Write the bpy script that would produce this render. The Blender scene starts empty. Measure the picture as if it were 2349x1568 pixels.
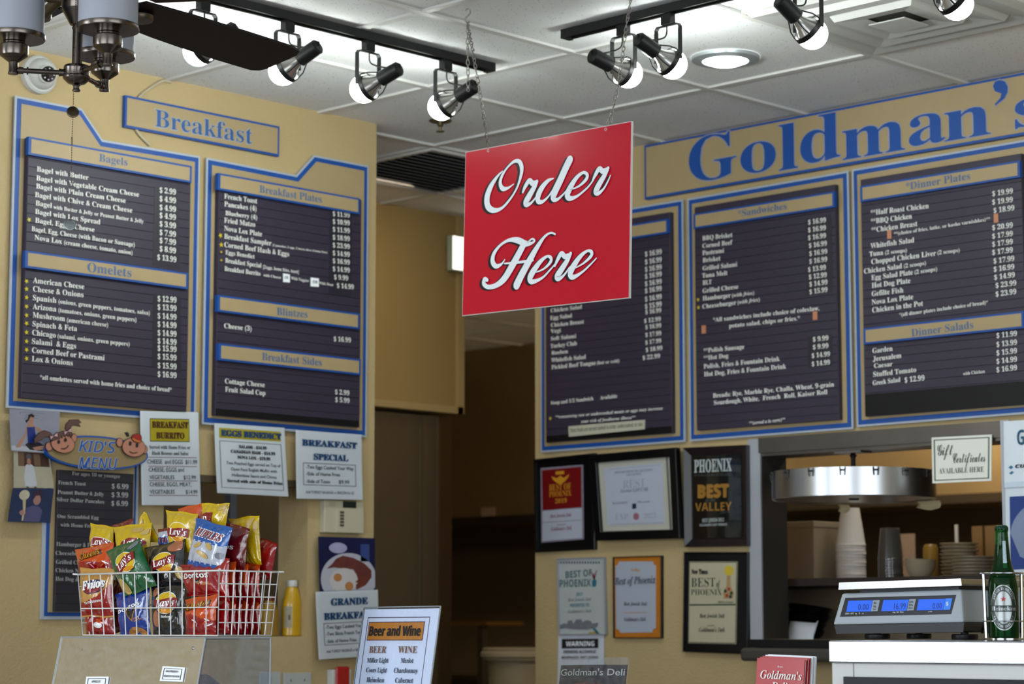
import bpy, math, random
from mathutils import Vector, Matrix
random.seed(7)
C = bpy.context.scene.collection
PI = math.pi
# ------------------------------------------------------------------ camera
IMW, IMH, FPX = 2349.0, 1568.0, 5217.0
CX, CY = IMW / 2, IMH / 2
PITCH = math.atan(654 / FPX)
YAW = math.radians(44.04)
CZ = 1.35                                   # eye height
CEIL = 2.995
YL, XR = 5.4285, 5.8381                     # room faces of the two walls
cam = bpy.data.cameras.new('camera')
cam.sensor_width = 36.0
cam.lens = FPX * 36.0 / IMW
cam.clip_start, cam.clip_end = 0.1, 100
cam.dof.use_dof = True
cam.dof.focus_distance = 5.05
cam.dof.aperture_fstop = 5.6
camo = bpy.data.objects.new('camera', cam)
C.objects.link(camo)
camo.location = (0, 0, CZ)
camo.rotation_euler = (PI / 2 + PITCH, 0, YAW - PI / 2)
bpy.context.scene.camera = camo
# ------------------------------------------------------------------ world, daylight, exposure
sc = bpy.context.scene
sc.view_settings.view_transform = 'Standard'
sc.view_settings.look = 'None'
sc.view_settings.gamma = 1.0
sc.view_settings.use_curve_mapping = False
sc.view_settings.exposure = 0.88
W = bpy.data.worlds.new('world'); sc.world = W; W.use_nodes = True
bg = W.node_tree.nodes['Background']
bg.inputs[0].default_value = (0.72, 0.82, 1.0, 1); bg.inputs[1].default_value = 0.25
def area(name, loc, target, sx, sy, power, col):
    l = bpy.data.lights.new(name, 'AREA'); l.shape = 'RECTANGLE'; l.size = sx; l.size_y = sy
    l.energy = power; l.color = col
    o = bpy.data.objects.new(name, l); C.objects.link(o); o.location = loc
    o.rotation_euler = (Vector(target) - Vector(loc)).to_track_quat('-Z', 'Y').to_euler()
    return o
# assumed daylight from beside and behind the viewer: light panels, no windows built
area('assumed_daylight_left', (-0.1, 5.38, 1.75), (0.9, 3, 1.5), 1.5, 1.9, 72, (0.78, 0.89, 1.0))  # added light panel before solid wall, placed for reflections on the counter and scale
area('assumed_daylight_front', (-2.3, 1.6, 1.75), (3, 2.2, 1.75), 4.4, 2.0, 92, (0.80, 0.90, 1.0))  # assumed daylight, an unseen panel; the back wall has no opening
area('assumed_daylight_side', (1.6, -2.3, 1.75), (2.2, 3, 1.75), 4.6, 2.0, 72, (0.80, 0.90, 1.0))  # likewise assumed, an unseen panel before the plain side wall
area('pass_fill', (6.55, 4.35, 2.5), (6.5, 4.35, 1.5), 0.8, 0.3, 5, (1.0, 0.90, 0.76))  # unseen fill light, added to brighten the things on the kitchen shelf
area('assumed_kitchen_light', (8.5, 6.0, 2.9), (9.6, 6.0, 1.6), 1.0, 0.5, 60, (1.0, 0.80, 0.52))  # assumed warm light out of view, gives the hood its golden tone
pl_ = bpy.data.lights.new('kitchen_fill', 'POINT'); pl_.energy = 5; pl_.color = (1.0, 0.8, 0.5); pl_.shadow_soft_size = 0.1  # added point light out of view, lifts the dark kitchen ceiling
plo = bpy.data.objects.new('kitchen_fill', pl_); C.objects.link(plo); plo.location = (7.4, 9.3, 2.3)
area('corridor_fill', (5.5, 5.98, 2.96), (5.5, 6.4, 1.4), 0.5, 0.3, 2.4, (1.0, 0.84, 0.6))  # unseen fill, added to brighten the steel panel in the passage

# ------------------------------------------------------------------ projection helpers
_F = Vector((math.cos(YAW) * math.cos(PITCH), math.sin(YAW) * math.cos(PITCH), math.sin(PITCH)))
_R = Vector((math.sin(YAW), -math.cos(YAW), 0)); _U = _R.cross(_F)
def ray(x, y): return _F + _R * ((x - CX) / FPX) - _U * ((y - CY) / FPX)
def _p(d, s): return Vector((d.x * s, d.y * s, d.z * s + CZ))
def atX(x, y, X): d = ray(x, y); return _p(d, X / d.x)
def atY(x, y, Y): d = ray(x, y); return _p(d, Y / d.y)
def atZ(x, y, Z): d = ray(x, y); return _p(d, (Z - CZ) / d.z)
def atD(x, y, D): return _p(ray(x, y), D)
def L_uz(x, y, off=0.0): p = atY(x, y, YL - off); return (p.x, p.z)       # left wall: u = X
def R_uz(x, y, off=0.0): p = atX(x, y, XR - off); return (-p.y, p.z)      # right wall: u = -Y
def uz(wall, x, y, off=0.0): return (L_uz if wall == 'L' else R_uz)(x, y, off)
def Z(ox, oy, k): return lambda x, y: (ox + x / k, oy + y / k)            # detail crop -> photo coordinates
# ------------------------------------------------------------------ materials
def lin(c):
    c = c / 255.0
    return c / 12.92 if c <= 0.04045 else ((c + 0.055) / 1.055) ** 2.4
def rgb(t): return (lin(t[0]), lin(t[1]), lin(t[2]), 1.0)
_mats = {}
BRIGHT = {'white paper', 'letter white', 'sign lettering white', 'white foam', 'card white', 'pack white ink', 'beer list paper', 'white coated wire', 'warning paper', 'bulb glow', 'lamp diffuser', 'downlight lens'}
def mat(name, col, rough=0.6, metal=0.0, var=0.05, scale=18.0, bump=0.0, bscale=120.0, coat=0.0, emit=0.0, trans=0.0, stretch=None, spec=0.5):
    if name in _mats: return _mats[name]
    m = bpy.data.materials.new(name); m.use_nodes = True; _mats[name] = m
    nt = m.node_tree; b = nt.nodes['Principled BSDF']; ln = nt.links.new
    c = rgb(col)
    if name not in BRIGHT: k_ = 0.78 if metal > 0.5 else 0.66; c = (c[0] * k_, c[1] * k_, c[2] * k_, 1.0)
    b.inputs['Base Color'].default_value = c
    b.inputs['Roughness'].default_value = rough; b.inputs['Metallic'].default_value = metal
    b.inputs['Specular IOR Level'].default_value = spec
    if coat: b.inputs['Coat Weight'].default_value = coat; b.inputs['Coat Roughness'].default_value = 0.08
    if trans: b.inputs['Transmission Weight'].default_value = trans
    if emit: b.inputs['Emission Color'].default_value = c; b.inputs['Emission Strength'].default_value = emit
    tc = nt.nodes.new('ShaderNodeTexCoord')
    src = tc.outputs['Object']
    if stretch:
        mp = nt.nodes.new('ShaderNodeMapping'); mp.inputs['Scale'].default_value = stretch
        ln(src, mp.inputs['Vector']); src = mp.outputs['Vector']
    if var:
        n = nt.nodes.new('ShaderNodeTexNoise'); n.inputs['Scale'].default_value = scale; n.inputs['Detail'].default_value = 4
        ln(src, n.inputs['Vector'])
        mx = nt.nodes.new('ShaderNodeMix'); mx.data_type = 'RGBA'
        mx.inputs[6].default_value = tuple(min(1, v * (1 - var)) for v in c[:3]) + (1,)
        mx.inputs[7].default_value = tuple(min(1, v * (1 + var)) for v in c[:3]) + (1,)
        ln(n.outputs['Fac'], mx.inputs[0]); ln(mx.outputs[2], b.inputs['Base Color'])
    if bump:
        n2 = nt.nodes.new('ShaderNodeTexNoise'); n2.inputs['Scale'].default_value = bscale; n2.inputs['Detail'].default_value = 3
        ln(src, n2.inputs['Vector'])
        bp = nt.nodes.new('ShaderNodeBump'); bp.inputs['Strength'].default_value = bump; bp.inputs['Distance'].default_value = 0.01
        ln(n2.outputs['Fac'], bp.inputs['Height']); ln(bp.outputs['Normal'], b.inputs['Normal'])
    return m
def clear_mat(name, tint=(245, 248, 250), ior=1.45, rough=0.02, haze=0.0):
    """thin clear sheet: fresnel reflection over straight-through transparency"""
    if name in _mats: return _mats[name]
    m = bpy.data.materials.new(name); m.use_nodes = True; _mats[name] = m
    nt = m.node_tree; nt.nodes.remove(nt.nodes['Principled BSDF']); out = nt.nodes['Material Output']; ln = nt.links.new
    t = nt.nodes.new('ShaderNodeBsdfTransparent'); t.inputs[0].default_value = rgb(tint)
    g = nt.nodes.new('ShaderNodeBsdfGlossy'); g.inputs['Roughness'].default_value = rough
    fr = nt.nodes.new('ShaderNodeFresnel'); fr.inputs['IOR'].default_value = ior
    a = nt.nodes.new('ShaderNodeMixShader'); ln(fr.outputs[0], a.inputs[0]); ln(t.outputs[0], a.inputs[1]); ln(g.outputs[0], a.inputs[2])
    last = a
    if haze:
        d = nt.nodes.new('ShaderNodeBsdfDiffuse'); d.inputs[0].default_value = rgb((225, 228, 232))
        n = nt.nodes.new('ShaderNodeTexNoise'); n.inputs['Scale'].default_value = 14
        mm = nt.nodes.new('ShaderNodeMath'); mm.operation = 'MULTIPLY'; mm.inputs[1].default_value = haze * 2
        ln(n.outputs['Fac'], mm.inputs[0])
        h = nt.nodes.new('ShaderNodeMixShader'); ln(mm.outputs[0], h.inputs[0]); ln(a.outputs[0], h.inputs[1]); ln(d.outputs[0], h.inputs[2]); last = h
    ln(last.outputs[0], out.inputs[0])
    return m
# ------------------------------------------------------------------ mesh builder
class MB:
    def __init__(s): s.v, s.f, s.m, s.s = [], [], [], []
    def add(s, vs, fs, mi=0, sm=False):
        o = len(s.v); s.v += [tuple(v) for v in vs]
        for f in fs: s.f.append([i + o for i in f]); s.m.append(mi); s.s.append(sm)
        return s
    def box(s, x0, x1, y0, y1, z0, z1, mi=0):
        x0, x1 = min(x0, x1), max(x0, x1); y0, y1 = min(y0, y1), max(y0, y1); z0, z1 = min(z0, z1), max(z0, z1)
        return s.add([(x0, y0, z0), (x1, y0, z0), (x1, y1, z0), (x0, y1, z0), (x0, y0, z1), (x1, y0, z1), (x1, y1, z1), (x0, y1, z1)],
                     [(0, 3, 2, 1), (4, 5, 6, 7), (0, 1, 5, 4), (1, 2, 6, 5), (2, 3, 7, 6), (3, 0, 4, 7)], mi)
    def prism(s, poly, y0, y1, mi=0, side=None):
        """outline in local xz, front at y0 (toward the viewer), back at y1"""
        n = len(poly); ar = sum(poly[i][0] * poly[(i + 1) % n][1] - poly[(i + 1) % n][0] * poly[i][1] for i in range(n))
        if ar < 0: poly = poly[::-1]
        vs = [(p[0], y0, p[1]) for p in poly] + [(p[0], y1, p[1]) for p in poly]
        s.add(vs, [tuple(range(n)), tuple(range(2 * n - 1, n - 1, -1))], mi)
        s.add(vs, [(i, i + n, (i + 1) % n + n, (i + 1) % n) for i in range(n)], mi if side is None else side)
        return s
    def flat(s, poly, y, mi=0):
        n = len(poly); ar = sum(poly[i][0] * poly[(i + 1) % n][1] - poly[(i + 1) % n][0] * poly[i][1] for i in range(n))
        if ar < 0: poly = poly[::-1]
        return s.add([(p[0], y, p[1]) for p in poly], [tuple(range(n))], mi)
    def ring(s, outer, inner, y0, y1, mi=0, yi=None):
        """frame between two outlines with the same number of points; the inner edge may sit at another depth"""
        n = len(outer); yi = y0 if yi is None else yi
        vs = [(p[0], y0, p[1]) for p in outer] + [(p[0], yi, p[1]) for p in inner] + [(p[0], y1, p[1]) for p in outer] + [(p[0], y1, p[1]) for p in inner]
        fs = []
        for i in range(n):
            j = (i + 1) % n
            fs += [(i, j, n + j, n + i), (i, 2 * n + i, 2 * n + j, j), (n + i, n + j, 3 * n + j, 3 * n + i), (2 * n + i, 3 * n + i, 3 * n + j, 2 * n + j)]
        return s.add(vs, fs, mi)
    def tube(s, pts, r, n=8, mi=0, closed=False, caps=True):
        pts = [Vector(p) for p in pts]; m = len(pts); rs = r if isinstance(r, (list, tuple)) else [r] * m
        vs, fs, up = [], [], None
        for i in range(m):
            a = pts[(i - 1) % m] if (closed or i > 0) else pts[0]; b = pts[(i + 1) % m] if (closed or i < m - 1) else pts[-1]
            t = (b - a).normalized()
            if up is None: up = t.orthogonal().normalized()
            up = (up - t * up.dot(t)).normalized(); w = t.cross(up)
            for k in range(n):
                an = 2 * PI * k / n; vs.append(pts[i] + (up * math.cos(an) + w * math.sin(an)) * rs[i])
        for i in range(m if closed else m - 1):
            for k in range(n):
                a, b = i * n + k, i * n + (k + 1) % n; c, d = ((i + 1) % m) * n + (k + 1) % n, ((i + 1) % m) * n + k
                fs.append((a, b, c, d))
        s.add(vs, fs, mi, True)
        if caps and not closed: s.add(vs[:n], [tuple(range(n - 1, -1, -1))], mi); s.add(vs[-n:], [tuple(range(n))], mi)
        return s
    def lathe(s, prof, o=(0, 0, 0), M=None, n=28, mi=0, sm=True, mis=None):
        """profile [(radius, height)] turned about local z, then moved by M"""
        o = Vector(o); m = len(prof)
        def ringv(r, h):
            out = []
            for k in range(n):
                a = 2 * PI * k / n; p = Vector((r * math.cos(a), r * math.sin(a), h)); out.append(tuple((M @ p if M else p) + o))
            return out
        dirs = [(Vector(prof[i + 1]) - Vector(prof[i])) for i in range(m - 1)]; last = None
        for i in range(m - 1):
            if last is None or (dirs[i - 1].length > 0 and dirs[i].length > 0 and dirs[i - 1].angle(dirs[i]) > 0.6):
                last = len(s.v); s.v += ringv(*prof[i])          # a crease keeps its own ring of points
            nx = len(s.v); s.v += ringv(*prof[i + 1])
            for k in range(n):
                s.f.append([last + k, last + (k + 1) % n, nx + (k + 1) % n, nx + k]); s.m.append(mis[i] if mis else mi); s.s.append(sm)
            last = nx
        return s
    def grid(s, fn, nu, nv, mi=0, sm=True, mif=None):
        vs = [fn(i / nu, j / nv) for j in range(nv + 1) for i in range(nu + 1)]; o = len(s.v); s.v += [tuple(v) for v in vs]
        for j in range(nv):
            for i in range(nu):
                a = j * (nu + 1) + i; s.f.append([o + a, o + a + 1, o + a + nu + 2, o + a + nu + 1])
                s.m.append(mif((i + .5) / nu, (j + .5) / nv) if mif else mi); s.s.append(sm)
        return s
    def build(s, name, mats, parent=None, loc=None, rot=None, bevel=0, seg=2, solid=0):
        me = bpy.data.meshes.new(name); me.from_pydata(s.v, [], s.f)
        for m in (mats if isinstance(mats, (list, tuple)) else [mats]): me.materials.append(m)
        me.polygons.foreach_set('material_index', s.m); me.polygons.foreach_set('use_smooth', s.s); me.update()
        o = bpy.data.objects.new(name, me); C.objects.link(o)
        if parent: o.parent = parent
        if loc: o.location = loc
        if rot: o.rotation_euler = rot
        if bevel:
            b = o.modifiers.new('bevel', 'BEVEL'); b.width = bevel; b.segments = seg; b.limit_method = 'ANGLE'
        if solid:
            b = o.modifiers.new('thick', 'SOLIDIFY'); b.thickness = solid; b.offset = 0
        return o
def tag(o, label, cat, group=None, kind=None):
    if label: o['label'] = label
    if cat: o['category'] = cat
    if group: o['group'] = group
    if kind: o['kind'] = kind
    return o
def thing(name, label, cat, loc=(0, 0, 0), rot=(0, 0, 0), group=None):
    o = bpy.data.objects.new(name, None); C.objects.link(o); o.empty_display_size = 0.05
    o.location = loc; o.rotation_euler = rot
    return tag(o, label, cat, group)
def struct(o): o['kind'] = 'structure'; return o
def onwall(wall, u, z, off=0.0):
    return dict(loc=(u, YL - off, z), rot=(0, 0, 0)) if wall == 'L' else dict(loc=(XR - off, -u, z), rot=(0, 0, -PI / 2))
def wthing(name, label, cat, wall, u, z, off=0.0, group=None):
    return thing(name, label, cat, group=group, **onwall(wall, u, z, off))
def dup(root, label, **kw):
    r = root.copy(); C.objects.link(r)
    r['label'] = label
    for k, v in kw.items(): setattr(r, k, v)
    for ch in list(root.children):
        c = ch.copy(); C.objects.link(c); c.parent = r
        for g in ch.children:
            d = g.copy(); C.objects.link(d); d.parent = c
    return r
# ------------------------------------------------------------------ lettering (collected, set in type at the end)
STY = {'ser': (0x1D400, 0x1D41A, 0x1D7CE), 'ital': (0x1D468, 0x1D482, 0x1D7CE), 'scr': (0x1D4D0, 0x1D4EA, 0x1D7CE), 'bold': (0x1D5D4, 0x1D5EE, 0x1D7EC),
       'obl': (0x1D608, 0x1D622, 0x1D7E2), 'boldobl': (0x1D63C, 0x1D656, 0x1D7EC), 'sans': None}
def styled(t, sty):
    k = STY[sty]
    if not k: return t
    o = ''
    for c in t:
        if 'A' <= c <= 'Z': o += chr(k[0] + ord(c) - 65)
        elif 'a' <= c <= 'z': o += chr(k[1] + ord(c) - 97)
        elif '0' <= c <= '9': o += chr(k[2] + ord(c) - 48)
        else: o += c
    return o
_let, _req = [], []
def LET(name, mats, parent, label=None):
    b = MB(); _let.append((b, name, mats, parent, label)); return b
def T(b, text, x0, x1, z, cap, y, mi=0, sty='ser', fat=0.0, rot=0.0, fn=None, just=None):
    """text from x0 to x1 (fitted) on baseline z, capital height cap, at depth y; fn maps (x, z) elsewhere"""
    if fat > 0.024 and fn is None and x1 is not None:          # heavy lettering: several strikes side by side
        for k in range(5):
            d = (fat - 0.01) * cap * 1.1; q = (k % 3 - 1) * d; v = (0 if k < 3 else (d if k == 3 else -d))
            _req.append((b, text, sty, 0.0 if sty == 'ital' else 0.01, x0 + q, x1 + q, z + v, cap, y - 0.00008 * k, mi, rot, None, just))
        return
    fat = min(fat, 0.002 if sty in ('ital', 'scr') else 0.014)
    _req.append((b, text, sty, fat, x0, x1, z, cap, y, mi, rot, fn, just))
def flush_text():
    cv = {}
    tmp = bpy.data.collections.new('lettering_tmp'); C.children.link(tmp)
    def curve(body, fat):
        c = bpy.data.curves.new('t', 'FONT'); c.body = body; c.resolution_u = 3; c.offset = fat
        o = bpy.data.objects.new('t', c); tmp.objects.link(o); return o
    for r in _req:
        k = (styled(r[1], r[2]), r[3])
        if k not in cv: cv[k] = curve(*k)
        h = (styled('H', r[2]), 0.0)
        if h not in cv: cv[h] = curve(*h)
    bpy.context.view_layer.update(); dg = bpy.context.evaluated_depsgraph_get(); ms = {}
    for k, o in cv.items():
        me = bpy.data.meshes.new_from_object(o.evaluated_get(dg))
        ms[k] = ([v.co.copy() for v in me.vertices], [tuple(p.vertices) for p in me.polygons]); bpy.data.meshes.remove(me)
    for o in list(cv.values()): bpy.data.objects.remove(o)
    bpy.data.collections.remove(tmp)
    done = {}
    for b, text, sty, fat, x0, x1, z, cap, y, mi, rot, fn, just in _req:
        vs, fs = ms[(styled(text, sty), fat)]; hv = ms[(styled('H', sty), 0.0)][0]
        if not vs: continue
        ch = max(v.y for v in hv); a0 = min(v.x for v in vs); a1 = max(v.x for v in vs); ky = cap / ch
        if x1 is None: kx = ky; xo = x0 - (0 if just is None else (a1 - a0) * kx * (0.5 if just == 'c' else 1))
        else: kx = (x1 - x0) / max(1e-6, a1 - a0); xo = x0
        out = []
        for v in vs:
            px, pz = (v.x - a0) * kx, v.y * ky
            if rot: px, pz = px * math.cos(rot) - pz * math.sin(rot), px * math.sin(rot) + pz * math.cos(rot)
            px += xo; pz += z
            out.append(fn(px, pz) if fn else (px, y, pz))
        done.setdefault(id(b), []).append((out, fs, mi))
    for b, name, mats, parent, label in _let:
        rows = done.get(id(b), []); groups = []
        if b.v: groups.append((b, [(min(v[i] for v in b.v), max(v[i] for v in b.v)) for i in range(3)]))
        for out, fs, mi in rows:                               # lines set far apart become parts of their own
            bx = [(min(v[i] for v in out), max(v[i] for v in out)) for i in range(3)]
            near = [g_ for g_ in groups if math.sqrt(sum(max(0, bx[i][0] - g_[1][i][1], g_[1][i][0] - bx[i][1]) ** 2 for i in range(3))) < 0.0185]
            if near:
                gb, gx = near[0]
                for other in near[1:]:
                    gb.add(other[0].v, [], 0); k0 = len(gb.v) - len(other[0].v)
                    for f, m_, s_ in zip(other[0].f, other[0].m, other[0].s): gb.f.append([i + k0 for i in f]); gb.m.append(m_); gb.s.append(s_)
                    gx = [(min(gx[i][0], other[1][i][0]), max(gx[i][1], other[1][i][1])) for i in range(3)]; groups.remove(other)
                gb.add(out, fs, mi); gx2 = [(min(gx[i][0], bx[i][0]), max(gx[i][1], bx[i][1])) for i in range(3)]; groups[groups.index(near[0])] = (gb, gx2)
            else:
                nb = MB(); nb.add(out, fs, mi); groups.append((nb, bx))
        for gb, _x in groups:
            o = gb.build(name, mats, parent)
            if label: o['label'] = label
# ------------------------------------------------------------------ small shape helpers
def ell(cx, cz, rx, rz, n=28, rot=0.0):
    return [(cx + rx * math.cos(a) * math.cos(rot) - rz * math.sin(a) * math.sin(rot), cz + rx * math.cos(a) * math.sin(rot) + rz * math.sin(a) * math.cos(rot)) for a in [2 * PI * i / n for i in range(n)]]
def rect(x0, z0, x1, z1): return [(x0, z0), (x1, z0), (x1, z1), (x0, z1)]
def inset(poly, d):
    n = len(poly); ar = sum(poly[i][0] * poly[(i + 1) % n][1] - poly[(i + 1) % n][0] * poly[i][1] for i in range(n)); sg = 1 if ar > 0 else -1
    out = []
    for i in range(n):
        p0, p, p1 = Vector(poly[i - 1]), Vector(poly[i]), Vector(poly[(i + 1) % n])
        a = (p - p0).normalized(); b = (p1 - p).normalized(); na = Vector((-a.y, a.x)) * sg; nb = Vector((-b.y, b.x)) * sg
        bis = (na + nb); bis = bis / max(0.2, bis.dot(na)); q = p + bis * d; out.append((q.x, q.y))
    return out
def star(cx, cz, r, n=5, rot=0.0, k=0.42):
    return [(cx + (r if i % 2 == 0 else r * k) * math.sin(rot + PI * i / n), cz + (r if i % 2 == 0 else r * k) * math.cos(rot + PI * i / n)) for i in range(2 * n)]
def spline(pts, sub=6):
    """Catmull-Rom through tuples of any length"""
    P = [Vector(p) for p in pts] if len(pts[0]) < 5 else pts; out = []
    for i in range(len(P) - 1):
        a, b, c, d = P[max(i - 1, 0)], P[i], P[i + 1], P[min(i + 2, len(P) - 1)]
        for k in range(sub):
            t = k / sub
            out.append(0.5 * ((2 * b) + (c - a) * t + (2 * a - 5 * b + 4 * c - d) * t * t + (3 * b - 3 * c + d - a) * t ** 3))
    out.append(P[-1]); return out
def zmatrix(axis):
    z = Vector(axis).normalized(); return z.to_track_quat('Z', 'Y').to_matrix()
# ================================================================== palette
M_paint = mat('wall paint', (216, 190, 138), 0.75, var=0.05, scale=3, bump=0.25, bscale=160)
M_tile = None
M_bar = mat('ceiling grid bar', (246, 245, 240), 0.5, var=0.05)
M_dark = mat('near black plastic', (14, 14, 16), 0.45, spec=0.3)
M_steel = mat('brushed stainless', (178, 176, 174), 0.28, 1.0, var=0.12, scale=6, stretch=(1, 1, 22), bump=0.03, bscale=40)
M_steel_d = mat('dull stainless', (134, 130, 124), 0.38, 1.0, var=0.2, scale=5, stretch=(12, 1, 1))
M_steel_b = mat('warm stainless', (150, 128, 96), 0.42, 1.0, var=0.12, scale=4)
M_white = mat('white plastic', (232, 232, 228), 0.4, var=0.02)
M_black = mat('black gloss frame', (10, 11, 14), 0.25, var=0.1)
M_blue = mat('sign blue', (8, 86, 178), 0.5, var=0.06)
M_bord = mat('sign white edge', (198, 208, 222), 0.5, var=0.04)
M_tan = mat('sign tan', (196, 172, 126), 0.5, var=0.05, scale=30)
M_letb = mat('letter board slate', (54, 46, 68), 0.5, var=0.12, scale=9, stretch=(1, 1, 6))
M_letw = mat('letter white', (232, 232, 226), 0.5, var=0.0)
M_paper = mat('white paper', (240, 243, 248), 0.45, var=0.03, scale=5)
M_lam = clear_mat('clear laminate', ior=1.3, rough=0.15)
M_acr = clear_mat('clear acrylic', tint=(208, 213, 220), ior=1.5, rough=0.015, haze=0.09)
M_side = clear_mat('clear acrylic side', tint=(218, 222, 228), ior=1.32, rough=0.05, haze=0.08)
M_wrap = clear_mat('crinkled clear plastic', ior=1.7, rough=0.08, haze=0.16)
M_glass = clear_mat('frame glass', ior=1.35, rough=0.02)
M_ink = mat('black ink', (26, 26, 30), 0.6, var=0)
M_red = mat('bright red print', (196, 24, 44), 0.4, var=0.04)
M_yel = mat('yellow print', (244, 218, 30), 0.5, var=0.03)
# ceiling tile with pin-hole speckle
def tile_material():
    m = bpy.data.materials.new('speckled ceiling tile'); m.use_nodes = True; nt = m.node_tree; b = nt.nodes['Principled BSDF']; ln = nt.links.new
    b.inputs['Roughness'].default_value = 0.9
    tc = nt.nodes.new('ShaderNodeTexCoord')
    v = nt.nodes.new('ShaderNodeTexVoronoi'); v.inputs['Scale'].default_value = 95; ln(tc.outputs['Object'], v.inputs['Vector'])
    n = nt.nodes.new('ShaderNodeTexNoise'); n.inputs['Scale'].default_value = 60; n.inputs['Detail'].default_value = 4; ln(tc.outputs['Object'], n.inputs['Vector'])
    lt = nt.nodes.new('ShaderNodeMath'); lt.operation = 'LESS_THAN'; lt.inputs[1].default_value = 0.16; ln(v.outputs['Distance'], lt.inputs[0])
    gt = nt.nodes.new('ShaderNodeMath'); gt.operation = 'GREATER_THAN'; gt.inputs[1].default_value = 0.5; ln(n.outputs['Fac'], gt.inputs[0])
    mu = nt.nodes.new('ShaderNodeMath'); mu.operation = 'MULTIPLY'; ln(lt.outputs[0], mu.inputs[0]); ln(gt.outputs[0], mu.inputs[1])
    n3 = nt.nodes.new('ShaderNodeTexNoise'); n3.inputs['Scale'].default_value = 1.6; n3.inputs['Detail'].default_value = 5; ln(tc.outputs['Object'], n3.inputs['Vector'])
    cr = nt.nodes.new('ShaderNodeValToRGB'); e = cr.color_ramp.elements; e[0].position = 0.25; e[0].color = rgb((214, 214, 213)); e[1].position = 0.6; e[1].color = rgb((228, 229, 230)); ln(n3.outputs['Fac'], cr.inputs[0])
    mx = nt.nodes.new('ShaderNodeMix'); mx.data_type = 'RGBA'; ln(mu.outputs[0], mx.inputs[0]); ln(cr.outputs[0], mx.inputs[6]); mx.inputs[7].default_value = rgb((96, 94, 90)); ln(mx.outputs[2], b.inputs['Base Color'])
    return m
M_tile = tile_material()
# ================================================================== room shell
X0, X1, Y0, Y1 = -2.5, 10.4, -2.5, 11.0
struct(MB().box(X0, X1, Y0, Y1, -0.1, 0).build('floor', mat('grey floor tile', (168, 166, 162), 0.5)))
ceil = struct(MB().box(X0, X1, Y0, Y1, CEIL, CEIL + 0.1).build('ceiling', M_tile))
g = MB(); GX, GY = 4.117, 3.713
for k in range(-11, 11):
    x = GX + k * 0.6075; y = GY + k * 0.6055
    if X0 < x < X1: g.box(x - 0.012, x + 0.012, Y0, Y1, CEIL - 0.007, CEIL - 0.0005)
    if Y0 < y < Y1: g.box(X0, X1, y - 0.012, y + 0.012, CEIL - 0.008, CEIL - 0.0005)
g.build('grid_bars', M_bar, ceil)
# left wall with the pass-through niche
NU0, NU1, NZ0, NZ1 = 4.13, 4.692, 1.322, 1.783
WT = 0.14
b = MB()
b.box(X0, NU0, YL, YL + WT, 0, CEIL); b.box(NU1, 4.972, YL, YL + WT, 0, CEIL)
b.box(NU0, NU1, YL, YL + WT, 0, NZ0); b.box(NU0, NU1, YL, YL + WT, NZ1, CEIL)
wl = struct(b.build('wall_left', M_paint))
struct(MB().box(4.20, 4.66, YL - 0.006, YL + 0.02, NZ1 + 0.0, NZ1 + 0.022).build('trim_1', mat('niche lip', (92, 78, 58), 0.6)))
# right wall with the serving window
PY0, PY1, PZ0, PZ1 = 3.60, 4.535, 1.312, 1.91
b = MB()
b.box(XR, XR + 0.12, PY1, 5.531, 0, CEIL); b.box(XR, XR + 0.12, Y0, PY0, 0, CEIL)
b.box(XR, XR + 0.12, PY0, PY1, 0, PZ0); b.box(XR, XR + 0.12, PY0, PY1, PZ1, CEIL)
struct(b.build('wall_right', M_paint))
M_trim = mat('satin steel trim', (206, 212, 222), 0.42, 0.55, var=0.08, scale=5)
win = struct(MB().box(XR - 0.006, XR + 0.0, 4.525, 4.574, PZ0, 1.955).build('window_1', M_trim))
MB().box(XR - 0.008, XR - 0.0, 3.60, 4.53, 1.908, 1.957).build('header', M_steel_d, win)
MB().box(XR + 0.0, XR + 0.13, 4.523, 4.537, PZ0, PZ1).build('jamb', mat('dark steel jamb', (74, 70, 66), 0.45, 0.4), win)
MB().box(XR + 0.0, XR + 0.13, 3.60, 4.53, PZ1 - 0.012, PZ1).build('soffit', M_steel_d, win)
MB().box(XR - 0.01, XR + 0.13, 3.597, 3.626, PZ0, 1.957).build('post', M_trim, win)
# back of the room (behind the viewer)
struct(MB().box(X0 - 0.1, X0, Y0, Y1, 0, CEIL).build('wall_back', M_paint))
struct(MB().box(X0, X1, Y0 - 0.1, Y0, 0, CEIL).build('wall_side', M_paint))
# kitchen shell
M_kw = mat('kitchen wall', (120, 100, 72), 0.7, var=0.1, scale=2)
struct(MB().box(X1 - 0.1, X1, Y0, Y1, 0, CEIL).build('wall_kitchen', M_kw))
struct(MB().box(X0, X1, Y1 - 0.1, Y1, 0, CEIL).build('wall_corridor', M_kw))
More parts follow.
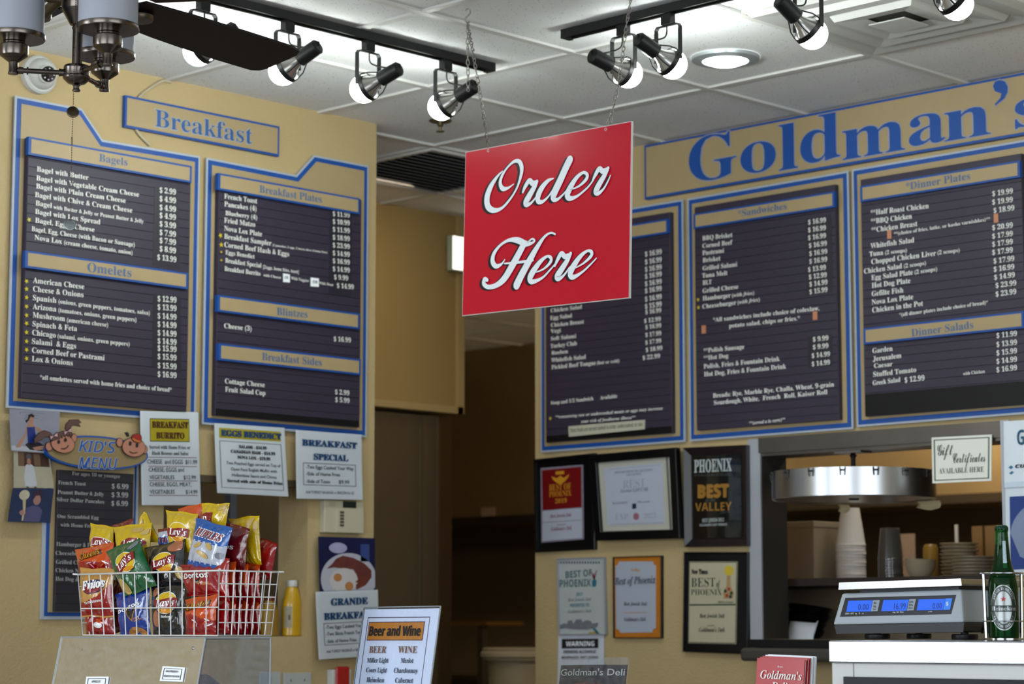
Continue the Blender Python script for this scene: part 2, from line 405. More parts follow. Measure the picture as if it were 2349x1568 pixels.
# yellow bulkhead over the steel cold-room panel
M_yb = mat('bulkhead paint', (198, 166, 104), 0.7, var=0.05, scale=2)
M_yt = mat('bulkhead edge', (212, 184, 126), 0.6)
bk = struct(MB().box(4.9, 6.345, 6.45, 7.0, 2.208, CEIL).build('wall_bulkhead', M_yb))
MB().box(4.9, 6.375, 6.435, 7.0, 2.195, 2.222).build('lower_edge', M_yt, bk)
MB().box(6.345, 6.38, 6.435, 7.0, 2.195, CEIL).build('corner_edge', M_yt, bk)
cr = thing('cold_room_panel', 'tall brushed steel panel below the yellow bulkhead in the passage', 'steel panel', (5.0, 6.47, 0))
M_cold = mat('brown tinted steel', (156, 140, 114), 0.4, 0.85, var=0.15, scale=3, stretch=(1, 1, 0.4))
MB().box(-0.6, 1.27, 0, 0.5, 0, 2.18).build('panel', M_cold, cr)
MB().box(1.27, 1.335, -0.012, 0.5, 0, 2.18).build('edge_strip', mat('steel edge strip', (112, 90, 62), 0.4, 0.8), cr)
MB().box(1.17, 1.182, -0.006, 0.0, 0, 2.18).build('seam', mat('seam', (120, 108, 90), 0.4, 0.6), cr)
# ceiling fittings ---------------------------------------------------
v = thing('return_air_grille', 'dark louvred grille set in the ceiling above the passage', 'vent', (5.635, 5.84, CEIL - 0.008))
mv = mat('dark grille metal', (128, 126, 128), 0.5)
MB().box(-0.295, 0.295, -0.285, 0.285, 0.004, 0.0075).build('backing', mat('grille shadow', (26, 26, 28), 0.8), v)
b = MB()
for k in range(14):
    y = -0.27 + k * 0.0415
    b.add([(-0.29, y, -0.006), (0.29, y, -0.006), (0.29, y + 0.034, 0.004), (-0.29, y + 0.034, 0.004)], [(0, 1, 2, 3)])
b.build('louvres', mv, v, solid=0.002)
b = MB(); b.ring(rect(-0.297, -0.297, 0.297, 0.297), rect(-0.28, -0.28, 0.28, 0.28), -0.006, 0.004)
o = b.build('rim', M_bar, v); o.rotation_euler = (PI / 2, 0, 0)
# square diffuser
d = thing('air_diffuser', 'white square stepped air diffuser in the ceiling at upper right', 'air vent', (5.02, 3.405, CEIL - 0.008))
md = mat('diffuser white', (206, 206, 202), 0.45, var=0.05)
mdk = mat('duct dark', (60, 56, 50), 0.7)
MB().box(-0.29, 0.29, -0.29, 0.29, 0.004, 0.0075).build('back_plate', md, d)
for i, (ro, ri, zo) in enumerate(((0.292, 0.215, 0.0), (0.215, 0.135, -0.006), (0.135, 0.06, -0.012))):
    b = MB(); ou = rect(-ro, -ro, ro, ro); inn = rect(-ri, -ri, ri, ri)
    vs = [(p[0], p[1], 0.002 if i == 0 else zo + 0.012) for p in ou] + [(p[0], p[1], zo - 0.010) for p in inset(ou, 0.012)] + [(p[0], p[1], zo) for p in inn]
    fs = []
    for k in range(4):
        j = (k + 1) % 4; fs += [(k, j, 4 + j, 4 + k), (4 + k, 4 + j, 8 + j, 8 + k)]
    b.add(vs, fs); b.build('cone', md, d)
MB().box(-0.058, 0.058, -0.058, 0.058, -0.030, -0.026).build('centre_plate', md, d, bevel=0.003)
MB().box(-0.1, 0.1, -0.1, 0.1, -0.0065, -0.005).build('duct_opening', mdk, d)
# recessed downlight
d = thing('recessed_downlight', 'round glowing downlight recessed in the ceiling', 'light', tuple(atZ(1664, 134, CEIL - 0.004)))
MB().lathe([(0.062, -0.002), (0.068, -0.010), (0.098, -0.006), (0.1, 0.003)], n=40).build('trim_ring', mat('downlight ring', (196, 204, 206), 0.3, 0.3), d)
MB().lathe([(0.0, -0.020), (0.04, -0.019), (0.066, -0.008), (0.068, 0.0)], n=40).build('lens', mat('downlight lens', (250, 255, 252), 0.4, var=0, emit=9), d)
d2 = dup(d, 'round downlight added to the dining side ceiling, outside the picture', location=(1.35, 3.35, CEIL - 0.004))  # unseen lamp, added for a reflection in the clear pastry case
# sprinkler
d = thing('fire_sprinkler', 'small brass fire sprinkler on the ceiling behind the last left spotlight', 'sprinkler', tuple(atZ(1010, 276, CEIL)))
mb_ = mat('old brass', (110, 98, 72), 0.4, 0.9)
MB().lathe([(0, -0.002), (0.036, -0.004), (0.038, -0.001)], n=24).build('cover_plate', mb_, d)
MB().lathe([(0.010, 0.0), (0.010, -0.018), (0.005, -0.022), (0.004, -0.034), (0.014, -0.036), (0.014, -0.038), (0, -0.038)], n=16).build('head', mb_, d)
# dome camera on the left wall
u, z_ = L_uz(85, 173)
d = wthing('security_camera', 'white dome security camera high on the wall behind the fan lights', 'security camera', 'L', u, z_)
Mx = Matrix.Rotation(PI / 2, 3, 'X')
MB().lathe([(0.056, 0.0), (0.056, 0.018), (0.050, 0.024), (0.0, 0.024)], M=Mx, n=32).build('base', M_white, d)
b = MB(); b.lathe([(0.046 * math.sin(t), 0.022 + 0.046 * math.cos(t)) for t in [0.01 + i * PI / 2 / 10 for i in range(11)]], M=Mx, n=32); b.build('dome', M_white, d)
Me = zmatrix((-0.20, -1.09, -0.22))
MB().lathe([(0.026, 0.030), (0.027, 0.046), (0.023, 0.050)], o=(0, -0.022, 0), M=Me, n=28).build('eye_ring', M_white, d)
MB().lathe([(0.023, 0.049), (0.021, 0.0515), (0.0, 0.053)], o=(0, -0.022, 0), M=Me, n=28).build('lens', mat('camera lens', (14, 16, 22), 0.1, coat=0.5), d)
b = MB()
for k in range(8):
    a = k * PI / 4; c = Vector((0, -0.022, 0)) + Me @ Vector((0.016 * math.cos(a), 0.016 * math.sin(a), 0.0535)); b.lathe([(0.0022, -0.001), (0.0022, 0.001), (0, 0.001)], o=c, M=Me, n=8)
b.build('infrared_ring', mat('infrared emitters', (190, 190, 196), 0.3), d)
# cable
p = [(393, 178), (372, 186), (345, 202), (321, 221), (308, 245), (305, 270), (310, 292), (322, 311), (344, 333)]
pp = [Vector((*L_uz(x, y, 0.006)[:1], YL - 0.006, L_uz(x, y, 0.006)[1])) for x, y in p]; pp[0].z = min(pp[0].z, CEIL - 0.01)
tag(MB().tube(spline(pp, 5), 0.0045, 8).build('cable', mat('cable white', (214, 200, 168), 0.5)), 'thin white cable running from the ceiling behind the breakfast sign', 'cable')
# kitchen: hood, lights, gear -----------------------------------------
h = thing('extractor_hood', 'big dark steel kitchen hood seen through the passage and the serving window', 'kitchen hood', (9.55, 7.2, 1.963))
MB().box(0, 0.75, -4.2, 3.6, 0.0, 1.03).build('canopy', mat('hood steel', (168, 146, 108), 0.34, 0.85, var=0.25, scale=1.4, bump=0.25, bscale=5), h)
MB().box(-0.012, 0.02, -4.2, 3.6, -0.01, 0.035).build('lip', mat('hood lip', (58, 50, 40), 0.4, 0.7), h)
pz = atX(1116, 1176, 9.53)
MB().box(-0.012, -0.004, pz.y - 7.2 - 0.055, pz.y - 7.2 + 0.055, pz.z - 1.963 - 0.033, pz.z - 1.963 + 0.033).build('notice', mat('notice paper', (150, 128, 112), 0.6), h)
c = tag(MB().box(9.3, 10.25, 6.2, 10.85, 0, 1.05).build('cooking_line', mat('dark range', (22, 18, 14), 0.5)), 'dark cooking range under the hood at the end of the passage', 'range')
q = atX(1140, 1425, 9.2)
s = thing('work_shelf', 'thin lit steel shelf in front of the dark range', 'shelf', (9.0, 8.9, 0))
MB().box(0, 0.295, 0, 1.3, q.z - 0.02, q.z).build('shelf_top', mat('warm steel shelf', (196, 150, 84), 0.3, 0.9), s)
for y in (0.05, 1.2): MB().box(0.02, 0.06, y, y + 0.04, 0, q.z - 0.02).build('leg', M_steel_d, s)
bx = thing('ceiling_lamp', 'bright white box lamp near the ceiling half hidden by the red sign', 'light', tuple(atY(1066, 583, 6.40)))
lw = atY(1090, 583, 6.40).x - bx.location.x; lh = atY(1066, 543, 6.40).z - bx.location.z
MB().box(atY(1037, 583, 6.40).x - bx.location.x, lw, 0, 0.03, -lh, lh).build('housing', mat('lamp housing', (200, 215, 195), 0.5), bx, bevel=0.003)
MB().box(atY(1037, 583, 6.40).x - bx.location.x + 0.004, lw - 0.004, -0.002, 0.0005, -lh + 0.004, lh - 0.004).build('diffuser', mat('lamp diffuser', (255, 252, 236), 0.5, var=0, emit=0.9), bx)
MB().box(lw - 0.03, lw - 0.015, 0.008, 0.022, lh, CEIL - bx.location.z - 0.001).build('stem', M_dark, bx)
bin_ = thing('storage_tub', 'cream plastic tub with a wide rim at the foot of the passage', 'tub', (7.0, 6.3, 0))
q = atD(1192, 1490, 9.1)
bin_.location = (q.x, q.y, 0)
MB().lathe([(0.11, 0.0), (0.125, q.z - 0.04), (0.145, q.z - 0.04), (0.15, q.z + 0.005), (0.14, q.z + 0.01), (0.12, q.z + 0.01), (0.11, 0.1)], n=32).build('tub', mat('cream plastic', (206, 188, 150), 0.5), bin_)
MB().lathe([(0.15, q.z - 0.03), (0.156, q.z - 0.025), (0.156, q.z - 0.010), (0.15, q.z - 0.005)], n=32).build('rim', mat('cream plastic rim', (220, 202, 164), 0.5), bin_)
# ================================================================== menu boards
def lines(b, org, wall, off, y, blk, rows, mi=0):
    """rows: (text, x0, y0, x1, y1, cap, style[, fat]) in the detail crop blk -> lettering in the board's own frame"""
    if isinstance(b, tuple): b = LET(b[1], [M_letw], b[0])
    for r in rows:
        t, x0, y0, x1, y1, cap = r[:6]; sty = r[6] if len(r) > 6 else 'ser'; fat = r[7] if len(r) > 7 else 0.0
        u0, z0 = uz(wall, *blk(x0, y0), off); u1, z1 = uz(wall, *blk(x1, y1), off); zc = uz(wall, *blk(x0, y0 - cap), off)[1] - z0
        ln = math.hypot(u1 - u0, z1 - z0)
        T(b, t, u0 - org[0], u0 - org[0] + ln, z0 - org[1], zc, y, mi, sty, fat, math.atan2(z1 - z0, u1 - u0))
def pris(b, org, wall, off, y, blk, x0, x1, slope, cap, items):
    rows = []
    for it in items:
        t, yy = it[:2]; a, c = (it[2], it[3]) if len(it) > 2 else (x0, x1)
        rows.append(('$ ' + t, a, yy, c, yy + slope * (c - a), cap, 'ser', 0.0))
    lines((b[0], 'price_lettering'), org, wall, off, y, blk, rows)
def stars(t, org, wall, off, y, pts, r=0.0075):
    for i, (x, yy) in enumerate(pts):
        u, z = uz(wall, x, yy, off); MB().prism(star(u - org[0], z - org[1], r, 5, rot=0.35 * (i % 5) - 0.5), y, y + 0.0008).build('star_sticker', M_star, t)
M_star = mat('gold star', (250, 226, 40), 0.35, var=0)
M_groove = mat('strip shadow', (34, 30, 42), 0.7, var=0)
M_tagp = mat('orange tag', (226, 150, 112), 0.5, var=0.05)
M_strip = mat('price strip', (40, 36, 50), 0.45, var=0.15, scale=30)
M_hblue = mat('header letter blue', (86, 118, 164), 0.5, var=0)
M_hedge = mat('header letter edge', (160, 164, 178), 0.5, var=0)
def board(label, wall, outline, panel, plaques, black=None, strips=None, group='framed menu boards on the two walls'):
    kf = 1 - 0.015 / (YL if wall == 'L' else XR); outline = [(p[0] * kf, CZ + (p[1] - CZ) * kf) for p in outline]
    us = [p[0] for p in outline]; zs = [p[1] for p in outline]; org = (min(us), min(zs))
    t = wthing('menu_board', label, 'menu board', wall, org[0], org[1], group=group)
    loc = [(p[0] - org[0], p[1] - org[1]) for p in outline]
    b = MB(); b.prism(loc, -0.0145, -0.009, 0); b.prism(inset(loc, 0.02), -0.010, -0.0005, 0); b.prism(inset(loc, 0.0065), -0.0155, -0.0135, 1); b.prism(inset(loc, 0.0205), -0.0165, -0.0145, 2)
    b.build('backing_board', [M_bord, M_blue, M_tan], t)
    u0, z0, u1, z1 = panel[0] - org[0], panel[1] - org[1], panel[2] - org[0], panel[3] - org[1]
    b = MB(); b.box(u0, u1, -0.034, -0.016, z0, z1, 0)
    zz = z1 - 0.004
    zb = z0 + (black or 0.0)
    while zz - 0.0268 > zb:
        b.box(u0 + 0.001, u1 - 0.001, -0.0362, -0.033, zz - 0.0258, zz, 0); zz -= 0.0268
    if black: b.box(u0 + 0.0005, u1 - 0.0005, -0.0345, -0.033, z0 + 0.001, zb, 1)
    b.build('letter_panel', [M_letb, M_dark], t, bevel=0.0006, seg=1)
    if strips:
        for s in strips: MB().prism([(p[0] - org[0], p[1] - org[1]) for p in s], -0.0368, -0.036).build('price_strip', M_strip, t)
    for pu0, pz0, pu1, pz1, txt, blk, x0, y0, x1, y1, cap in plaques:
        a0, c0, a1, c1 = pu0 - org[0], pz0 - org[1], pu1 - org[0], pz1 - org[1]
        kp_ = 1 + 0.010 / (YL if wall == 'L' else XR)            # measured 1 cm further out
        a0, a1 = (pu0 * kp_ - org[0], pu1 * kp_ - org[0]); c0, c1 = (CZ + (pz0 - CZ) * kp_ - org[1], CZ + (pz1 - CZ) * kp_ - org[1])
        pl = MB(); pl.box(a0, a1, -0.048, -0.034, c0, c1, 0); pl.prism(rect(a0 + 0.009, c0 + 0.006, a1 - 0.008, c1 - 0.006), -0.0488, -0.047, 1)
        po = pl.build('header_plaque', [M_blue, M_tan], t)
        if not txt: continue
        lb = LET('header_lettering', [M_hedge, M_hblue], po)
        lines(lb, org, wall, 0.049, -0.0492, blk, [(txt, x0, y0, x1, y1, cap, 'ser', 0.012)], 0)
        lines(lb, org, wall, 0.049, -0.0497, blk, [(txt, x0, y0, x1, y1, cap, 'ser', -0.003)], 1)
    return t, org
def uzr(wall, tl, br, off):
    a = uz(wall, *tl, off); c = uz(wall, *br, off); return (a[0], c[1], c[0], a[1])
OFF = 0.037
# ---- bagels and omelets
A = Z(0, 200, 3.919); B = Z(0, 550, 3.647)
out = [(3.577, 1.960), (4.243, 1.962), (4.243, 2.777), (3.882, 2.772), (3.806, 2.853), (3.577, 2.853)]
pl = uzr('L', (63, 378), (430, 944), OFF)
pn = (3.601, 1.987, 4.182, 2.730)
t, org = board('menu board at far left with bagel and omelet prices and gold stars', 'L', out, pn, [
    (3.587, 2.675, 4.167, 2.727, 'Bagels', A, 890, 664, 1145, 706, 68),
    (3.586, 2.352, 4.160, 2.401, 'Omelets', B, 730, 264, 1098, 312, 76)],
    strips=[[(4.046, 2.412), (4.146, 2.412), (4.13, 2.652), (4.046, 2.652)], [(4.05, 2.11), (4.157, 2.10), (4.15, 2.33), (4.05, 2.33)]])
b = (t, 'item_lettering')
lines(b, org, 'L', OFF, -0.0376, A, [
    ('Bagel with Butter', 330, 755, 795, 833, 45), ('Bagel with Vegetable Cream Cheese', 325, 835, 1248, 985, 45), ('Bagel with Plain Cream Cheese', 323, 908, 1128, 1040, 45),
    ('Bagel with Chive & Cream Cheese', 313, 985, 1188, 1128, 45), ('Bagel', 318, 1060, 465, 1085, 45), ('with Butter & Jelly or Peanut Butter & Jelly', 478, 1092, 1290, 1222, 34),
    ('Bagel with Lox Spread', 315, 1137, 900, 1232, 45), ('Bagel, Egg & Cheese', 315, 1215, 848, 1302, 45), ('Bagel, Egg, Cheese (with Bacon or Sausage)', 283, 1290, 1210, 1434, 42),
    ('Nova Lox', 310, 1370, 555, 1408, 45), ('(cream cheese, tomato, onion)', 575, 1410, 1190, 1505, 38)])
pris(b, org, 'L', OFF, -0.0376, A, 1434, 1580, 0.15, 48, [('2.99', 945), ('4.99', 1022), ('4.99', 1100), ('4.99', 1172), ('3.99', 1248), ('7.99', 1325), ('7.99', 1397), ('8.99', 1472), ('13.99', 1548, 1413, 1583)])
lines(b, org, 'L', OFF, -0.0376, B, [
    ('American Cheese', 275, 358, 703, 412, 45), ('Cheese & Onions', 275, 430, 697, 480, 45), ('Spanish', 273, 503, 470, 528, 45), ('(onions, green peppers, tomatoes, salsa)', 488, 530, 1252, 628, 36),
    ('Arizona', 272, 577, 470, 600, 45), ('(tomatoes, onions, green peppers)', 487, 603, 1140, 685, 36), ('Mushroom', 272, 648, 542, 680, 45), ('(american cheese)', 558, 685, 903, 728, 36),
    ('Spinach & Feta', 270, 722, 643, 764, 45), ('Chicago', 268, 795, 465, 818, 45), ('(salami, onions, green peppers)', 480, 820, 1083, 888, 36), ('Salami  & Eggs', 266, 868, 635, 908, 45),
    ('Corned Beef or Pastrami', 266, 942, 873, 1008, 45), ('Lox & Onions', 265, 1014, 607, 1050, 45), ('*all omelettes served with home fries and choice of bread*', 332, 1165, 1435, 1272, 38)])
pris(b, org, 'L', OFF, -0.0376, B, 1318, 1475, 0.09, 46, [('12.99', 512), ('13.99', 582), ('14.99', 655), ('14.99', 725), ('14.99', 797), ('14.99', 865), ('15.99', 925), ('15.99', 995), ('15.99', 1070), ('16.99', 1143)])
stars(t, org, 'L', OFF, -0.0376, [B(222, y) for y in (345, 410, 482, 557, 630, 697, 772, 848, 918, 992)] + [A(262, 1190)])
# ---- breakfast plates, blintzes, sides
A = Z(440, 330, 4.4795); B = Z(440, 640, 4.127)
out = [(4.268, 1.958), (4.938, 1.958), (4.938, 2.850), (4.702, 2.850), (4.628, 2.774), (4.268, 2.777)]
t, org = board('menu board of breakfast plates, blintzes and sides beside the passage corner', 'L', out, (4.290, 1.984, 4.876, 2.724), [
    (4.268, 2.669, 4.848, 2.721, 'Breakfast Plates', A, 693, 497, 1335, 606, 75),
    (4.274, 2.296, 4.851, 2.347, 'Blintzes', B, 803, 338, 1095, 366, 70),
    (4.281, 2.149, 4.858, 2.200, 'Breakfast Sides', B, 663, 764, 1230, 820, 70)], black=0.021,
    strips=[[(4.739, 2.40), (4.834, 2.40), (4.834, 2.668), (4.739, 2.668)]])
b = (t, 'item_lettering')
lines(b, org, 'L', OFF, -0.0376, A, [
    ('French Toast', 333, 560, 670, 612, 52), ('Pancakes (4)', 333, 640, 663, 690, 52), ('Blueberry (4)', 345, 730, 670, 776, 46), ('Fried Matzo', 332, 808, 650, 852, 52),
    ('Nova Lox Plate', 332, 890, 720, 950, 52), ('Breakfast Sampler', 332, 972, 817, 1045, 52), ('(2 pancakes, 2 eggs, 2 bacon slices & home fries)', 828, 1048, 1390, 1125, 22),
    ('Corned Beef Hash & Eggs', 333, 1058, 998, 1155, 52), ('Eggs Benedict', 345, 1132, 643, 1178, 44), ('Breakfast Special', 343, 1218, 713, 1272, 48), ('[2eggs, home fries, toast]', 732, 1278, 1097, 1330, 34),
    ('Breakfast Burrito', 335, 1302, 703, 1355, 48), ('with Cheese', 735, 1360, 915, 1386, 28), ('With Veggies', 1018, 1392, 1200, 1420, 30), ('With Meat', 1308, 1440, 1452, 1460, 26)])
pris(b, org, 'L', OFF, -0.0376, A, 1448, 1622, 0.11, 48, [('11.99', 738), ('10.99', 818), ('11.99', 898), ('18.99', 980), ('23.99', 1060), ('14.99', 1142), ('16.99', 1222), ('14.99', 1303), ('9.99', 1388, 1462, 1605), ('14.99', 1475, 1490, 1663)])
lines(b, org, 'L', OFF, -0.0376, B, [('Cheese (3)', 305, 462, 565, 490, 46), ('Cottage Cheese', 312, 985, 690, 1022, 46), ('Fruit Salad Cup', 315, 1063, 695, 1100, 46)])
pris(b, org, 'L', OFF, -0.0376, B, 1343, 1505, 0.09, 44, [('16.99', 585), ('2.99', 1087, 1355, 1490), ('5.99', 1160, 1357, 1492)])
stars(t, org, 'L', OFF, -0.0376, [A(295, 940), A(303, 1035)], 0.0085); stars(t, org, 'L', OFF, -0.0376, [A(303, 1110), A(303, 1195)], 0.005)
for x0, y0, x1, y1, tx in ((937, 1330, 1005, 1418, (950, 1385, 990, 1388, 28)), (1220, 1372, 1303, 1462, (1238, 1430, 1290, 1436, 30))):
    p = [uz('L', *A(x, y), OFF) for x, y in ((x0, y0), (x1, y0 + 10), (x1, y1 + 6), (x0, y1))]; b = MB(); b.prism([(q[0] - org[0], q[1] - org[1]) for q in p], -0.0384, -0.037)
    so = b.build('white_sticker', M_paper, t); lb = LET('sticker_lettering', [M_ink], so)
    lines(lb, org, 'L', OFF, -0.039, A, [('OR',) + tx + ('bold',)])
# ---- right wall: deli sandwiches (mostly behind the hanging sign)
OFR = 0.037
A = Z(1200, 700, 4.48)
out = [(-5.505, 1.962), (-4.843, 1.963), (-4.843, 2.784), (-5.505, 2.784)]
t, org = board('menu board half hidden by the red hanging sign', 'R', out, (-5.446, 1.992, -4.870, 2.739), [
    (-5.440, 2.663, -4.861, 2.712, '', A, 0, 0, 0, 0, 0)], black=0.024)
b = (t, 'item_lettering')
lines(b, org, 'R', OFR, -0.0376, A, [
    ('Chicken Salad', 285, 73, 605, 33, 40), ('Egg Salad', 280, 150, 503, 123, 40), ('Chicken Breast', 288, 224, 625, 186, 40), ('Vegi', 285, 287, 388, 275, 40), ('Soft Salami', 287, 362, 545, 333, 40),
    ('Turkey Club', 283, 440, 553, 408, 42), ('Rueben', 293, 508, 460, 490, 38), ('Whitefish Salad', 290, 585, 645, 548, 42), ('Pickled Beef Tongue', 293, 657, 748, 610, 42), ('(hot or cold)', 760, 608, 990, 585, 34),
    ('Soup and 1/2 Sandwich', 288, 1020, 722, 973, 36), ('Available', 793, 968, 968, 948, 36), ('**consuming raw or undercooked meats or eggs may increase', 333, 1162, 1437, 1070, 30, 'ital'), ('your risk of foodborne illness**', 593, 1208, 1157, 1163, 30, 'ital')])
M0 = Z(0, 0, 1)
pris(b, org, 'R', OFR, -0.0376, M0, 1480, 1518, -0.15, 11, [(p, y) for p, y in zip(('16.99',) * 6 + ('15.99', '16.99'), (588, 606, 623, 639, 656, 672, 708, 691))])
pris(b, org, 'R', OFR, -0.0376, A, 1258, 1420, -0.12, 42, [('16.99', 90), ('12.99', 180, 1245, 1415), ('16.99', 245), ('17.99', 325), ('17.99', 402), ('18.99', 478, 1262, 1432), ('22.99', 560, 1230, 1408)])
stars(t, org, 'R', OFR, -0.0376, [A(280, 1162)])
p = [uz('R', *A(x, y), OFR) for x, y in ((472, 1243), (1257, 1176), (1254, 1272), (478, 1350))]
so = MB().prism([(q[0] - org[0], q[1] - org[1]) for q in p], -0.041, -0.037).build('notice_strip', mat('cream strip', (216, 212, 190), 0.5), t)
lb = LET('notice_lettering', [mat('grey green ink', (120, 128, 110), 0.6, var=0)], so)
lines(lb, org, 'R', OFR, -0.0416, A, [('These foods are served cooked to order, undercooked, or raw', 488, 1308, 1235, 1240, 42, 'bold')])
# ---- sandwiches
A = Z(1560, 380, 4.9); B = Z(1560, 660, 4.6125)
out = [(-4.823, 1.963), (-4.162, 1.965), (-4.162, 2.786), (-4.823, 2.783)]
t, org = board('menu board of hot sandwiches right of the red hanging sign', 'R', out, (-4.764, 1.994, -4.189, 2.741), [
    (-4.750, 2.663, -4.176, 2.7135, '*Sandwiches', A, 650, 574, 1200, 486, 72)],
    strips=[[(-4.305, 2.398), (-4.205, 2.398), (-4.205, 2.645), (-4.305, 2.645)], [(-4.305, 2.165), (-4.21, 2.165), (-4.21, 2.265), (-4.305, 2.265)]])
b = (t, 'item_lettering')
lines(b, org, 'R', OFR, -0.0376, A, [
    ('BBQ Brisket', 253, 840, 590, 800, 50), ('Corned Beef', 253, 925, 590, 883, 50), ('Pastrami', 253, 1005, 495, 975, 50), ('Brisket', 256, 1087, 455, 1062, 50), ('Grilled Salami', 256, 1177, 643, 1130, 50),
    ('Tuna Melt', 250, 1260, 535, 1226, 50), ('BLT', 256, 1340, 357, 1327, 50), ('Grilled Cheese', 256, 1430, 655, 1380, 50), ('Hamburger', 256, 1516, 570, 1478, 50), ('(with fries)', 585, 1476, 835, 1446, 40, 'ital')])
pris(b, org, 'R', OFR, -0.0376, A, 1440, 1640, -0.13, 52, [('16.99', 660), ('16.99', 747), ('16.99', 835), ('16.99', 922, 1450, 1650), ('16.99', 1012, 1455, 1655), ('16.99', 1100, 1455, 1655), ('13.99', 1192), ('12.99', 1275, 1450, 1650), ('14.99', 1357, 1456, 1658), ('15.99', 1442, 1456, 1658)])
lines(b, org, 'R', OFR, -0.0376, B, [
    ('Cheeseburger', 238, 220, 595, 176, 46), ('(with fries)', 610, 172, 845, 140, 38, 'ital'), ('*All sandwiches include choice of coleslaw,', 350, 360, 1475, 236, 44), ('potato salad, chips or fries.*', 520, 423, 1270, 340, 44),
    ('**Polish Sausage', 250, 687, 680, 643, 46), ('**Hot Dog', 250, 765, 512, 738, 46), ('Polish, Fries & Fountain Drink', 252, 855, 1055, 772, 48), ('Hot Dog, Fries & Fountain Drink', 256, 937, 1123, 852, 48),
    ('Breads: Rye, Marble Rye, Challa, Wheat, 9-grain', 350, 1162, 1630, 1042, 46), ('Sourdough, White,  French  Roll, Kaiser Roll', 360, 1237, 1560, 1122, 46), ('**(served a la carte)**', 733, 1448, 1115, 1405, 34, 'ital')])
pris(b, org, 'R', OFR, -0.0376, B, 1407, 1570, -0.1, 48, [('9.99', 568), ('9.99', 650), ('14.99', 740, 1395, 1587), ('14.99', 828, 1395, 1587)])
stars(t, org, 'R', OFR, -0.0376, [B(190, 125), B(195, 207)], 0.007)
for x, y in ((252, 440), (1430, 294)):
    b = MB(); u, z = uz('R', *B(x, y), OFR); b.box(u - org[0] - 0.0085, u - org[0] + 0.0085, -0.0385, -0.036, z - org[1] - 0.0135, z - org[1] + 0.0135); b.build('orange_tag', M_tagp, t)
# ---- dinner plates and salads
A = Z(1940, 340, 4.3545); B = Z(1940, 660, 4.6112)
out = [(-4.148, 1.970), (-3.487, 1.972), (-3.487, 2.790), (-4.148, 2.788)]
t, org = board('menu board of dinner plates and salads at the right edge', 'R', out, (-4.0915, 1.997, -3.514, 2.742), [
    (-4.077, 2.666, -3.506, 2.716, '*Dinner Plates', A, 603, 418, 1245, 308, 72),
    (-4.0755, 2.218, -3.507, 2.268, 'Dinner Salads', B, 697, 515, 1352, 426, 78)], black=0.068)
b = (t, 'item_lettering')
lines(b, org, 'R', OFR, -0.0376, A, [
    ('**Half Roast Chicken', 250, 668, 830, 598, 50), ('**BBQ Chicken', 253, 755, 662, 700, 50), ('**Chicken Breast', 257, 842, 717, 775, 50), ('**(choice of fries, latke, or kasha varnishkes)**', 483, 872, 1445, 720, 34),
    ('Whitefish Salad', 250, 1000, 685, 938, 50), ('Tuna', 238, 1080, 375, 1062, 48), ('(2 scoops)', 395, 1060, 612, 1035, 38), ('Chopped Chicken Liver', 258, 1157, 903, 1070, 50), ('(2 scoops)', 918, 1062, 1140, 1035, 40),
    ('Chicken Salad', 185, 1252, 563, 1198, 50), ('(2 scoops)', 583, 1195, 803, 1163, 40), ('Egg Salad Plate', 258, 1317, 672, 1260, 50), ('(2 scoops)', 690, 1257, 915, 1222, 40), ('Hot Dog Plate', 262, 1395, 648, 1343, 50),
    ('Gefilte Fish', 262, 1477, 577, 1438, 50), ('Nova Lox Plate', 262, 1562, 675, 1505, 50)])
pris(b, org, 'R', OFR, -0.0376, A, 1465, 1670, -0.13, 50, [('19.99', 477), ('19.99', 562), ('18.99', 645, 1478, 1685), ('20.99', 817), ('17.99', 902), ('17.99', 982), ('17.99', 1064), ('17.99', 1150, 1478, 1685), ('16.99', 1232, 1480, 1685), ('14.99', 1312, 1485, 1690), ('23.99', 1394, 1500, 1705), ('23.99', 1480, 1500, 1705)])
lines(b, org, 'R', OFR, -0.0376, B, [
    ('Chicken in the Pot', 282, 262, 820, 188, 54), ('*(all dinner plates include choice of bread)*', 568, 303, 1507, 170, 38), ('Garden', 285, 690, 497, 664, 52), ('Jerusalem', 290, 777, 590, 738, 52), ('Caesar', 302, 847, 497, 826, 48),
    ('Stuffed Tomato', 293, 940, 747, 888, 52), ('Greek Salad', 288, 1030, 580, 992, 50), ('with Chicken', 1243, 925, 1473, 897, 34)])
pris(b, org, 'R', OFR, -0.0376, B, 1597, 1813, -0.11, 54, [('11.99', 530), ('13.99', 624), ('15.99', 714), ('14.99', 803), ('16.99', 892), ('12.99', 1000, 625, 835)])
for x, y in ((437, 860), (1503, 698)):
    b = MB(); u, z = uz('R', *A(x, y), OFR); b.box(u - org[0] - 0.0075, u - org[0] + 0.0075, -0.0385, -0.036, z - org[1] - 0.0135, z - org[1] + 0.0135); b.build('orange_tag', M_tagp, t)
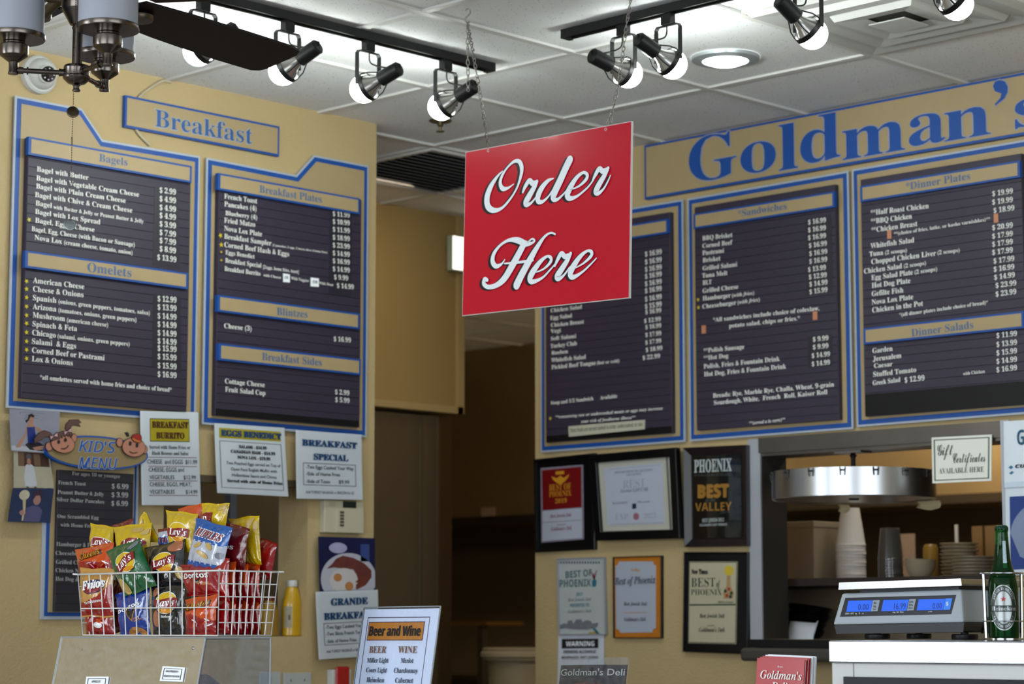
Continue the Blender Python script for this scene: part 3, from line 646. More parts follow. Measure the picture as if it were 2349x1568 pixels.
# ---- long shop name sign
z7 = Z(1470, 150, 2.672)
t = wthing('name_sign', 'long tan wall sign with big blue serif shop name above the right menu boards', 'sign', 'R', -4.995, 2.800)
b = MB(); L_ = 1.9; H_ = 0.188
b.box(0, L_, -0.02, -0.0005, 0, H_, 0); b.prism(rect(0.008, 0.008, L_ - 0.008, H_ - 0.008), -0.0212, -0.019, 1)
b.build('sign_board', [M_blue, M_tan], t)
lb = LET('letters', [mat('letter outline', (176, 178, 196), 0.5, var=0), M_blue], t)
def gl(txt, a, c, cap):
    u0, z0 = R_uz(*z7(*a), 0.022); u1, z1 = R_uz(*z7(*c), 0.022); zc = R_uz(*z7(a[0], a[1] - cap), 0.022)[1] - z0
    for mi, fat, y, g_ in ((0, 0.020, -0.0222, 0.0025), (1, -0.003, -0.0235, 0.0)):
        T(lb, txt, u0 + 4.995 - g_, u1 + 4.995 + g_, z0 - 2.800, zc, y, mi, 'ser', fat)
gl('G', (297, 722), (588, 665), 268)
gl('o', (613, 670), (830, 628), 268 * 0.98)
gl('l', (848, 648), (965, 626), 282)
gl('d', (980, 606), (1225, 575), 280)
gl('m', (1238, 582), (1620, 508), 262)
gl('a', (1645, 498), (1868, 462), 262)
gl('n', (1865, 468), (2145, 412), 258)
gl('s', (2296, 388), (2475, 352), 245)
def drop(cx, cy):
    pts = [(2160, 128), (2172, 100), (2200, 90), (2232, 98), (2250, 130), (2248, 165), (2228, 205), (2175, 245), (2170, 238), (2205, 200), (2212, 172), (2198, 168), (2172, 158)]
    return [(lambda q: (q[0] + 4.995, q[1] - 2.800))(R_uz(*z7(*p), 0.022)) for p in pts]
dp = drop(0, 0); lb.flat([( (x - sum(p[0] for p in dp) / 13) * 1.12 + sum(p[0] for p in dp) / 13, (z - sum(p[1] for p in dp) / 13) * 1.1 + sum(p[1] for p in dp) / 13) for x, z in dp], -0.0222, 0); lb.flat(dp, -0.0235, 1)
# ---- breakfast sign
bs0 = L_uz(286, 291, 0.014); bs1 = L_uz(641, 290, 0.014); bw, bh_ = bs1[0] - bs0[0], bs1[1] - bs0[1]
t = wthing('breakfast_sign', 'small tan sign with blue border reading Breakfast on the left wall', 'sign', 'L', *bs0)
b = MB(); b.box(0, bw, -0.014, -0.0005, 0, bh_, 0); b.prism(rect(0.007, 0.007, bw - 0.007, bh_ - 0.007), -0.0148, -0.013, 1); b.build('sign_board', [M_blue, M_tan], t)
lb = LET('letters', [M_bord, mat('mid blue letters', (58, 104, 170), 0.5, var=0)], t)
z1_ = Z(0, 0, 3.356)
lines(lb, bs0, 'L', 0.015, -0.0152, z1_, [('Breakfast', 1188, 972, 1945, 1112, 135, 'ser', 0.014)], 0)
lines(lb, bs0, 'L', 0.015, -0.0157, z1_, [('Breakfast', 1191, 971, 1942, 1110, 132, 'ser', -0.002)], 1)
# ================================================================== kids menu
K = Z(10, 930, 5.6); K2 = Z(0, 920, 3.921)
out = [(3.704, 1.372), (4.031, 1.372), (4.031, 1.842), (3.704, 1.842)]
org = (3.704, 1.372)
t = wthing('kids_menu_board', 'tall dark childrens menu board below the oval sign behind the chip basket', 'menu board', 'L', *org)
loc = [(p[0] - org[0], p[1] - org[1]) for p in out]
b = MB(); b.prism(loc, -0.008, -0.0005, 0); b.prism(inset(loc, 0.009), -0.009, -0.007, 1); b.prism(inset(loc, 0.020), -0.0142, -0.008, 2); b.build('backing_board', [M_bord, M_blue, M_tan], t)
ka, kb = L_uz(125, 1402, 0.024), L_uz(307, 1087, 0.024)
k0, k1, kz = ka[0] - org[0], kb[0] - org[0], kb[1] - org[1]
b = MB(); b.box(k0, k1, -0.024, -0.014, ka[1] - org[1], kz)
zz = kz - 0.002
while zz > 0.05: b.box(k0 + 0.001, k1 - 0.001, -0.0252, -0.0235, zz - 0.0258, zz); zz -= 0.0268
b.build('letter_panel', mat('kids panel slate', (34, 32, 46), 0.5, var=0.1), t, bevel=0.0005, seg=1)
lb = LET('lettering', [mat('kids letter grey', (196, 196, 196), 0.5, var=0)], t)
lines(lb, org, 'L', 0.026, -0.0258, K, [('For ages 10 or younger', 870, 890, 1490, 930, 46, 'ser', -0.004), ('French Toast', 692, 1008, 1045, 1027, 48, 'ser', -0.004), ('Peanut Butter & Jelly', 685, 1130, 1278, 1160, 48, 'ser', -0.004), ('Silver Dollar Pancakes', 673, 1225, 1282, 1257, 48, 'ser', -0.004), ('One Scrambled Egg', 680, 1440, 1212, 1460, 46, 'ser', -0.004), ('with Home Fries', 722, 1550, 1160, 1570, 46, 'ser', -0.004), ('$ 6.99', 1380, 1062, 1593, 1072, 62, 'ser', 0.0), ('$ 3.99', 1378, 1172, 1590, 1180, 62, 'ser', 0.0), ('$ 6.99', 1375, 1282, 1587, 1290, 62, 'ser', 0.0)])
lines(lb, org, 'L', 0.026, -0.0258, K2, [('Hamburger & Fries', 508, 1300, 880, 1312, 36, 'ser', -0.004), ('Cheeseburger & Fries', 500, 1380, 950, 1392, 36, 'ser', -0.004), ('Grilled Cheese', 503, 1460, 800, 1470, 36, 'ser', -0.004), ('Chicken Nuggets', 500, 1535, 830, 1545, 36, 'ser', -0.004), ('Hot Dog & Fries', 500, 1612, 815, 1620, 36, 'ser', -0.004)])
# oval sign with two cartoon heads
u0, zc = L_uz(102, 1032, 0.04); u1, zd = L_uz(338, 1046, 0.04); zt = L_uz(188, 997, 0.04)[1]; zb = L_uz(225, 1077, 0.04)[1]
org = ((u0 + u1) / 2, (zt + zb) / 2)
t = wthing('kids_menu_sign', 'oval wooden sign with two smiling cartoon children on the left wall', 'sign', 'L', *org)
ru, rz = (u1 - u0) / 2, (zt - zb) / 2
b = MB(); b.prism(ell(0, 0, ru, rz, 48), -0.044, -0.0253, 0); b.prism(ell(0, 0, ru - 0.006, rz - 0.0055, 48), -0.0452, -0.043, 1); b.build('oval_board', [M_blue, mat('oval shaded tan', (158, 136, 92), 0.5)], t)  # oval: sign tan darkened for the weaker light lower on the wall
lb = LET('letters', [M_bord, M_blue], t)
for mi, fat, y in ((0, 0.05, -0.0458), (1, 0.01, -0.0464)):
    lines(lb, org, 'L', 0.045, y, K, [("KID'S", 952, 585, 1425, 608, 140, 'obl', fat), ('MENU', 950, 800, 1450, 815, 140, 'obl', fat)], mi)
def kp(x, y): q = L_uz(*K(x, y), 0.05); return (q[0] - org[0], q[1] - org[1])
M_skin = mat('cartoon skin', (206, 140, 116), 0.5, var=0.02); M_line = mat('cartoon outline', (56, 34, 36), 0.5, var=0); M_hair = mat('cartoon brown hair', (104, 72, 68), 0.5, var=0.03)
M_bow = mat('pink bow', (226, 176, 186), 0.5); M_cap = mat('red cap', (178, 40, 36), 0.5); M_brim = mat('orange brim', (224, 120, 52), 0.5)
def kell(b, cx, cy, rx, ry, mi, y, rot=0.0, rim=True, lift=0.003):
    pts = [kp(*p) for p in ell(cx, cy, rx, ry, 30, rot)]
    if rim: b.prism([kp(*p) for p in ell(cx, cy, rx + 9, ry + 9, 30, rot)], y, y + lift, 1)
    b.prism(pts, y - 0.001, y + lift, mi)
def kpoly(b, pts, mi, y, rim=True):
    q = [kp(*p) for p in pts]
    if rim: b.prism(inset(q, -0.0016), y, y + 0.003, 1)
    b.prism(q, y - 0.001, y + 0.003, mi)
HM = [M_skin, M_line, M_hair, M_bow, M_cap, M_brim, M_ink]
b = MB()                                                       # girl
kpoly(b, [(790, 300), (800, 240), (850, 185), (960, 180), (985, 215), (955, 225), (975, 262), (900, 245), (845, 270), (815, 320)], 2, -0.048)
kpoly(b, [(600, 440), (590, 400), (520, 400), (470, 440), (400, 470), (395, 425), (440, 360), (520, 322), (590, 345), (625, 390)], 2, -0.048)
kell(b, 580, 525, 42, 52, 0, -0.048); kell(b, 900, 415, 32, 50, 0, -0.048)
kell(b, 748, 490, 150, 112, 0, -0.051, 0.25)
kpoly(b, [(600, 455), (612, 410), (660, 365), (730, 335), (800, 325), (855, 345), (870, 375), (840, 385), (820, 360), (812, 395), (785, 365), (775, 405), (750, 375), (735, 415), (715, 390), (705, 425), (660, 430)], 2, -0.0525)
for cx, cy in ((625, 390), (805, 330)):
    kpoly(b, [(cx, cy), (cx - 48, cy + 2), (cx - 40, cy + 45)], 3, -0.054); kpoly(b, [(cx, cy), (cx + 40, cy - 42), (cx + 48, cy + 10)], 3, -0.054)
kell(b, 690, 465, 17, 24, 6, -0.0535, 0, False); kell(b, 776, 440, 17, 24, 6, -0.0535, 0, False)
kpoly(b, [(722, 545), (760, 550), (795, 530), (812, 505), (816, 512), (798, 540), (762, 560), (724, 553)], 6, -0.0535, False)
b.build('girl_head', HM, t)
b = MB()                                                       # boy
kpoly(b, [(1585, 400), (1550, 340), (1575, 345), (1580, 335), (1600, 350), (1610, 395)], 6, -0.048, False)
kell(b, 1485, 472, 36, 52, 0, -0.048); kell(b, 1808, 562, 30, 50, 0, -0.048)
kell(b, 1660, 535, 145, 118, 0, -0.051, 0.15)
kpoly(b, [(1630, 405), (1650, 375), (1700, 362), (1745, 385), (1755, 420), (1745, 455), (1690, 440)], 4, -0.053)
kpoly(b, [(1630, 408), (1690, 440), (1748, 455), (1715, 475), (1660, 460), (1632, 430)], 5, -0.0545)
kell(b, 1608, 485, 16, 28, 6, -0.0535, 0, False); kell(b, 1695, 508, 16, 28, 6, -0.0535, 0, False)
kpoly(b, [(1600, 585), (1640, 604), (1700, 594), (1702, 602), (1640, 614), (1597, 592)], 6, -0.0535, False)
b.build('boy_head', HM, t)
# ================================================================== sheets and pictures on the walls
def sheet(name, label, cat, wall, quad, off, mats, thick=0.0012, group=None, part='paper', curl=0.0, margin=None):
    """a paper on the wall from its four corners (TL, TR, BR, BL in the photograph)"""
    q = [uz(wall, x, y, off) for x, y in quad]; org = (q[3][0], q[3][1])
    t = wthing(name, label, cat, wall, org[0], org[1], group=group)
    P = [Vector((p[0] - org[0], p[1] - org[1])) for p in q]
    def at(s, r): return P[3] * (1 - s) * (1 - r) + P[2] * s * (1 - r) + P[1] * s * r + P[0] * (1 - s) * r
    def yy(s, r): return -off - curl * (1 - r) ** 2
    b = MB(); fr = lambda s, r: (at(s, r).x, yy(s, r), at(s, r).y); bk_ = lambda s, r: (at(s, r).x, yy(s, r) + thick, at(s, r).y)
    b.grid(fr, 6, 10, 0); b.grid(lambda s, r: bk_(1 - s, r), 6, 10, 0)
    o = b.build(part, mats if isinstance(mats, list) else [mats], t)
    fn = lambda s, r, h=0.0006: (at(s, r).x, yy(s, r) - h, at(s, r).y)
    if margin:
        mb = MB(); m = margin
        def big(s, r):
            c = at(0.5, 0.5); p = at(s, r); d = (p - c); k = 1 + m / max(0.02, d.length); v = c + d * k
            return (v.x, yy(s, r) - 0.0042, v.y)
        mb.grid(big, 6, 10, 0); mb.build('laminate', M_lam, t)
    return t, o, P, fn, org
def prt(b, fn, poly, mi, h):
    """printed patch given in sheet fractions (s to the right, r upward), cut up a little to follow the curl"""
    b.add([fn(s, r, h) for s, r in poly], [tuple(range(len(poly)))], mi)
def pt(lb, fn, txt, s0, s1, r, cap, mi=0, sty='bold', fat=0.0, h=0.0009, tilt=0.0, just=None):
    h = h + 0.0012 if h == 0.0009 else h
    if fat > 0.024:                                            # heavy lettering: several strikes side by side
        for k in range(3):
            q = (k - 1) * (fat - 0.008) * cap * 0.9; T(lb, txt, s0 + q, s1 + q, r, cap, 0, mi, sty, 0.012, tilt, (lambda hh: lambda s, rr: fn(s, rr, hh))(h + 0.00015 * k), just)
    else: T(lb, txt, s0, s1, r, cap, 0, mi, sty, min(fat, 0.006), tilt, lambda s, rr: fn(s, rr, h), just)
def fbox(b, fn, s0, r0, s1, r1, mi, h, w):
    for a in ((s0, r0, s1, r0 + w), (s0, r1 - w, s1, r1), (s0, r0, s0 + w, r1), (s1 - w, r0, s1, r1)): prt(b, fn, rect(*a), mi, h)
M_brown_ink = mat('maroon ink', (110, 30, 30), 0.6, var=0)
M_teal_ink = mat('blue title ink', (20, 96, 160), 0.5, var=0); M_navy = mat('navy ink', (22, 34, 62), 0.5, var=0)
# breakfast burrito
t, o, P, fn, _ = sheet('price_sheet', 'white laminated burrito price sheet with a yellow title box', 'notice', 'L', [(322, 942), (455, 945), (459, 1158), (324, 1158)], 0.03, M_paper, curl=0.004, margin=0.004, group='laminated price sheets on the left wall')
b = MB(); prt(b, fn, rect(0.16, 0.68, 0.83, 0.92), 0, 0.0003); fbox(b, fn, 0.155, 0.676, 0.835, 0.924, 1, 0.0005, 0.008)
for r in (0.505, 0.41, 0.255, 0.10): prt(b, fn, rect(0.12, r, 0.95, r + 0.006), 2, 0.0004)
b.build('printed_boxes', [M_yel, M_navy, mat('maroon rule', (150, 60, 80), 0.6, var=0)], o)
lb = LET('print', [M_brown_ink, M_ink], o)
pt(lb, fn, 'BREAKFAST', 0.19, 0.81, 0.825, 0.065, 0, 'ser', 0.03); pt(lb, fn, 'BURRITO', 0.26, 0.74, 0.71, 0.065, 0, 'ser', 0.03)
pt(lb, fn, 'Served with Home Fries or', 0.14, 0.84, 0.60, 0.036, 1, 'ser'); pt(lb, fn, 'Hash Browns and Salsa', 0.18, 0.8, 0.535, 0.036, 1, 'ser')
pt(lb, fn, 'CHEESE  and EGGS  $11.99', 0.10, 0.95, 0.44, 0.045, 1, 'sans'); pt(lb, fn, 'CHEESE, EGGS and', 0.12, 0.72, 0.355, 0.045, 1, 'sans'); pt(lb, fn, 'VEGETABLES', 0.13, 0.55, 0.275, 0.042, 1, 'sans'); pt(lb, fn, '$12.99', 0.71, 0.92, 0.275, 0.042, 1, 'sans')
pt(lb, fn, 'CHEESE, EGGS, MEAT,', 0.13, 0.84, 0.20, 0.042, 1, 'sans'); pt(lb, fn, 'VEGETABLES', 0.13, 0.55, 0.12, 0.042, 1, 'sans'); pt(lb, fn, '$14.99', 0.74, 0.94, 0.12, 0.042, 1, 'sans')
# eggs benedict
t, o, P, fn, _ = sheet('price_sheet', 'white laminated eggs Benedict sheet with a yellow title bar', 'notice', 'L', [(492, 970), (652.6, 981), (658.5, 1138.5), (496, 1130)], 0.03, M_paper, curl=0.006, margin=0.005, group='laminated price sheets on the left wall')
b = MB(); prt(b, fn, rect(0.06, 0.795, 0.94, 0.94), 0, 0.0003); fbox(b, fn, 0.06, 0.08, 0.94, 0.755, 1, 0.0004, 0.007); b.build('printed_boxes', [M_yel, M_navy], o)
lb = LET('print', [M_teal_ink, M_ink], o)
pt(lb, fn, 'EGGS BENEDICT', 0.085, 0.94, 0.825, 0.085, 0, 'ser', 0.06)
for s0, s1, r, tx, f in ((0.33, 0.72, 0.665, 'SALAMI - $14.99', .03), (0.21, 0.84, 0.59, 'CANADIAN HAM - $14.99', .03), (0.3, 0.765, 0.51, 'NOVA LOX - $19.99', .03), (0.14, 0.91, 0.42, 'Two Poached Eggs served on Top of', 0), (0.2, 0.85, 0.335, 'Open Face English Muffin with', 0), (0.21, 0.84, 0.25, 'Hollandaise Sauce and Chives', 0), (0.14, 0.92, 0.165, 'Served with side of Home Fries', .03)):
    pt(lb, fn, tx, s0, s1, r, 0.042, 1, 'ser' if f else 'sans', f or 0.02)
# breakfast special
t, o, P, fn, _ = sheet('price_sheet', 'white laminated breakfast special sheet above the thermostat', 'notice', 'L', [(679, 986), (829.5, 996.6), (830.5, 1146), (679, 1143)], 0.034, M_paper, curl=0.004, margin=0.004, group='laminated price sheets on the left wall')
b = MB(); fbox(b, fn, 0.10, 0.20, 0.90, 0.53, 0, 0.0004, 0.008); b.build('printed_box', [M_navy], o)
lb = LET('print', [M_teal_ink, M_ink], o)
pt(lb, fn, 'BREAKFAST', 0.085, 0.92, 0.78, 0.09, 0, 'ser', 0.06); pt(lb, fn, 'SPECIAL', 0.26, 0.78, 0.58, 0.09, 0, 'ser', 0.06)
pt(lb, fn, '-Two Eggs Cooked Your Way', 0.14, 0.86, 0.445, 0.05, 1, 'sans', 0.01); pt(lb, fn, '-Side of Home Fries', 0.14, 0.65, 0.345, 0.05, 1, 'sans', 0.01); pt(lb, fn, '-Side of Toast', 0.14, 0.5, 0.235, 0.05, 1, 'sans', 0.01); pt(lb, fn, '$9.99', 0.63, 0.79, 0.235, 0.055, 1, 'sans', 0.01)
pt(lb, fn, 'Add TURKEY SAUSAGE or BACON for $3', 0.13, 0.86, 0.08, 0.04, 1, 'sans')
# grande breakfast
t, o, P, fn, _ = sheet('price_sheet', 'white laminated grande breakfast sheet partly behind the beer and wine stand', 'notice', 'L', [(724.3, 1357), (866.8, 1352), (869, 1502), (730, 1512)], 0.03, M_paper, curl=0.004, margin=0.004, group='laminated price sheets on the left wall')
b = MB(); fbox(b, fn, 0.10, 0.20, 0.90, 0.53, 0, 0.0004, 0.008); b.build('printed_box', [M_navy], o)
lb = LET('print', [M_teal_ink, M_ink], o)
pt(lb, fn, 'GRANDE', 0.23, 0.82, 0.79, 0.10, 0, 'ser', 0.05); pt(lb, fn, 'BREAKFAST', 0.11, 0.93, 0.58, 0.10, 0, 'ser', 0.05)
pt(lb, fn, '-Two Eggs Cooked Your Way', 0.13, 0.86, 0.445, 0.05, 1, 'sans', 0.01); pt(lb, fn, '-Two Slices French Toast', 0.13, 0.74, 0.345, 0.05, 1, 'sans', 0.01); pt(lb, fn, '-Side of Home Fries', 0.13, 0.62, 0.235, 0.05, 1, 'sans', 0.01); pt(lb, fn, 'Add TURKEY SAUSAGE or BACON for $3', 0.12, 0.86, 0.09, 0.04, 1, 'sans')
# breakfast plate poster
M_pblue = mat('photo dark blue', (20, 26, 78), 0.3, var=0.25, scale=12, coat=0.3)
t, o, P, fn, _ = sheet('food_poster', 'glossy photo poster of a fried egg breakfast plate', 'poster', 'L', [(730, 1230), (859.8, 1234), (861, 1353), (734, 1357)], 0.028, M_pblue)
M_plate = mat('photo plate', (206, 206, 222), 0.3, var=0.05); M_hash = mat('photo hash', (116, 54, 48), 0.4, var=0.4, scale=60); M_yolk = mat('photo yolk', (206, 142, 84), 0.3); M_eggw = mat('photo egg white', (228, 222, 222), 0.3); M_saus = mat('photo sausage', (126, 62, 46), 0.3, var=0.3, scale=40); M_lil = mat('photo lilac wrap', (190, 186, 226), 0.3, var=0.2, scale=30)
b = MB()
def cl(poly): return [(min(0.995, max(0.005, s)), min(0.99, max(0.01, r))) for s, r in poly]
prt(b, fn, cl(ell(0.52, 0.22, 0.50, 0.49, 40)), 0, 0.0003); prt(b, fn, cl(ell(0.34, 0.80, 0.16, 0.10, 16)), 5, 0.0003); prt(b, fn, rect(0.74, 0.55, 0.9, 0.88), 6, 0.0003)
prt(b, fn, cl([(0.13, 0.42), (0.22, 0.50), (0.3, 0.6), (0.42, 0.66), (0.6, 0.62), (0.8, 0.52), (0.93, 0.38), (0.93, 0.25), (0.82, 0.1), (0.66, 0.02), (0.62, 0.14), (0.66, 0.3), (0.6, 0.4), (0.4, 0.42), (0.26, 0.44)]), 1, 0.0005)
prt(b, fn, cl(ell(0.43, 0.2, 0.25, 0.23, 24)), 2, 0.0007); prt(b, fn, ell(0.32, 0.255, 0.075, 0.075, 18), 3, 0.0009); prt(b, fn, cl(ell(0.52, 0.09, 0.075, 0.085, 18)), 3, 0.0009)
for k in range(3): prt(b, fn, cl(ell(0.75, 0.22 - k * 0.06, 0.13, 0.028, 14, 0.5)), 4, 0.0009)
b.build('print', [M_plate, M_hash, M_eggw, M_yolk, M_saus, M_lil, mat('photo blue cup', (62, 84, 150), 0.3)], o)
# three family snapshots
M_ph = lambda n, c, v=0.12: mat('photo ' + n, c, 0.35, var=v, scale=24)
t, o, P, fn, _ = sheet('snapshot', 'snapshot of a seated dancer in a blue leotard', 'photo', 'L', [(21.6, 937), (137.7, 943), (131, 1041), (23.4, 1033)], 0.03, M_ph('grey studio wall', (158, 160, 178)), group='snapshots pinned on the left wall', curl=0.004)
sk = M_ph('skin', (186, 138, 118)); b = MB()
for x0, r in ((0.2, 0.93), (0.32, 0.87), (0.44, 0.92), (0.3, 0.8)): prt(b, fn, rect(x0, r, x0 + 0.26, r + 0.008), 4, 0.0003); prt(b, fn, rect(x0, r - 0.06, x0 + 0.008, r), 4, 0.0003)
prt(b, fn, rect(0.01, 0.01, 0.97, 0.12), 5, 0.0003)
prt(b, fn, [(0.33, 0.60), (0.4, 0.62), (0.30, 0.36), (0.18, 0.14), (0.1, 0.1), (0.12, 0.08), (0.2, 0.1), (0.28, 0.28)], 0, 0.0004)
prt(b, fn, [(0.5, 0.62), (0.6, 0.58), (0.72, 0.46), (0.70, 0.42), (0.54, 0.52)], 0, 0.0004); prt(b, fn, [(0.37, 0.72), (0.46, 0.72), (0.5, 0.6), (0.34, 0.6)], 0, 0.0004); prt(b, fn, ell(0.425, 0.77, 0.062, 0.095, 18), 0, 0.0005)
prt(b, fn, [(0.34, 0.58), (0.50, 0.60), (0.54, 0.2), (0.36, 0.2)], 1, 0.0006); prt(b, fn, [(0.3, 0.16), (0.4, 0.26), (0.6, 0.24), (0.78, 0.12), (0.66, 0.04), (0.4, 0.05)], 2, 0.0006); prt(b, fn, [(0.45, 0.11), (0.7, 0.18), (0.76, 0.08), (0.5, 0.05)], 0, 0.0008)
prt(b, fn, [(0.36, 0.78), (0.37, 0.88), (0.43, 0.91), (0.49, 0.87), (0.48, 0.82), (0.41, 0.84), (0.38, 0.76), (0.33, 0.68), (0.31, 0.74)], 3, 0.0007)
b.build('print', [sk, M_ph('leotard', (28, 52, 130)), M_ph('skirt', (24, 24, 40)), M_ph('dark hair', (30, 24, 28)), M_ph('mortar', (112, 116, 136)), M_ph('floor', (190, 192, 204))], o)
t, o, P, fn, _ = sheet('snapshot', 'snapshot of a man in a white shirt and cap', 'photo', 'L', [(31.4, 1034), (113, 1039), (124, 1119), (31.4, 1118)], 0.028, M_ph('cream wall', (188, 182, 160)), group='snapshots pinned on the left wall')
b = MB(); prt(b, fn, rect(0.12, 0.6, 0.96, 0.99), 0, 0.0003); prt(b, fn, rect(0.13, 0.6, 0.28, 0.985), 1, 0.0004); prt(b, fn, rect(0.55, 0.62, 0.72, 0.95), 1, 0.0004)
prt(b, fn, [(0.31, 0.62), (0.36, 0.66), (0.46, 0.66), (0.53, 0.6), (0.58, 0.1), (0.55, 0.02), (0.5, 0.04), (0.34, 0.02), (0.28, 0.05), (0.26, 0.3)], 2, 0.0006)
prt(b, fn, ell(0.405, 0.73, 0.055, 0.10, 18), 3, 0.0007); prt(b, fn, [(0.33, 0.80), (0.345, 0.93), (0.41, 0.965), (0.465, 0.92), (0.475, 0.8), (0.4, 0.84)], 4, 0.0009); prt(b, fn, rect(0.31, 0.0, 0.37, 0.04), 4, 0.0008); prt(b, fn, rect(0.5, 0.0, 0.56, 0.04), 4, 0.0008)
b.build('print', [M_ph('brown shelf', (70, 44, 36)), M_ph('tan board', (118, 92, 72)), M_ph('white shirt', (206, 210, 216), 0.06), M_ph('face', (172, 126, 106)), M_ph('grey cap', (82, 84, 96))], o)
t, o, P, fn, _ = sheet('snapshot', 'snapshot of a boy holding up a silver trophy', 'photo', 'L', [(29.6, 1119), (123.8, 1120), (113.6, 1198.7), (17, 1196)], 0.028, M_ph('deep blue backdrop', (22, 48, 92), 0.3), group='snapshots pinned on the left wall', curl=0.003)
b = MB(); prt(b, fn, [(0.36, 0.02), (0.40, 0.4), (0.52, 0.5), (0.7, 0.46), (0.78, 0.34), (0.74, 0.02)], 0, 0.0004); prt(b, fn, [(0.4, 0.42), (0.5, 0.48), (0.36, 0.34), (0.28, 0.24), (0.22, 0.28)], 0, 0.0005)
prt(b, fn, ell(0.62, 0.66, 0.09, 0.15, 20), 1, 0.0006); prt(b, fn, [(0.52, 0.66), (0.50, 0.86), (0.58, 0.96), (0.70, 0.94), (0.74, 0.8), (0.72, 0.66), (0.68, 0.8), (0.58, 0.78)], 2, 0.0008)
prt(b, fn, ell(0.30, 0.80, 0.125, 0.15, 20), 3, 0.0006); prt(b, fn, [(0.27, 0.68), (0.35, 0.68), (0.37, 0.40), (0.35, 0.05), (0.31, 0.03), (0.31, 0.4)], 4, 0.0007); prt(b, fn, ell(0.31, 0.28, 0.075, 0.08, 14), 1, 0.0009)
b.build('print', [M_ph('denim shirt', (84, 84, 128)), M_ph('boy face', (176, 130, 122)), M_ph('purple brown hair', (58, 34, 66)), M_ph('silver globe', (208, 200, 176), 0.3), M_ph('pale handle', (200, 186, 150))], o)
# thermostat
u0, z1_ = L_uz(742, 1146, 0.02); u1, z0 = L_uz(831, 1224, 0.02)
t = wthing('thermostat', 'beige wall thermostat below the breakfast special sheet', 'thermostat', 'L', u0, z0)
w, h = u1 - u0, z1_ - z0
M_bei = mat('beige plastic', (216, 210, 182), 0.45, var=0.02); M_bei2 = mat('darker beige plastic', (176, 170, 146), 0.45)
MB().box(0, w, -0.026, -0.0005, 0, h).build('case', M_bei, t, bevel=0.002)
MB().box(w * 0.30, w * 0.99, -0.028, -0.0255, 0.002, h * 0.74).build('door', M_bei, t, bevel=0.001)
MB().box(w * 0.46, w * 0.80, -0.0272, -0.0255, h * 0.79, h * 0.99).build('display', mat('display dark', (34, 42, 36), 0.2), t)
b = MB()
for k in range(5): b.box(w * 0.38, w * 0.48, -0.0292, -0.0275, h * (0.2 + 0.1 * k), h * (0.275 + 0.1 * k))
b.build('buttons', mat('button olive', (92, 88, 70), 0.5), t)
b = MB()
for k in range(4): b.box(w * 0.12, w * 0.27, -0.0268, -0.0255, h * (0.82 + 0.04 * k), h * (0.835 + 0.04 * k))
b.build('vents', M_bei2, t)
# light switches, dispenser
for lab, x0, x1, y0 in (('white switch plate next to the clear case', 596, 644, 1541), ('wide white two-switch plate below the mustard niche', 651, 714, 1543)):
    a = L_uz(x0, y0, 0.005); c = L_uz(x1, y0, 0.005)
    t = wthing('switch_plate', lab, 'switch plate', 'L', a[0], a[1] - 0.115, group='switch plates under the niche')
    MB().box(0, c[0] - a[0], -0.006, -0.0005, 0, 0.115).build('plate', mat('switch white', (206, 210, 210), 0.4, var=0.02), t, bevel=0.0015)
    n = 1 if x1 - x0 < 50 else 2
    for k in range(n):
        x = (c[0] - a[0]) * (k + 0.5) / n
        MB().box(x - 0.004, x + 0.004, -0.016, -0.005, 0.055, 0.066).build('toggle', M_white, t, bevel=0.001)
        MB().lathe([(0.003, 0), (0.003, 0.0012), (0, 0.0014)], o=(x, -0.006, 0.092), M=Mx, n=10).build('screw', M_steel, t)
a = L_uz(764, 1528, 0.03); c = L_uz(806, 1528, 0.03)
t = wthing('wall_dispenser', 'small white wall box with a red flap below the grande breakfast sheet', 'dispenser', 'L', a[0], a[1] - 0.2)
w = c[0] - a[0]
MB().box(0, w, -0.03, -0.0005, 0, 0.19).build('box', M_white, t, bevel=0.002); MB().box(w * 0.12, w * 0.82, -0.04, -0.028, 0.01, 0.2).build('flap', mat('flap red', (196, 20, 26), 0.25, coat=0.5), t, bevel=0.005)
# ================================================================== framed awards on the right wall
def frame(label, quad, width, depth, fm, group='framed awards on the right wall', name='framed_award', off=0.0, tiltq=None, glass=False, backm=None, yi=None, wr=None):
    q = [R_uz(x, y, depth + off) for x, y in quad]; org = q[3]
    t = wthing(name, label, 'frame', 'R', org[0], org[1], group=group)
    P = [(p[0] - org[0], p[1] - org[1]) for p in q]
    P2 = P[::-1]; inn = inset(P2, width)
    b = MB(); b.ring(P2, inn, -depth - off, -0.0005 - off, 0, yi); b.build('frame', fm, t, bevel=0.002)
    MB().prism(inn, -depth * 0.5 - off, -0.001 - off).build('backing', backm or M_black, t)
    if glass: MB().prism(inn, -depth * 0.72 - off, -depth * 0.7 - off).build('glass_pane', M_glass, t)
    def fn(x, y, d=0.5): p = R_uz(x, y, depth * d + off); return (p[0] - org[0], p[1] - org[1])
    return t, fn, -depth * 0.5 - off
K1 = Z(1200, 1000, 4.35); K3 = Z(1200, 1240, 4.35)
def FP(fn, K, pts): return [fn(*K(*p)) for p in pts]
def FT(lb, fn, K, y, rows, mi=0, sty='ser', fat=0.0):
    for tx, x0, y0, x1, y1, cap in rows:
        a = fn(*K(x0, y0)); c = fn(*K(x1, y1)); e = fn(*K(x0, y0 - cap))
        T(lb, tx, a[0], a[0] + math.hypot(c[0] - a[0], c[1] - a[1]), a[1], e[1] - a[1], y, mi, sty, fat, math.atan2(c[1] - a[1], c[0] - a[0]))
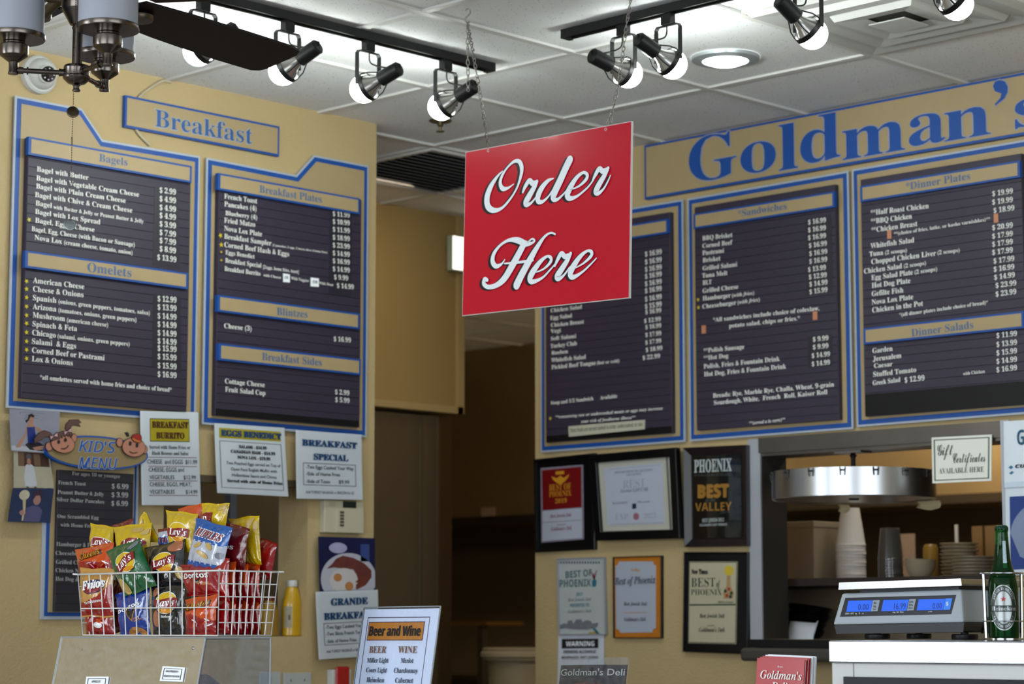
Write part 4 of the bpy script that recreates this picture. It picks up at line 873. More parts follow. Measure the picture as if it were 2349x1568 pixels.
# red and white
M_aw_red = mat('award red', (126, 10, 18), 0.35, var=0.08); M_gold = mat('award gold', (226, 160, 40), 0.35, var=0.2, scale=50); M_card = mat('award card', (196, 204, 222), 0.4, var=0.03); M_rose = mat('award rose ink', (150, 76, 96), 0.6, var=0)
t, fn, y = frame('black frame with a red and gold award over a white panel', [(1223, 1053), (1364, 1038), (1364, 1260), (1226.4, 1266.7)], 0.011, 0.016, M_black)
b = MB(); b.prism(FP(fn, K1, [(176, 318), (600, 284), (608, 1028), (184, 1062)]), y - 0.001, y, 0); b.prism(FP(fn, K1, [(190, 340), (582, 303), (586, 708), (198, 738)]), y - 0.0016, y - 0.001, 1); b.prism(FP(fn, K1, [(197, 746), (587, 716), (592, 1015), (196, 1046)]), y - 0.0016, y - 0.001, 2)
b.prism(FP(fn, K1, [(285, 398), (340, 420), (375, 395), (410, 418), (465, 378), (445, 420), (415, 455), (375, 478), (335, 462), (300, 432)]), y - 0.0022, y - 0.0016, 3); b.prism(FP(fn, K1, [(328, 352), (412, 345), (412, 378), (328, 385)]), y - 0.0022, y - 0.0016, 3); b.prism(FP(fn, K1, [(198, 860), (586, 834), (586, 838), (198, 864)]), y - 0.0022, y - 0.0016, 4)
o = b.build('award_print', [mat('award dotted edge', (150, 140, 160), 0.5, var=0.4, scale=180), M_aw_red, M_card, M_gold, M_rose], t)
lb = LET('print', [M_gold, M_rose], o)
FT(lb, fn, K1, y - 0.0024, [('BEST OF', 265, 545, 482, 528, 62), ('PHOENIX', 265, 608, 485, 590, 52), ('2019', 325, 670, 440, 660, 44)], 0); FT(lb, fn, K1, y - 0.0024, [('Best Jewish Deli', 275, 815, 485, 800, 36), ('presented to', 345, 890, 432, 884, 16), ("Goldman's Deli", 285, 945, 490, 930, 38)], 1, 'ital')
# certificate in a silver edged frame, leaning over its neighbour
t, fn, y = frame('black frame with a silver inner edge around a pale certificate', [(1350.6, 1042.5), (1549.4, 1025.3), (1559, 1234.5), (1364.4, 1240)], 0.030, 0.026, M_black, off=0.018, backm=mat('cream mount', (206, 204, 190), 0.6), glass=False)
M_sil = mat('silver lip', (196, 200, 200), 0.25, 0.9)
lip = FP(fn, K1, [(722, 240), (1445, 183), (1487, 942), (762, 962)]); b = MB(); b.ring(lip[::-1], inset(lip[::-1], 0.0045), y - 0.006, y + 0.001); b.build('silver_lip', M_sil, t)
b = MB(); b.prism(FP(fn, K1, [(808, 318), (1390, 266), (1412, 872), (843, 893)]), y - 0.001, y, 0); b.prism(FP(fn, K1, [(1090, 675), (1130, 670), (1132, 722), (1092, 726)]), y - 0.0014, y - 0.001, 1); b.prism(FP(fn, K1, ell(1130, 800, 30, 36, 18)), y - 0.0014, y - 0.001, 2)
b.prism(FP(fn, K1, [(855, 330), (1375, 284), (1376, 287), (855, 333)]), y - 0.0014, y - 0.001, 3); b.prism(FP(fn, K1, [(870, 878), (1400, 858), (1400, 862), (870, 882)]), y - 0.0014, y - 0.001, 3)
o = b.build('certificate', [mat('certificate paper', (200, 208, 226), 0.4, var=0.03), M_navy, mat('rose seal', (170, 110, 126), 0.5), mat('certificate rule', (150, 156, 172), 0.5)], t)
lb = LET('print', [mat('certificate grey ink', (126, 132, 146), 0.6, var=0), mat('certificate pale ink', (168, 174, 188), 0.6, var=0)], o)
FT(lb, fn, K1, y - 0.0016, [('REST', 1000, 520, 1222, 500, 78), ('EXP', 920, 835, 1050, 828, 56), ('2023', 1205, 822, 1328, 815, 52)], 1, 'ser', -0.015)
FT(lb, fn, K1, y - 0.0016, [('License LDP1748', 975, 562, 1248, 545, 34), ('DEPARTMENT OF LICENSES', 915, 374, 1295, 346, 22), ('AND CONTROL', 1030, 397, 1180, 384, 20), ('RESTAURANT', 895, 680, 1045, 672, 22), ('Phoenix', 1145, 668, 1270, 660, 22)], 0)
# magazine frame
t, fn, y = frame('dark brown frame with an orange and white magazine award on black', [(1566, 1026.4), (1712, 1019.5), (1713.8, 1251.7), (1569, 1254)], 0.029, 0.024, mat('dark espresso frame', (34, 26, 30), 0.3, var=0.1), yi=-0.014, glass=True)
M_or = mat('award orange', (238, 164, 62), 0.4, var=0.03)
lb = LET('print', [M_letw, M_or, mat('faint grey ink', (110, 110, 114), 0.5, var=0)], t)
FT(lb, fn, K1, y - 0.0008, [('PHOENIX', 1708, 362, 2082, 345, 122)], 0, 'ser', 0.01); FT(lb, fn, K1, y - 0.0008, [('BEST', 1748, 612, 2052, 602, 120)], 1, 'bold', 0.06); FT(lb, fn, K1, y - 0.0008, [('VALLEY', 1718, 748, 2082, 738, 82)], 1, 'bold', 0.0)
FT(lb, fn, K1, y - 0.0008, [('MAGAZINE', 1712, 402, 2072, 390, 20), ('2019', 1965, 772, 2065, 766, 22)], 2, 'sans'); FT(lb, fn, K1, y - 0.0008, [('of the', 1822, 655, 1920, 650, 40)], 2, 'ital'); FT(lb, fn, K1, y - 0.0008, [('BEST JEWISH DELI', 1790, 858, 2005, 850, 36), ("GOLDMAN'S EAST TERRACE", 1762, 898, 2035, 890, 22)], 0, 'bold')
# lower right plaque
t, fn, y = frame('black plaque with a cream award showing a yellow flower vase', [(1567.8, 1265.3), (1715, 1265.3), (1713.8, 1499.8), (1564.8, 1494)], 0.005, 0.018, M_black)
M_cream = mat('award cream', (214, 206, 176), 0.35, var=0.04); M_green = mat('award green ink', (28, 70, 58), 0.5, var=0)
b = MB(); P_ = FP(fn, K3, [(1660, 205), (2143, 205), (2130, 1030), (1650, 1020)]); b.prism(P_, y - 0.0015, y, 1); b.prism(inset(P_, 0.0028), y - 0.0022, y - 0.0014, 2); b.prism(inset(P_, 0.0042), y - 0.0028, y - 0.002, 0)
b.prism(FP(fn, K3, [(1668, 632), (2125, 628), (2125, 642), (1668, 646)]), y - 0.0034, y - 0.0027, 2)
b.prism(FP(fn, K3, ell(2060, 295, 48, 50, 18)), y - 0.0034, y - 0.0027, 3); b.prism(FP(fn, K3, [(2040, 345), (2075, 345), (2075, 450), (2110, 520), (2100, 575), (2010, 575), (2000, 520), (2035, 450)]), y - 0.0034, y - 0.0027, 4)
for k, (cx, cy) in enumerate(((2025, 500), (2060, 480), (2085, 520), (2040, 545), (2075, 555))): b.prism(FP(fn, K3, ell(cx, cy, 15, 18, 10)), y - 0.0038, y - 0.0033, 5 if k % 2 else 2)
o = b.build('award_print', [M_cream, mat('plaque edge', (186, 178, 150), 0.35, 0.3), M_green, mat('print yellow', (232, 206, 62), 0.5), mat('print tan vase', (196, 160, 110), 0.5), mat('print red', (180, 60, 50), 0.5)], t)
lb = LET('print', [M_green, M_ink], o)
FT(lb, fn, K3, y - 0.004, [('BEST', 1685, 460, 1925, 457, 90), ('PHOENIX', 1682, 540, 1990, 540, 58)], 0, 'ser', -0.01); FT(lb, fn, K3, y - 0.004, [('of', 1935, 462, 1975, 458, 62), ('2012 winner', 1950, 620, 2105, 620, 20)], 0, 'ital'); FT(lb, fn, K3, y - 0.004, [('New Times', 1688, 330, 1850, 330, 46)], 1, 'ser', 0.03)
FT(lb, fn, K3, y - 0.004, [('Best Jewish Deli', 1768, 765, 2018, 768, 40), ('presented to', 1845, 850, 1918, 850, 14), ("Goldman's Deli", 1762, 905, 2020, 908, 42)], 1, 'ital')
# orange plaque
t, fn, y = frame('orange bordered award plaque hung between two others', [(1404.6, 1276.8), (1516, 1273.3), (1516, 1463), (1405.7, 1463)], 0.003, 0.016, mat('black plaque edge', (24, 26, 22), 0.4), backm=mat('orange plaque border', (220, 134, 40), 0.35, var=0.16, scale=14), name='award_plaque')
b = MB(); b.prism(FP(fn, K3, [(958, 205), (1298, 205), (1300, 232), (1326, 244), (1326, 868), (1300, 880), (1290, 912), (972, 916), (962, 888), (930, 876), (924, 250), (950, 236)]), y - 0.0015, y, 0)
o = b.build('award_print', [M_card], t)
lb = LET('print', [M_card, M_navy, M_or, M_ink], o)
for mi, f, yy in ((0, 0.09, y - 0.0025), (1, 0.02, y - 0.0032)): FT(lb, fn, K3, yy, [('Best of Phoenix', 920, 438, 1328, 420, 70)], mi, 'ital', f)
FT(lb, fn, K3, y - 0.0022, [('New Times', 1080, 302, 1170, 302, 26)], 2, 'ser', 0.02); FT(lb, fn, K3, y - 0.0022, [('presented to', 1015, 722, 1225, 720, 18)], 2, 'sans'); FT(lb, fn, K3, y - 0.0022, [('Best Jewish Deli', 1008, 645, 1240, 645, 36), ("Goldman's Deli", 1012, 800, 1228, 798, 36)], 3, 'ital')
# calendar style plaque
t, fn, y = frame('white award plaque with teal print and a drawn paint pot', [(1276.5, 1280), (1384, 1276.8), (1388.5, 1455), (1280.5, 1455)], 0.003, 0.016, mat('pale plaque edge', (176, 180, 190), 0.4), backm=mat('pale award paper', (206, 212, 212), 0.35, var=0.06, scale=8), name='award_plaque')
M_teal = mat('award teal', (44, 126, 150), 0.5, var=0.05); M_sk = mat('skyline grey', (130, 132, 140), 0.6, var=0.3, scale=60)
b = MB()
for k in range(16): b.prism(FP(fn, K3, [(345 + k * 27, 205), (357 + k * 27, 205), (360 + k * 27, 225), (348 + k * 27, 228)]), y - 0.001, y, 0)
b.prism(FP(fn, K3, [(688, 395), (735, 388), (728, 455), (692, 458)]), y - 0.001, y, 1)
for dx, dy in ((-30, -90), (0, -70), (25, -95), (10, -50), (-12, -60)): b.prism(FP(fn, K3, [(706, 395), (714, 395), (712 + dx, 390 + dy), (704 + dx, 390 + dy)]), y - 0.0012, y, 2)
sky = [(370, 880), (370, 840), (410, 820), (440, 830), (450, 795), (490, 790), (500, 830), (530, 785), (580, 780), (590, 810), (640, 790), (680, 800), (690, 825), (750, 815), (740, 860), (640, 885), (500, 880), (420, 870)]
b.prism(FP(fn, K3, sky), y - 0.001, y, 3); b.prism(FP(fn, K3, [(690, 870), (720, 870), (765, 925), (740, 930)]), y - 0.0012, y, 1); b.prism(FP(fn, K3, [(650, 912), (740, 905), (740, 922), (660, 928)]), y - 0.0012, y, 4)
o = b.build('award_print', [M_green, M_teal, M_rose, M_sk, mat('ochre print', (186, 156, 60), 0.5)], t)
lb = LET('print', [mat('teal shadow ink', (96, 124, 128), 0.5, var=0), M_teal, mat('soft grey ink', (128, 132, 136), 0.5, var=0)], o)
FT(lb, fn, K3, y - 0.0008, [('BEST OF', 425, 372, 690, 348, 66), ('PHOENIX', 365, 462, 680, 452, 72)], 0, 'bold', 0.02); FT(lb, fn, K3, y - 0.0008, [('2017', 530, 550, 595, 548, 34), ('PRESENTED TO:', 470, 662, 665, 655, 34)], 1, 'bold'); FT(lb, fn, K3, y - 0.0008, [('Best Jewish Deli', 448, 602, 680, 595, 30), ("Goldman's Deli", 450, 720, 685, 712, 30)], 2, 'ital')
# alcohol warning
t, o, P, fn, _ = sheet('warning_sheet', 'white alcohol warning sheet below the paint pot award', 'notice', 'R', [(1280.5, 1456), (1385.7, 1455), (1385, 1650), (1279, 1652)], 0.004, mat('warning paper', (200, 204, 214), 0.5))
b = MB(); prt(b, fn, rect(0.08, 0.842, 0.88, 0.955), 0, 0.0004); b.build('printed_box', [M_ink], o)
lb = LET('print', [M_paper, M_ink], o)
pt(lb, fn, 'WARNING', 0.18, 0.80, 0.868, 0.058, 0, 'bold'); pt(lb, fn, 'DRINKING ALCOHOLIC', 0.13, 0.84, 0.785, 0.036, 1, 'bold'); pt(lb, fn, 'BEVERAGES, INCLUDING', 0.09, 0.88, 0.715, 0.036, 1, 'bold')
# gift certificates card on the window header
q = [(2137, 1003), (2275, 996), (2274, 1102), (2139, 1108)]
t, o, P, fn, _ = sheet('gift_card_sign', 'white gift certificates card hung on the steel window header', 'notice', 'R', q, 0.014, mat('card white', (224, 226, 218), 0.5, var=0.02), thick=0.002)
b = MB(); fbox(b, fn, 0.035, 0.05, 0.965, 0.95, 0, 0.0004, 0.022); b.build('printed_border', [mat('olive rule', (96, 102, 76), 0.6, var=0)], o)
lb = LET('print', [mat('olive ink', (84, 84, 70), 0.6, var=0)], o)
pt(lb, fn, 'Gift', 0.10, 0.36, 0.60, 0.23, 0, 'scr', 0.0); pt(lb, fn, 'Certificates', 0.36, 0.90, 0.42, 0.21, 0, 'scr', 0.0); pt(lb, fn, 'AVAILABLE HERE', 0.12, 0.88, 0.20, 0.115, 0, 'ser', -0.01)
# laminated food sheet at the right edge
t, o, P, fn, _ = sheet('food_sheet', 'white laminated food sheet with big teal letters cut by the right frame edge', 'notice', 'R', [(2302, 966), (2470, 955), (2470, 1108), (2304, 1118)], 0.03, M_paper, margin=0.006)
lb = LET('print', [mat('teal letters', (20, 106, 140), 0.5, var=0), M_ink], o)
pt(lb, fn, 'GR', 0.19, 0.42, 0.63, 0.225, 0, 'bold', 0.0); pt(lb, fn, 'CUCU', 0.16, 0.44, 0.285, 0.05, 1, 'boldobl', 0.05)
b = MB(); prt(b, fn, [(0.06, 0.30), (0.10, 0.33), (0.13, 0.30), (0.10, 0.27)], 0, 0.0005); prt(b, fn, [(0.07, 0.21), (0.11, 0.245), (0.14, 0.22), (0.1, 0.19)], 0, 0.0005); b.build('leaf_marks', [mat('teal leaf', (36, 140, 170), 0.5)], o)
t, o, P, fn, _ = sheet('blue_poster', 'white sheet with a blue plate photo hanging below the laminated food sheet', 'poster', 'R', [(2306, 1110), (2470, 1100), (2470, 1310), (2309, 1320)], 0.026, M_paper, margin=0.006)
b = MB(); prt(b, fn, rect(0.06, 0.06, 0.98, 0.86), 0, 0.0003); prt(b, fn, [(0.06 + 0.0, 0.47)] + [(0.62 - 0.56 * math.cos(a), 0.42 + 0.4 * math.sin(a)) for a in [0.15 + i * (PI / 2) / 10 for i in range(9)]] + [(0.98, 0.82), (0.98, 0.1), (0.5, 0.08), (0.2, 0.2)], 1, 0.0005); b.build('print', [mat('poster blue', (30, 78, 170), 0.4, var=0.15), mat('poster plate', (178, 190, 222), 0.4)], o)
# ================================================================== red hanging sign
SY, SR = -0.05207, -0.02785
sx_ = Vector((math.sin(SY), -math.cos(SY), 0)); sa = sx_ * math.cos(SR) + Vector((0, 0, 1)) * math.sin(SR); sb = -sx_ * math.sin(SR) + Vector((0, 0, 1)) * math.cos(SR); sn = sb.cross(sa)
SC = Vector((4.17, 3.9159, CZ + 1.02525)); SW_, SH_ = 0.6139, 0.4397
t = thing('hanging_sign', 'square red hanging sign with white script lettering and black shadow', 'sign')
t.matrix_world = Matrix(((sa.x, sn.x, sb.x, SC.x), (sa.y, sn.y, sb.y, SC.y), (sa.z, sn.z, sb.z, SC.z), (0, 0, 0, 1)))
M_signred = mat('gloss sign red', (228, 0, 50), 0.28, var=0.03, scale=3, bump=0.015, bscale=260, coat=0.12, spec=0.4)
M_sedge = mat('sign white core', (232, 226, 222), 0.5)
b = MB(); b.prism(rect(-SW_ / 2, -SH_ / 2, SW_ / 2, SH_ / 2), -0.003, 0.003, 1); b.prism(rect(-SW_ / 2 + 0.0022, -SH_ / 2 + 0.0022, SW_ / 2 - 0.0022, SH_ / 2 - 0.0022), -0.0036, -0.0028, 0)
b.build('panel', [M_signred, M_sedge], t)
def sp(x, y, k=3.0152):                                     # crop of the photograph -> sign face
    d = ray(1020 + x / k, 240 + y / k); o = Vector((0, 0, CZ)); s = (SC - o).dot(sn) / d.dot(sn); p = o + d * s - SC
    return Vector((p.dot(sa), p.dot(sb)))
STROKES = [
 [(412, 462, 5), (375, 500, 14), (330, 570, 28), (305, 645, 34), (312, 705, 32), (350, 732, 24), (405, 718, 14), (462, 658, 12), (510, 580, 11), (540, 490, 18), (544, 432, 24), (525, 394, 20), (490, 396, 14), (445, 437, 10), (408, 495, 15), (396, 545, 20), (413, 582, 22), (450, 578, 12), (490, 550, 4)],
 [(553, 606, 12), (570, 566, 20), (598, 528, 24), (620, 546, 26), (640, 540, 20)],
 [(650, 534, 18), (632, 572, 26), (600, 628, 32), (574, 676, 32), (582, 694, 22), (612, 680, 12), (645, 640, 8)],
 [(765, 512, 6), (728, 528, 18), (688, 572, 28), (660, 628, 32), (660, 668, 26), (690, 672, 16), (735, 630, 9), (780, 556, 8)],
 [(878, 384, 40), (850, 440, 40), (812, 525, 40), (772, 610, 40), (765, 650, 30), (790, 658, 16), (825, 630, 10), (858, 592, 7)],
 [(882, 590, 5), (940, 566, 10), (990, 520, 18), (998, 486, 18), (970, 472, 14), (925, 508, 22), (882, 575, 32), (862, 625, 34), (880, 650, 24), (930, 634, 13), (1000, 576, 10), (1042, 522, 8)],
 [(1036, 528, 10), (1056, 486, 20), (1082, 446, 24), (1106, 462, 26), (1130, 452, 20)],
 [(1143, 442, 18), (1118, 492, 26), (1080, 556, 32), (1060, 602, 32), (1078, 614, 20), (1112, 584, 12), (1140, 536, 9), (1160, 492, 6)],
 [(430, 1072, 5), (405, 1105, 12), (368, 1118, 22), (345, 1085, 26), (355, 1030, 20), (400, 972, 13), (460, 938, 16), (520, 940, 28), (570, 962, 28), (612, 960, 14), (636, 942, 10), (618, 930, 9), (590, 952, 7)],
 [(562, 965, 34), (525, 1035, 36), (475, 1125, 38), (425, 1205, 34), (370, 1250, 24), (315, 1262, 20), (285, 1240, 22), (290, 1210, 22), (308, 1214, 16)],
 [(778, 898, 9), (748, 888, 9), (705, 915, 14), (655, 985, 26), (600, 1080, 36), (545, 1180, 40), (512, 1248, 42)],
 [(428, 1100, 7), (500, 1094, 11), (570, 1086, 12), (625, 1078, 10)],
 [(648, 1160, 5), (702, 1135, 10), (746, 1090, 17), (748, 1060, 17), (720, 1052, 13), (672, 1092, 24), (622, 1162, 34), (604, 1206, 32), (625, 1226, 22), (690, 1198, 12), (745, 1142, 9), (788, 1090, 6)],
 [(776, 1118, 10), (796, 1072, 20), (822, 1032, 24), (846, 1052, 24), (868, 1044, 20)],
 [(885, 1032, 18), (862, 1080, 26), (822, 1142, 32), (792, 1190, 32), (806, 1206, 20), (840, 1180, 12), (880, 1125, 8)],
 [(916, 1132, 5), (975, 1098, 10), (1026, 1050, 18), (1030, 1020, 18), (1000, 1014, 13), (950, 1055, 24), (900, 1128, 34), (884, 1176, 32), (906, 1194, 22), (965, 1160, 12), (1025, 1105, 9), (1064, 1064, 6)]]
lb = LET('lettering', [mat('sign lettering white', (234, 242, 248), 0.35, var=0), mat('sign lettering shadow', (22, 20, 38), 0.35, var=0)], t)
def stroke(bm, pts, dx, dy, y, mi):
    sm = spline([Vector((p[0] + dx, p[1] + dy, p[2])) for p in pts], 9); L, Rr = [], []; kk = 1 / 3.0152 * 0
    pos = [sp(p.x, p.y) for p in sm]; hw = [(sp(p.x + p.z / 2, p.y) - sp(p.x, p.y)).length * 1.06 for p in sm]
    vs, fs = [], []
    for i, p in enumerate(pos):
        tg = (pos[min(i + 1, len(pos) - 1)] - pos[max(i - 1, 0)]).normalized(); nn = Vector((-tg.y, tg.x)) * hw[i]
        vs += [(p.x + nn.x, y, p.y + nn.y), (p.x - nn.x, y, p.y - nn.y)]
    for i in range(len(pos) - 1): fs.append((2 * i, 2 * i + 1, 2 * i + 3, 2 * i + 2))
    bm.add(vs, fs, mi)
    for e, q in ((0, 1), (-1, -2)):
        tg = (pos[e] - pos[q]).normalized(); a0 = math.atan2(tg.y, tg.x)
        bm.flat([(pos[e].x + hw[e] * math.cos(a0 - PI / 2 + PI * k / 8), pos[e].y + hw[e] * math.sin(a0 - PI / 2 + PI * k / 8)) for k in range(9)], y, mi)
for i, s in enumerate(STROKES):
    for f in (0.5, 1.0): stroke(lb, s, -23 * f, 9 * f, -0.0038 - 0.00006 * (i + 16 * (f < 1)), 1)
for i, s in enumerate(STROKES): stroke(lb, s, 0, 0, -0.0060 - 0.0001 * i, 0)
H1 = sp((1122.5 - 1020) * 3.0152, (346 - 240) * 3.0152); H2 = sp((1392 - 1020) * 3.0152, (297 - 240) * 3.0152)
for hh in (H1, H2): MB().ring(ell(hh.x, hh.y, 0.0042, 0.0042, 14), ell(hh.x, hh.y, 0.0028, 0.0028, 14), -0.0046, -0.003).build('grommet', M_sedge, t)
# ---- chains
M_chain = mat('zinc chain', (168, 164, 156), 0.35, 0.85, var=0.3, scale=200)
def chain(label, strands, hook, end=None):
    """strands: lists of world points; hook: ceiling point"""
    t = thing('hanging_chain', label, 'chain', tuple(hook), group='chains of the red sign')
    base = None
    for pts in strands:
        pts = [Vector(p) for p in pts]; acc = [0]
        for i in range(1, len(pts)): acc.append(acc[-1] + (pts[i] - pts[i - 1]).length)
        pitch = 0.0140; n = int(acc[-1] / pitch)
        for k in range(n):
            s = (k + 0.5) * pitch; i = max(j for j in range(len(acc)) if acc[j] <= s); i = min(i, len(pts) - 2); f = (s - acc[i]) / (acc[i + 1] - acc[i])
            p = pts[i].lerp(pts[i + 1], f); tg = (pts[i + 1] - pts[i]).normalized()
            if base is None:
                lp = [(0.0040 * math.sin(a) * (1 + 0.25 * math.cos(a)), 0.0014 * math.sin(2 * a), 0.0090 * math.cos(a)) for a in [2 * PI * j / 18 for j in range(18)]]
                base = MB().tube(lp, 0.00115, 6, closed=True).build('link', M_chain, t); o = base
            else:
                o = base.copy(); C.objects.link(o); o.parent = t
            q = tg.to_track_quat('Z', 'X').to_matrix() @ Matrix.Rotation((k % 2) * PI / 2 + 0.5 * math.sin(k * 1.7), 3, 'Z')
            o.location = p - Vector(hook); o.rotation_euler = q.to_euler()
    hk = [(-0.004, 0.004, -0.004), (0, 0, 0.002), (0.004, -0.004, -0.003), (0.0045, -0.0045, -0.011), (0, 0, -0.018), (-0.004, 0.004, -0.024), (-0.005, 0.005, -0.031), (0, 0, -0.038), (0.004, -0.004, -0.033)]
    MB().tube(spline([Vector(p) for p in hk], 5), 0.0021, 8).build('hook', M_chain, t)
    return t
hp1 = Vector((4.173, 4.2, CEIL - 0.008)); h1w = SC + sa * H1.x + sb * H1.y - sn * 0.002
def mix(a, b_, n): return [a.lerp(b_, i / n) for i in range(n + 1)]
top1 = hp1 + Vector((0, 0, -0.036))
low = atD(1074, 218, (top1 - Vector((0, 0, CZ))).dot(_F))
st_a = [top1, atD(1085, 119, 5.93), atD(1104, 232, 5.90), h1w + Vector((0, 0, 0.004))]
chain('left chain of the red sign with a loose spare strand', [spline(st_a, 4), mix(top1 + Vector((0.002, 0.003, 0)), low, 4)], hp1)
h2w = SC + sa * H2.x + sb * H2.y - sn * 0.002
dz = 5.62; hp2 = atZ(1449, -42, CEIL - 0.008)
e2 = (h2w - Vector((0, 0, CZ))).dot(_F); d0 = (hp2 - Vector((0, 0, CZ))).dot(_F)
st_b = [hp2 + Vector((0, 0, -0.036)), atD(1437, 60, d0 * 0.7 + e2 * 0.3), atD(1424, 160, d0 * 0.4 + e2 * 0.6), atD(1406, 250, d0 * 0.1 + e2 * 0.9), h2w + Vector((0, 0, 0.004))]
t = chain('right chain of the red sign with a twisted knot above the sign', [spline(st_b, 4)], hp2)
kk = atD(1400, 278, e2) - hp2
for r_ in (0.006, 0.0045): MB().tube([kk + Vector((r_ * math.cos(a) * 0.7, -r_ * math.cos(a) * 0.7, r_ * 1.3 * math.sin(a) + (0.004 if r_ > .005 else -0.004))) for a in [2 * PI * j / 14 for j in range(14)]], 0.001, 6, closed=True).build('link', M_chain, t)
# ================================================================== track lights
M_trk = mat('track black', (13, 15, 16), 0.45, var=0.1, spec=0.3)
M_bulb = mat('bulb glow', (246, 255, 250), 0.4, var=0, emit=52)
M_neck = mat('bulb reflector neck', (186, 184, 178), 0.22, 0.75, var=0.05)
def rail(label, p0, p1):
    d = Vector(p1) - Vector(p0); L = d.length
    t = thing('light_track', label, 'light track', p0, (0, 0, math.atan2(d.y, d.x)), group='black ceiling light tracks')
    b = MB(); b.box(0, L, -0.0175, 0.0175, -0.006, 0.0); b.box(0, L, -0.0175, -0.010, -0.024, -0.004); b.box(0, L, 0.010, 0.0175, -0.024, -0.004); b.build('rail', M_trk, t, bevel=0.0008)
    MB().box(L - 0.004, L + 0.012, -0.018, 0.018, -0.026, 0.0).build('end_cap', M_trk, t, bevel=0.001)
    b = MB()
    for s in (-0.007, 0.007): b.tube([(0.01, s, -0.012), (L - 0.01, s, -0.012)], 0.0014, 6)
    b.build('conductor', mat('copper strip', (140, 110, 80), 0.4, 0.9), t)
    return t
ZR = CEIL - 0.0085
rail('black ceiling light track over the left menu boards', (2.95, 4.568, ZR), (4.625, 4.568, ZR))
rail('black ceiling light track in front of the right wall', (4.512, 2.30, ZR), (4.512, 4.148, ZR))
def head(label, x, y, axis, side, rz, grp, drop=0.094, sign=1):
    t = thing('track_spotlight', label, 'spotlight', (x, y, ZR - 0.022), group=grp)
    ax = Vector(axis).normalized(); s = Vector(side).normalized(); M = zmatrix(ax)
    along = s
    b = MB(); b.box(-0.016, 0.016, -0.012, 0.012, -0.032, 0.0); o = b.build('adapter', M_trk, t, bevel=0.0015); o.rotation_euler = (0, 0, rz)
    pv = Vector((0, 0, -0.036 - drop))
    w = 0.041
    b = MB(); up = Vector((0, 0, 1)); ht = Vector((ax.x, ax.y, 0)).normalized() * 0.006
    def flatbar(p, q, hw, th):
        d = (q - p).normalized(); n = d.cross(hw).normalized() * th
        vs = [p + hw + n, p - hw + n, p - hw - n, p + hw - n, q + hw + n, q - hw + n, q - hw - n, q + hw - n]
        b.add(vs, [(0, 1, 2, 3), (7, 6, 5, 4), (0, 4, 5, 1), (1, 5, 6, 2), (2, 6, 7, 3), (3, 7, 4, 0)])
    c0 = Vector((0, 0, -0.033))
    P = [pv - s * w, c0 - s * w - up * 0.008, c0 - s * (w - 0.006), c0 + s * (w - 0.006), c0 + s * w - up * 0.008, pv + s * w]
    for i in range(5): flatbar(P[i], P[i + 1], ht, 0.0013)
    b.build('yoke', M_trk, t)
    b = MB(); b.lathe([(0.0385, -0.007), (0.041, -0.007), (0.041, 0.007), (0.0385, 0.007), (0.0385, -0.007)], o=pv, M=M, n=36)
    for k in range(4):
        a = PI / 4 + k * PI / 2; c, si = math.cos(a), math.sin(a)
        b.tube([pv + M @ Vector((0.040 * c, 0.040 * si, -0.004)), pv + M @ Vector((0.036 * c, 0.036 * si, -0.026)), pv + M @ Vector((0.0205 * c, 0.0205 * si, -0.052))], 0.0019, 6)
    b.build('ring', M_trk, t)
    MB().lathe([(0, -0.112), (0.017, -0.112), (0.021, -0.108), (0.0215, -0.046), (0.019, -0.044), (0, -0.044)], o=pv, M=M, n=28).build('socket', M_trk, t)
    bo = MB(); bo.lathe([(0.013, -0.046), (0.0155, -0.036), (0.022, -0.020), (0.032, -0.006), (0.0365, 0.004)], o=pv, M=M, n=32)
    bb = bo.build('bulb', M_neck, t)
    MB().lathe([(0.0365, 0.003)] + [(0.0385, 0.008)] + [(0.0392 * math.cos(a), 0.014 + 0.040 * math.sin(a)) for a in [i * PI / 2 / 8 for i in range(8)]] + [(0.0, 0.054)], o=pv, M=M, n=32).build('glowing_dome', M_bulb, bb)
    cb = pv + M @ Vector((0, 0, -0.11))
    MB().tube(spline([c0 + s * 0.004, c0 + s * 0.012 - up * 0.03, (c0 + cb) * 0.5 + s * 0.016 - up * 0.018, cb + up * 0.012, cb], 6), 0.0023, 6).build('cord', M_trk, t)
    return t
GL, GR_ = 'spotlights on the left ceiling track', 'spotlights on the right ceiling track'
head('black track spotlight mostly hidden by the fan blade', 3.572, 4.568, (-0.22, 0.90, -0.34), (1, 0, 0), 0, GL)
head('black track spotlight just past the tip of the fan blade', 3.858, 4.568, (-0.22, 0.88, -0.42), (1, 0, 0), 0, GL)
head('black track spotlight third along the left track above the breakfast sign', 4.150, 4.568, (-0.22, 0.90, -0.34), (1, 0, 0), 0, GL)
head('black track spotlight at the free end of the left track beside the chain', 4.450, 4.568, (-0.20, 0.90, -0.38), (1, 0, 0), 0, GL)
head('black track spotlight at the free end of the right track behind the chain', 4.512, 3.945, (0.93, -0.20, -0.26), (0, 1, 0), PI / 2, GR_)
head('black track spotlight second along the right track beside the recessed downlight', 4.512, 3.788, (0.88, -0.20, -0.42), (0, 1, 0), PI / 2, GR_)
head('black track spotlight pointing down beside the square air diffuser', 4.512, 3.330, (0.78, -0.22, -0.58), (0, 1, 0), PI / 2, GR_)
head('black track spotlight cut by the top of the frame at upper right', 4.512, 2.905, (0.80, -0.22, -0.54), (0, 1, 0), PI / 2, GR_, drop=0.10)
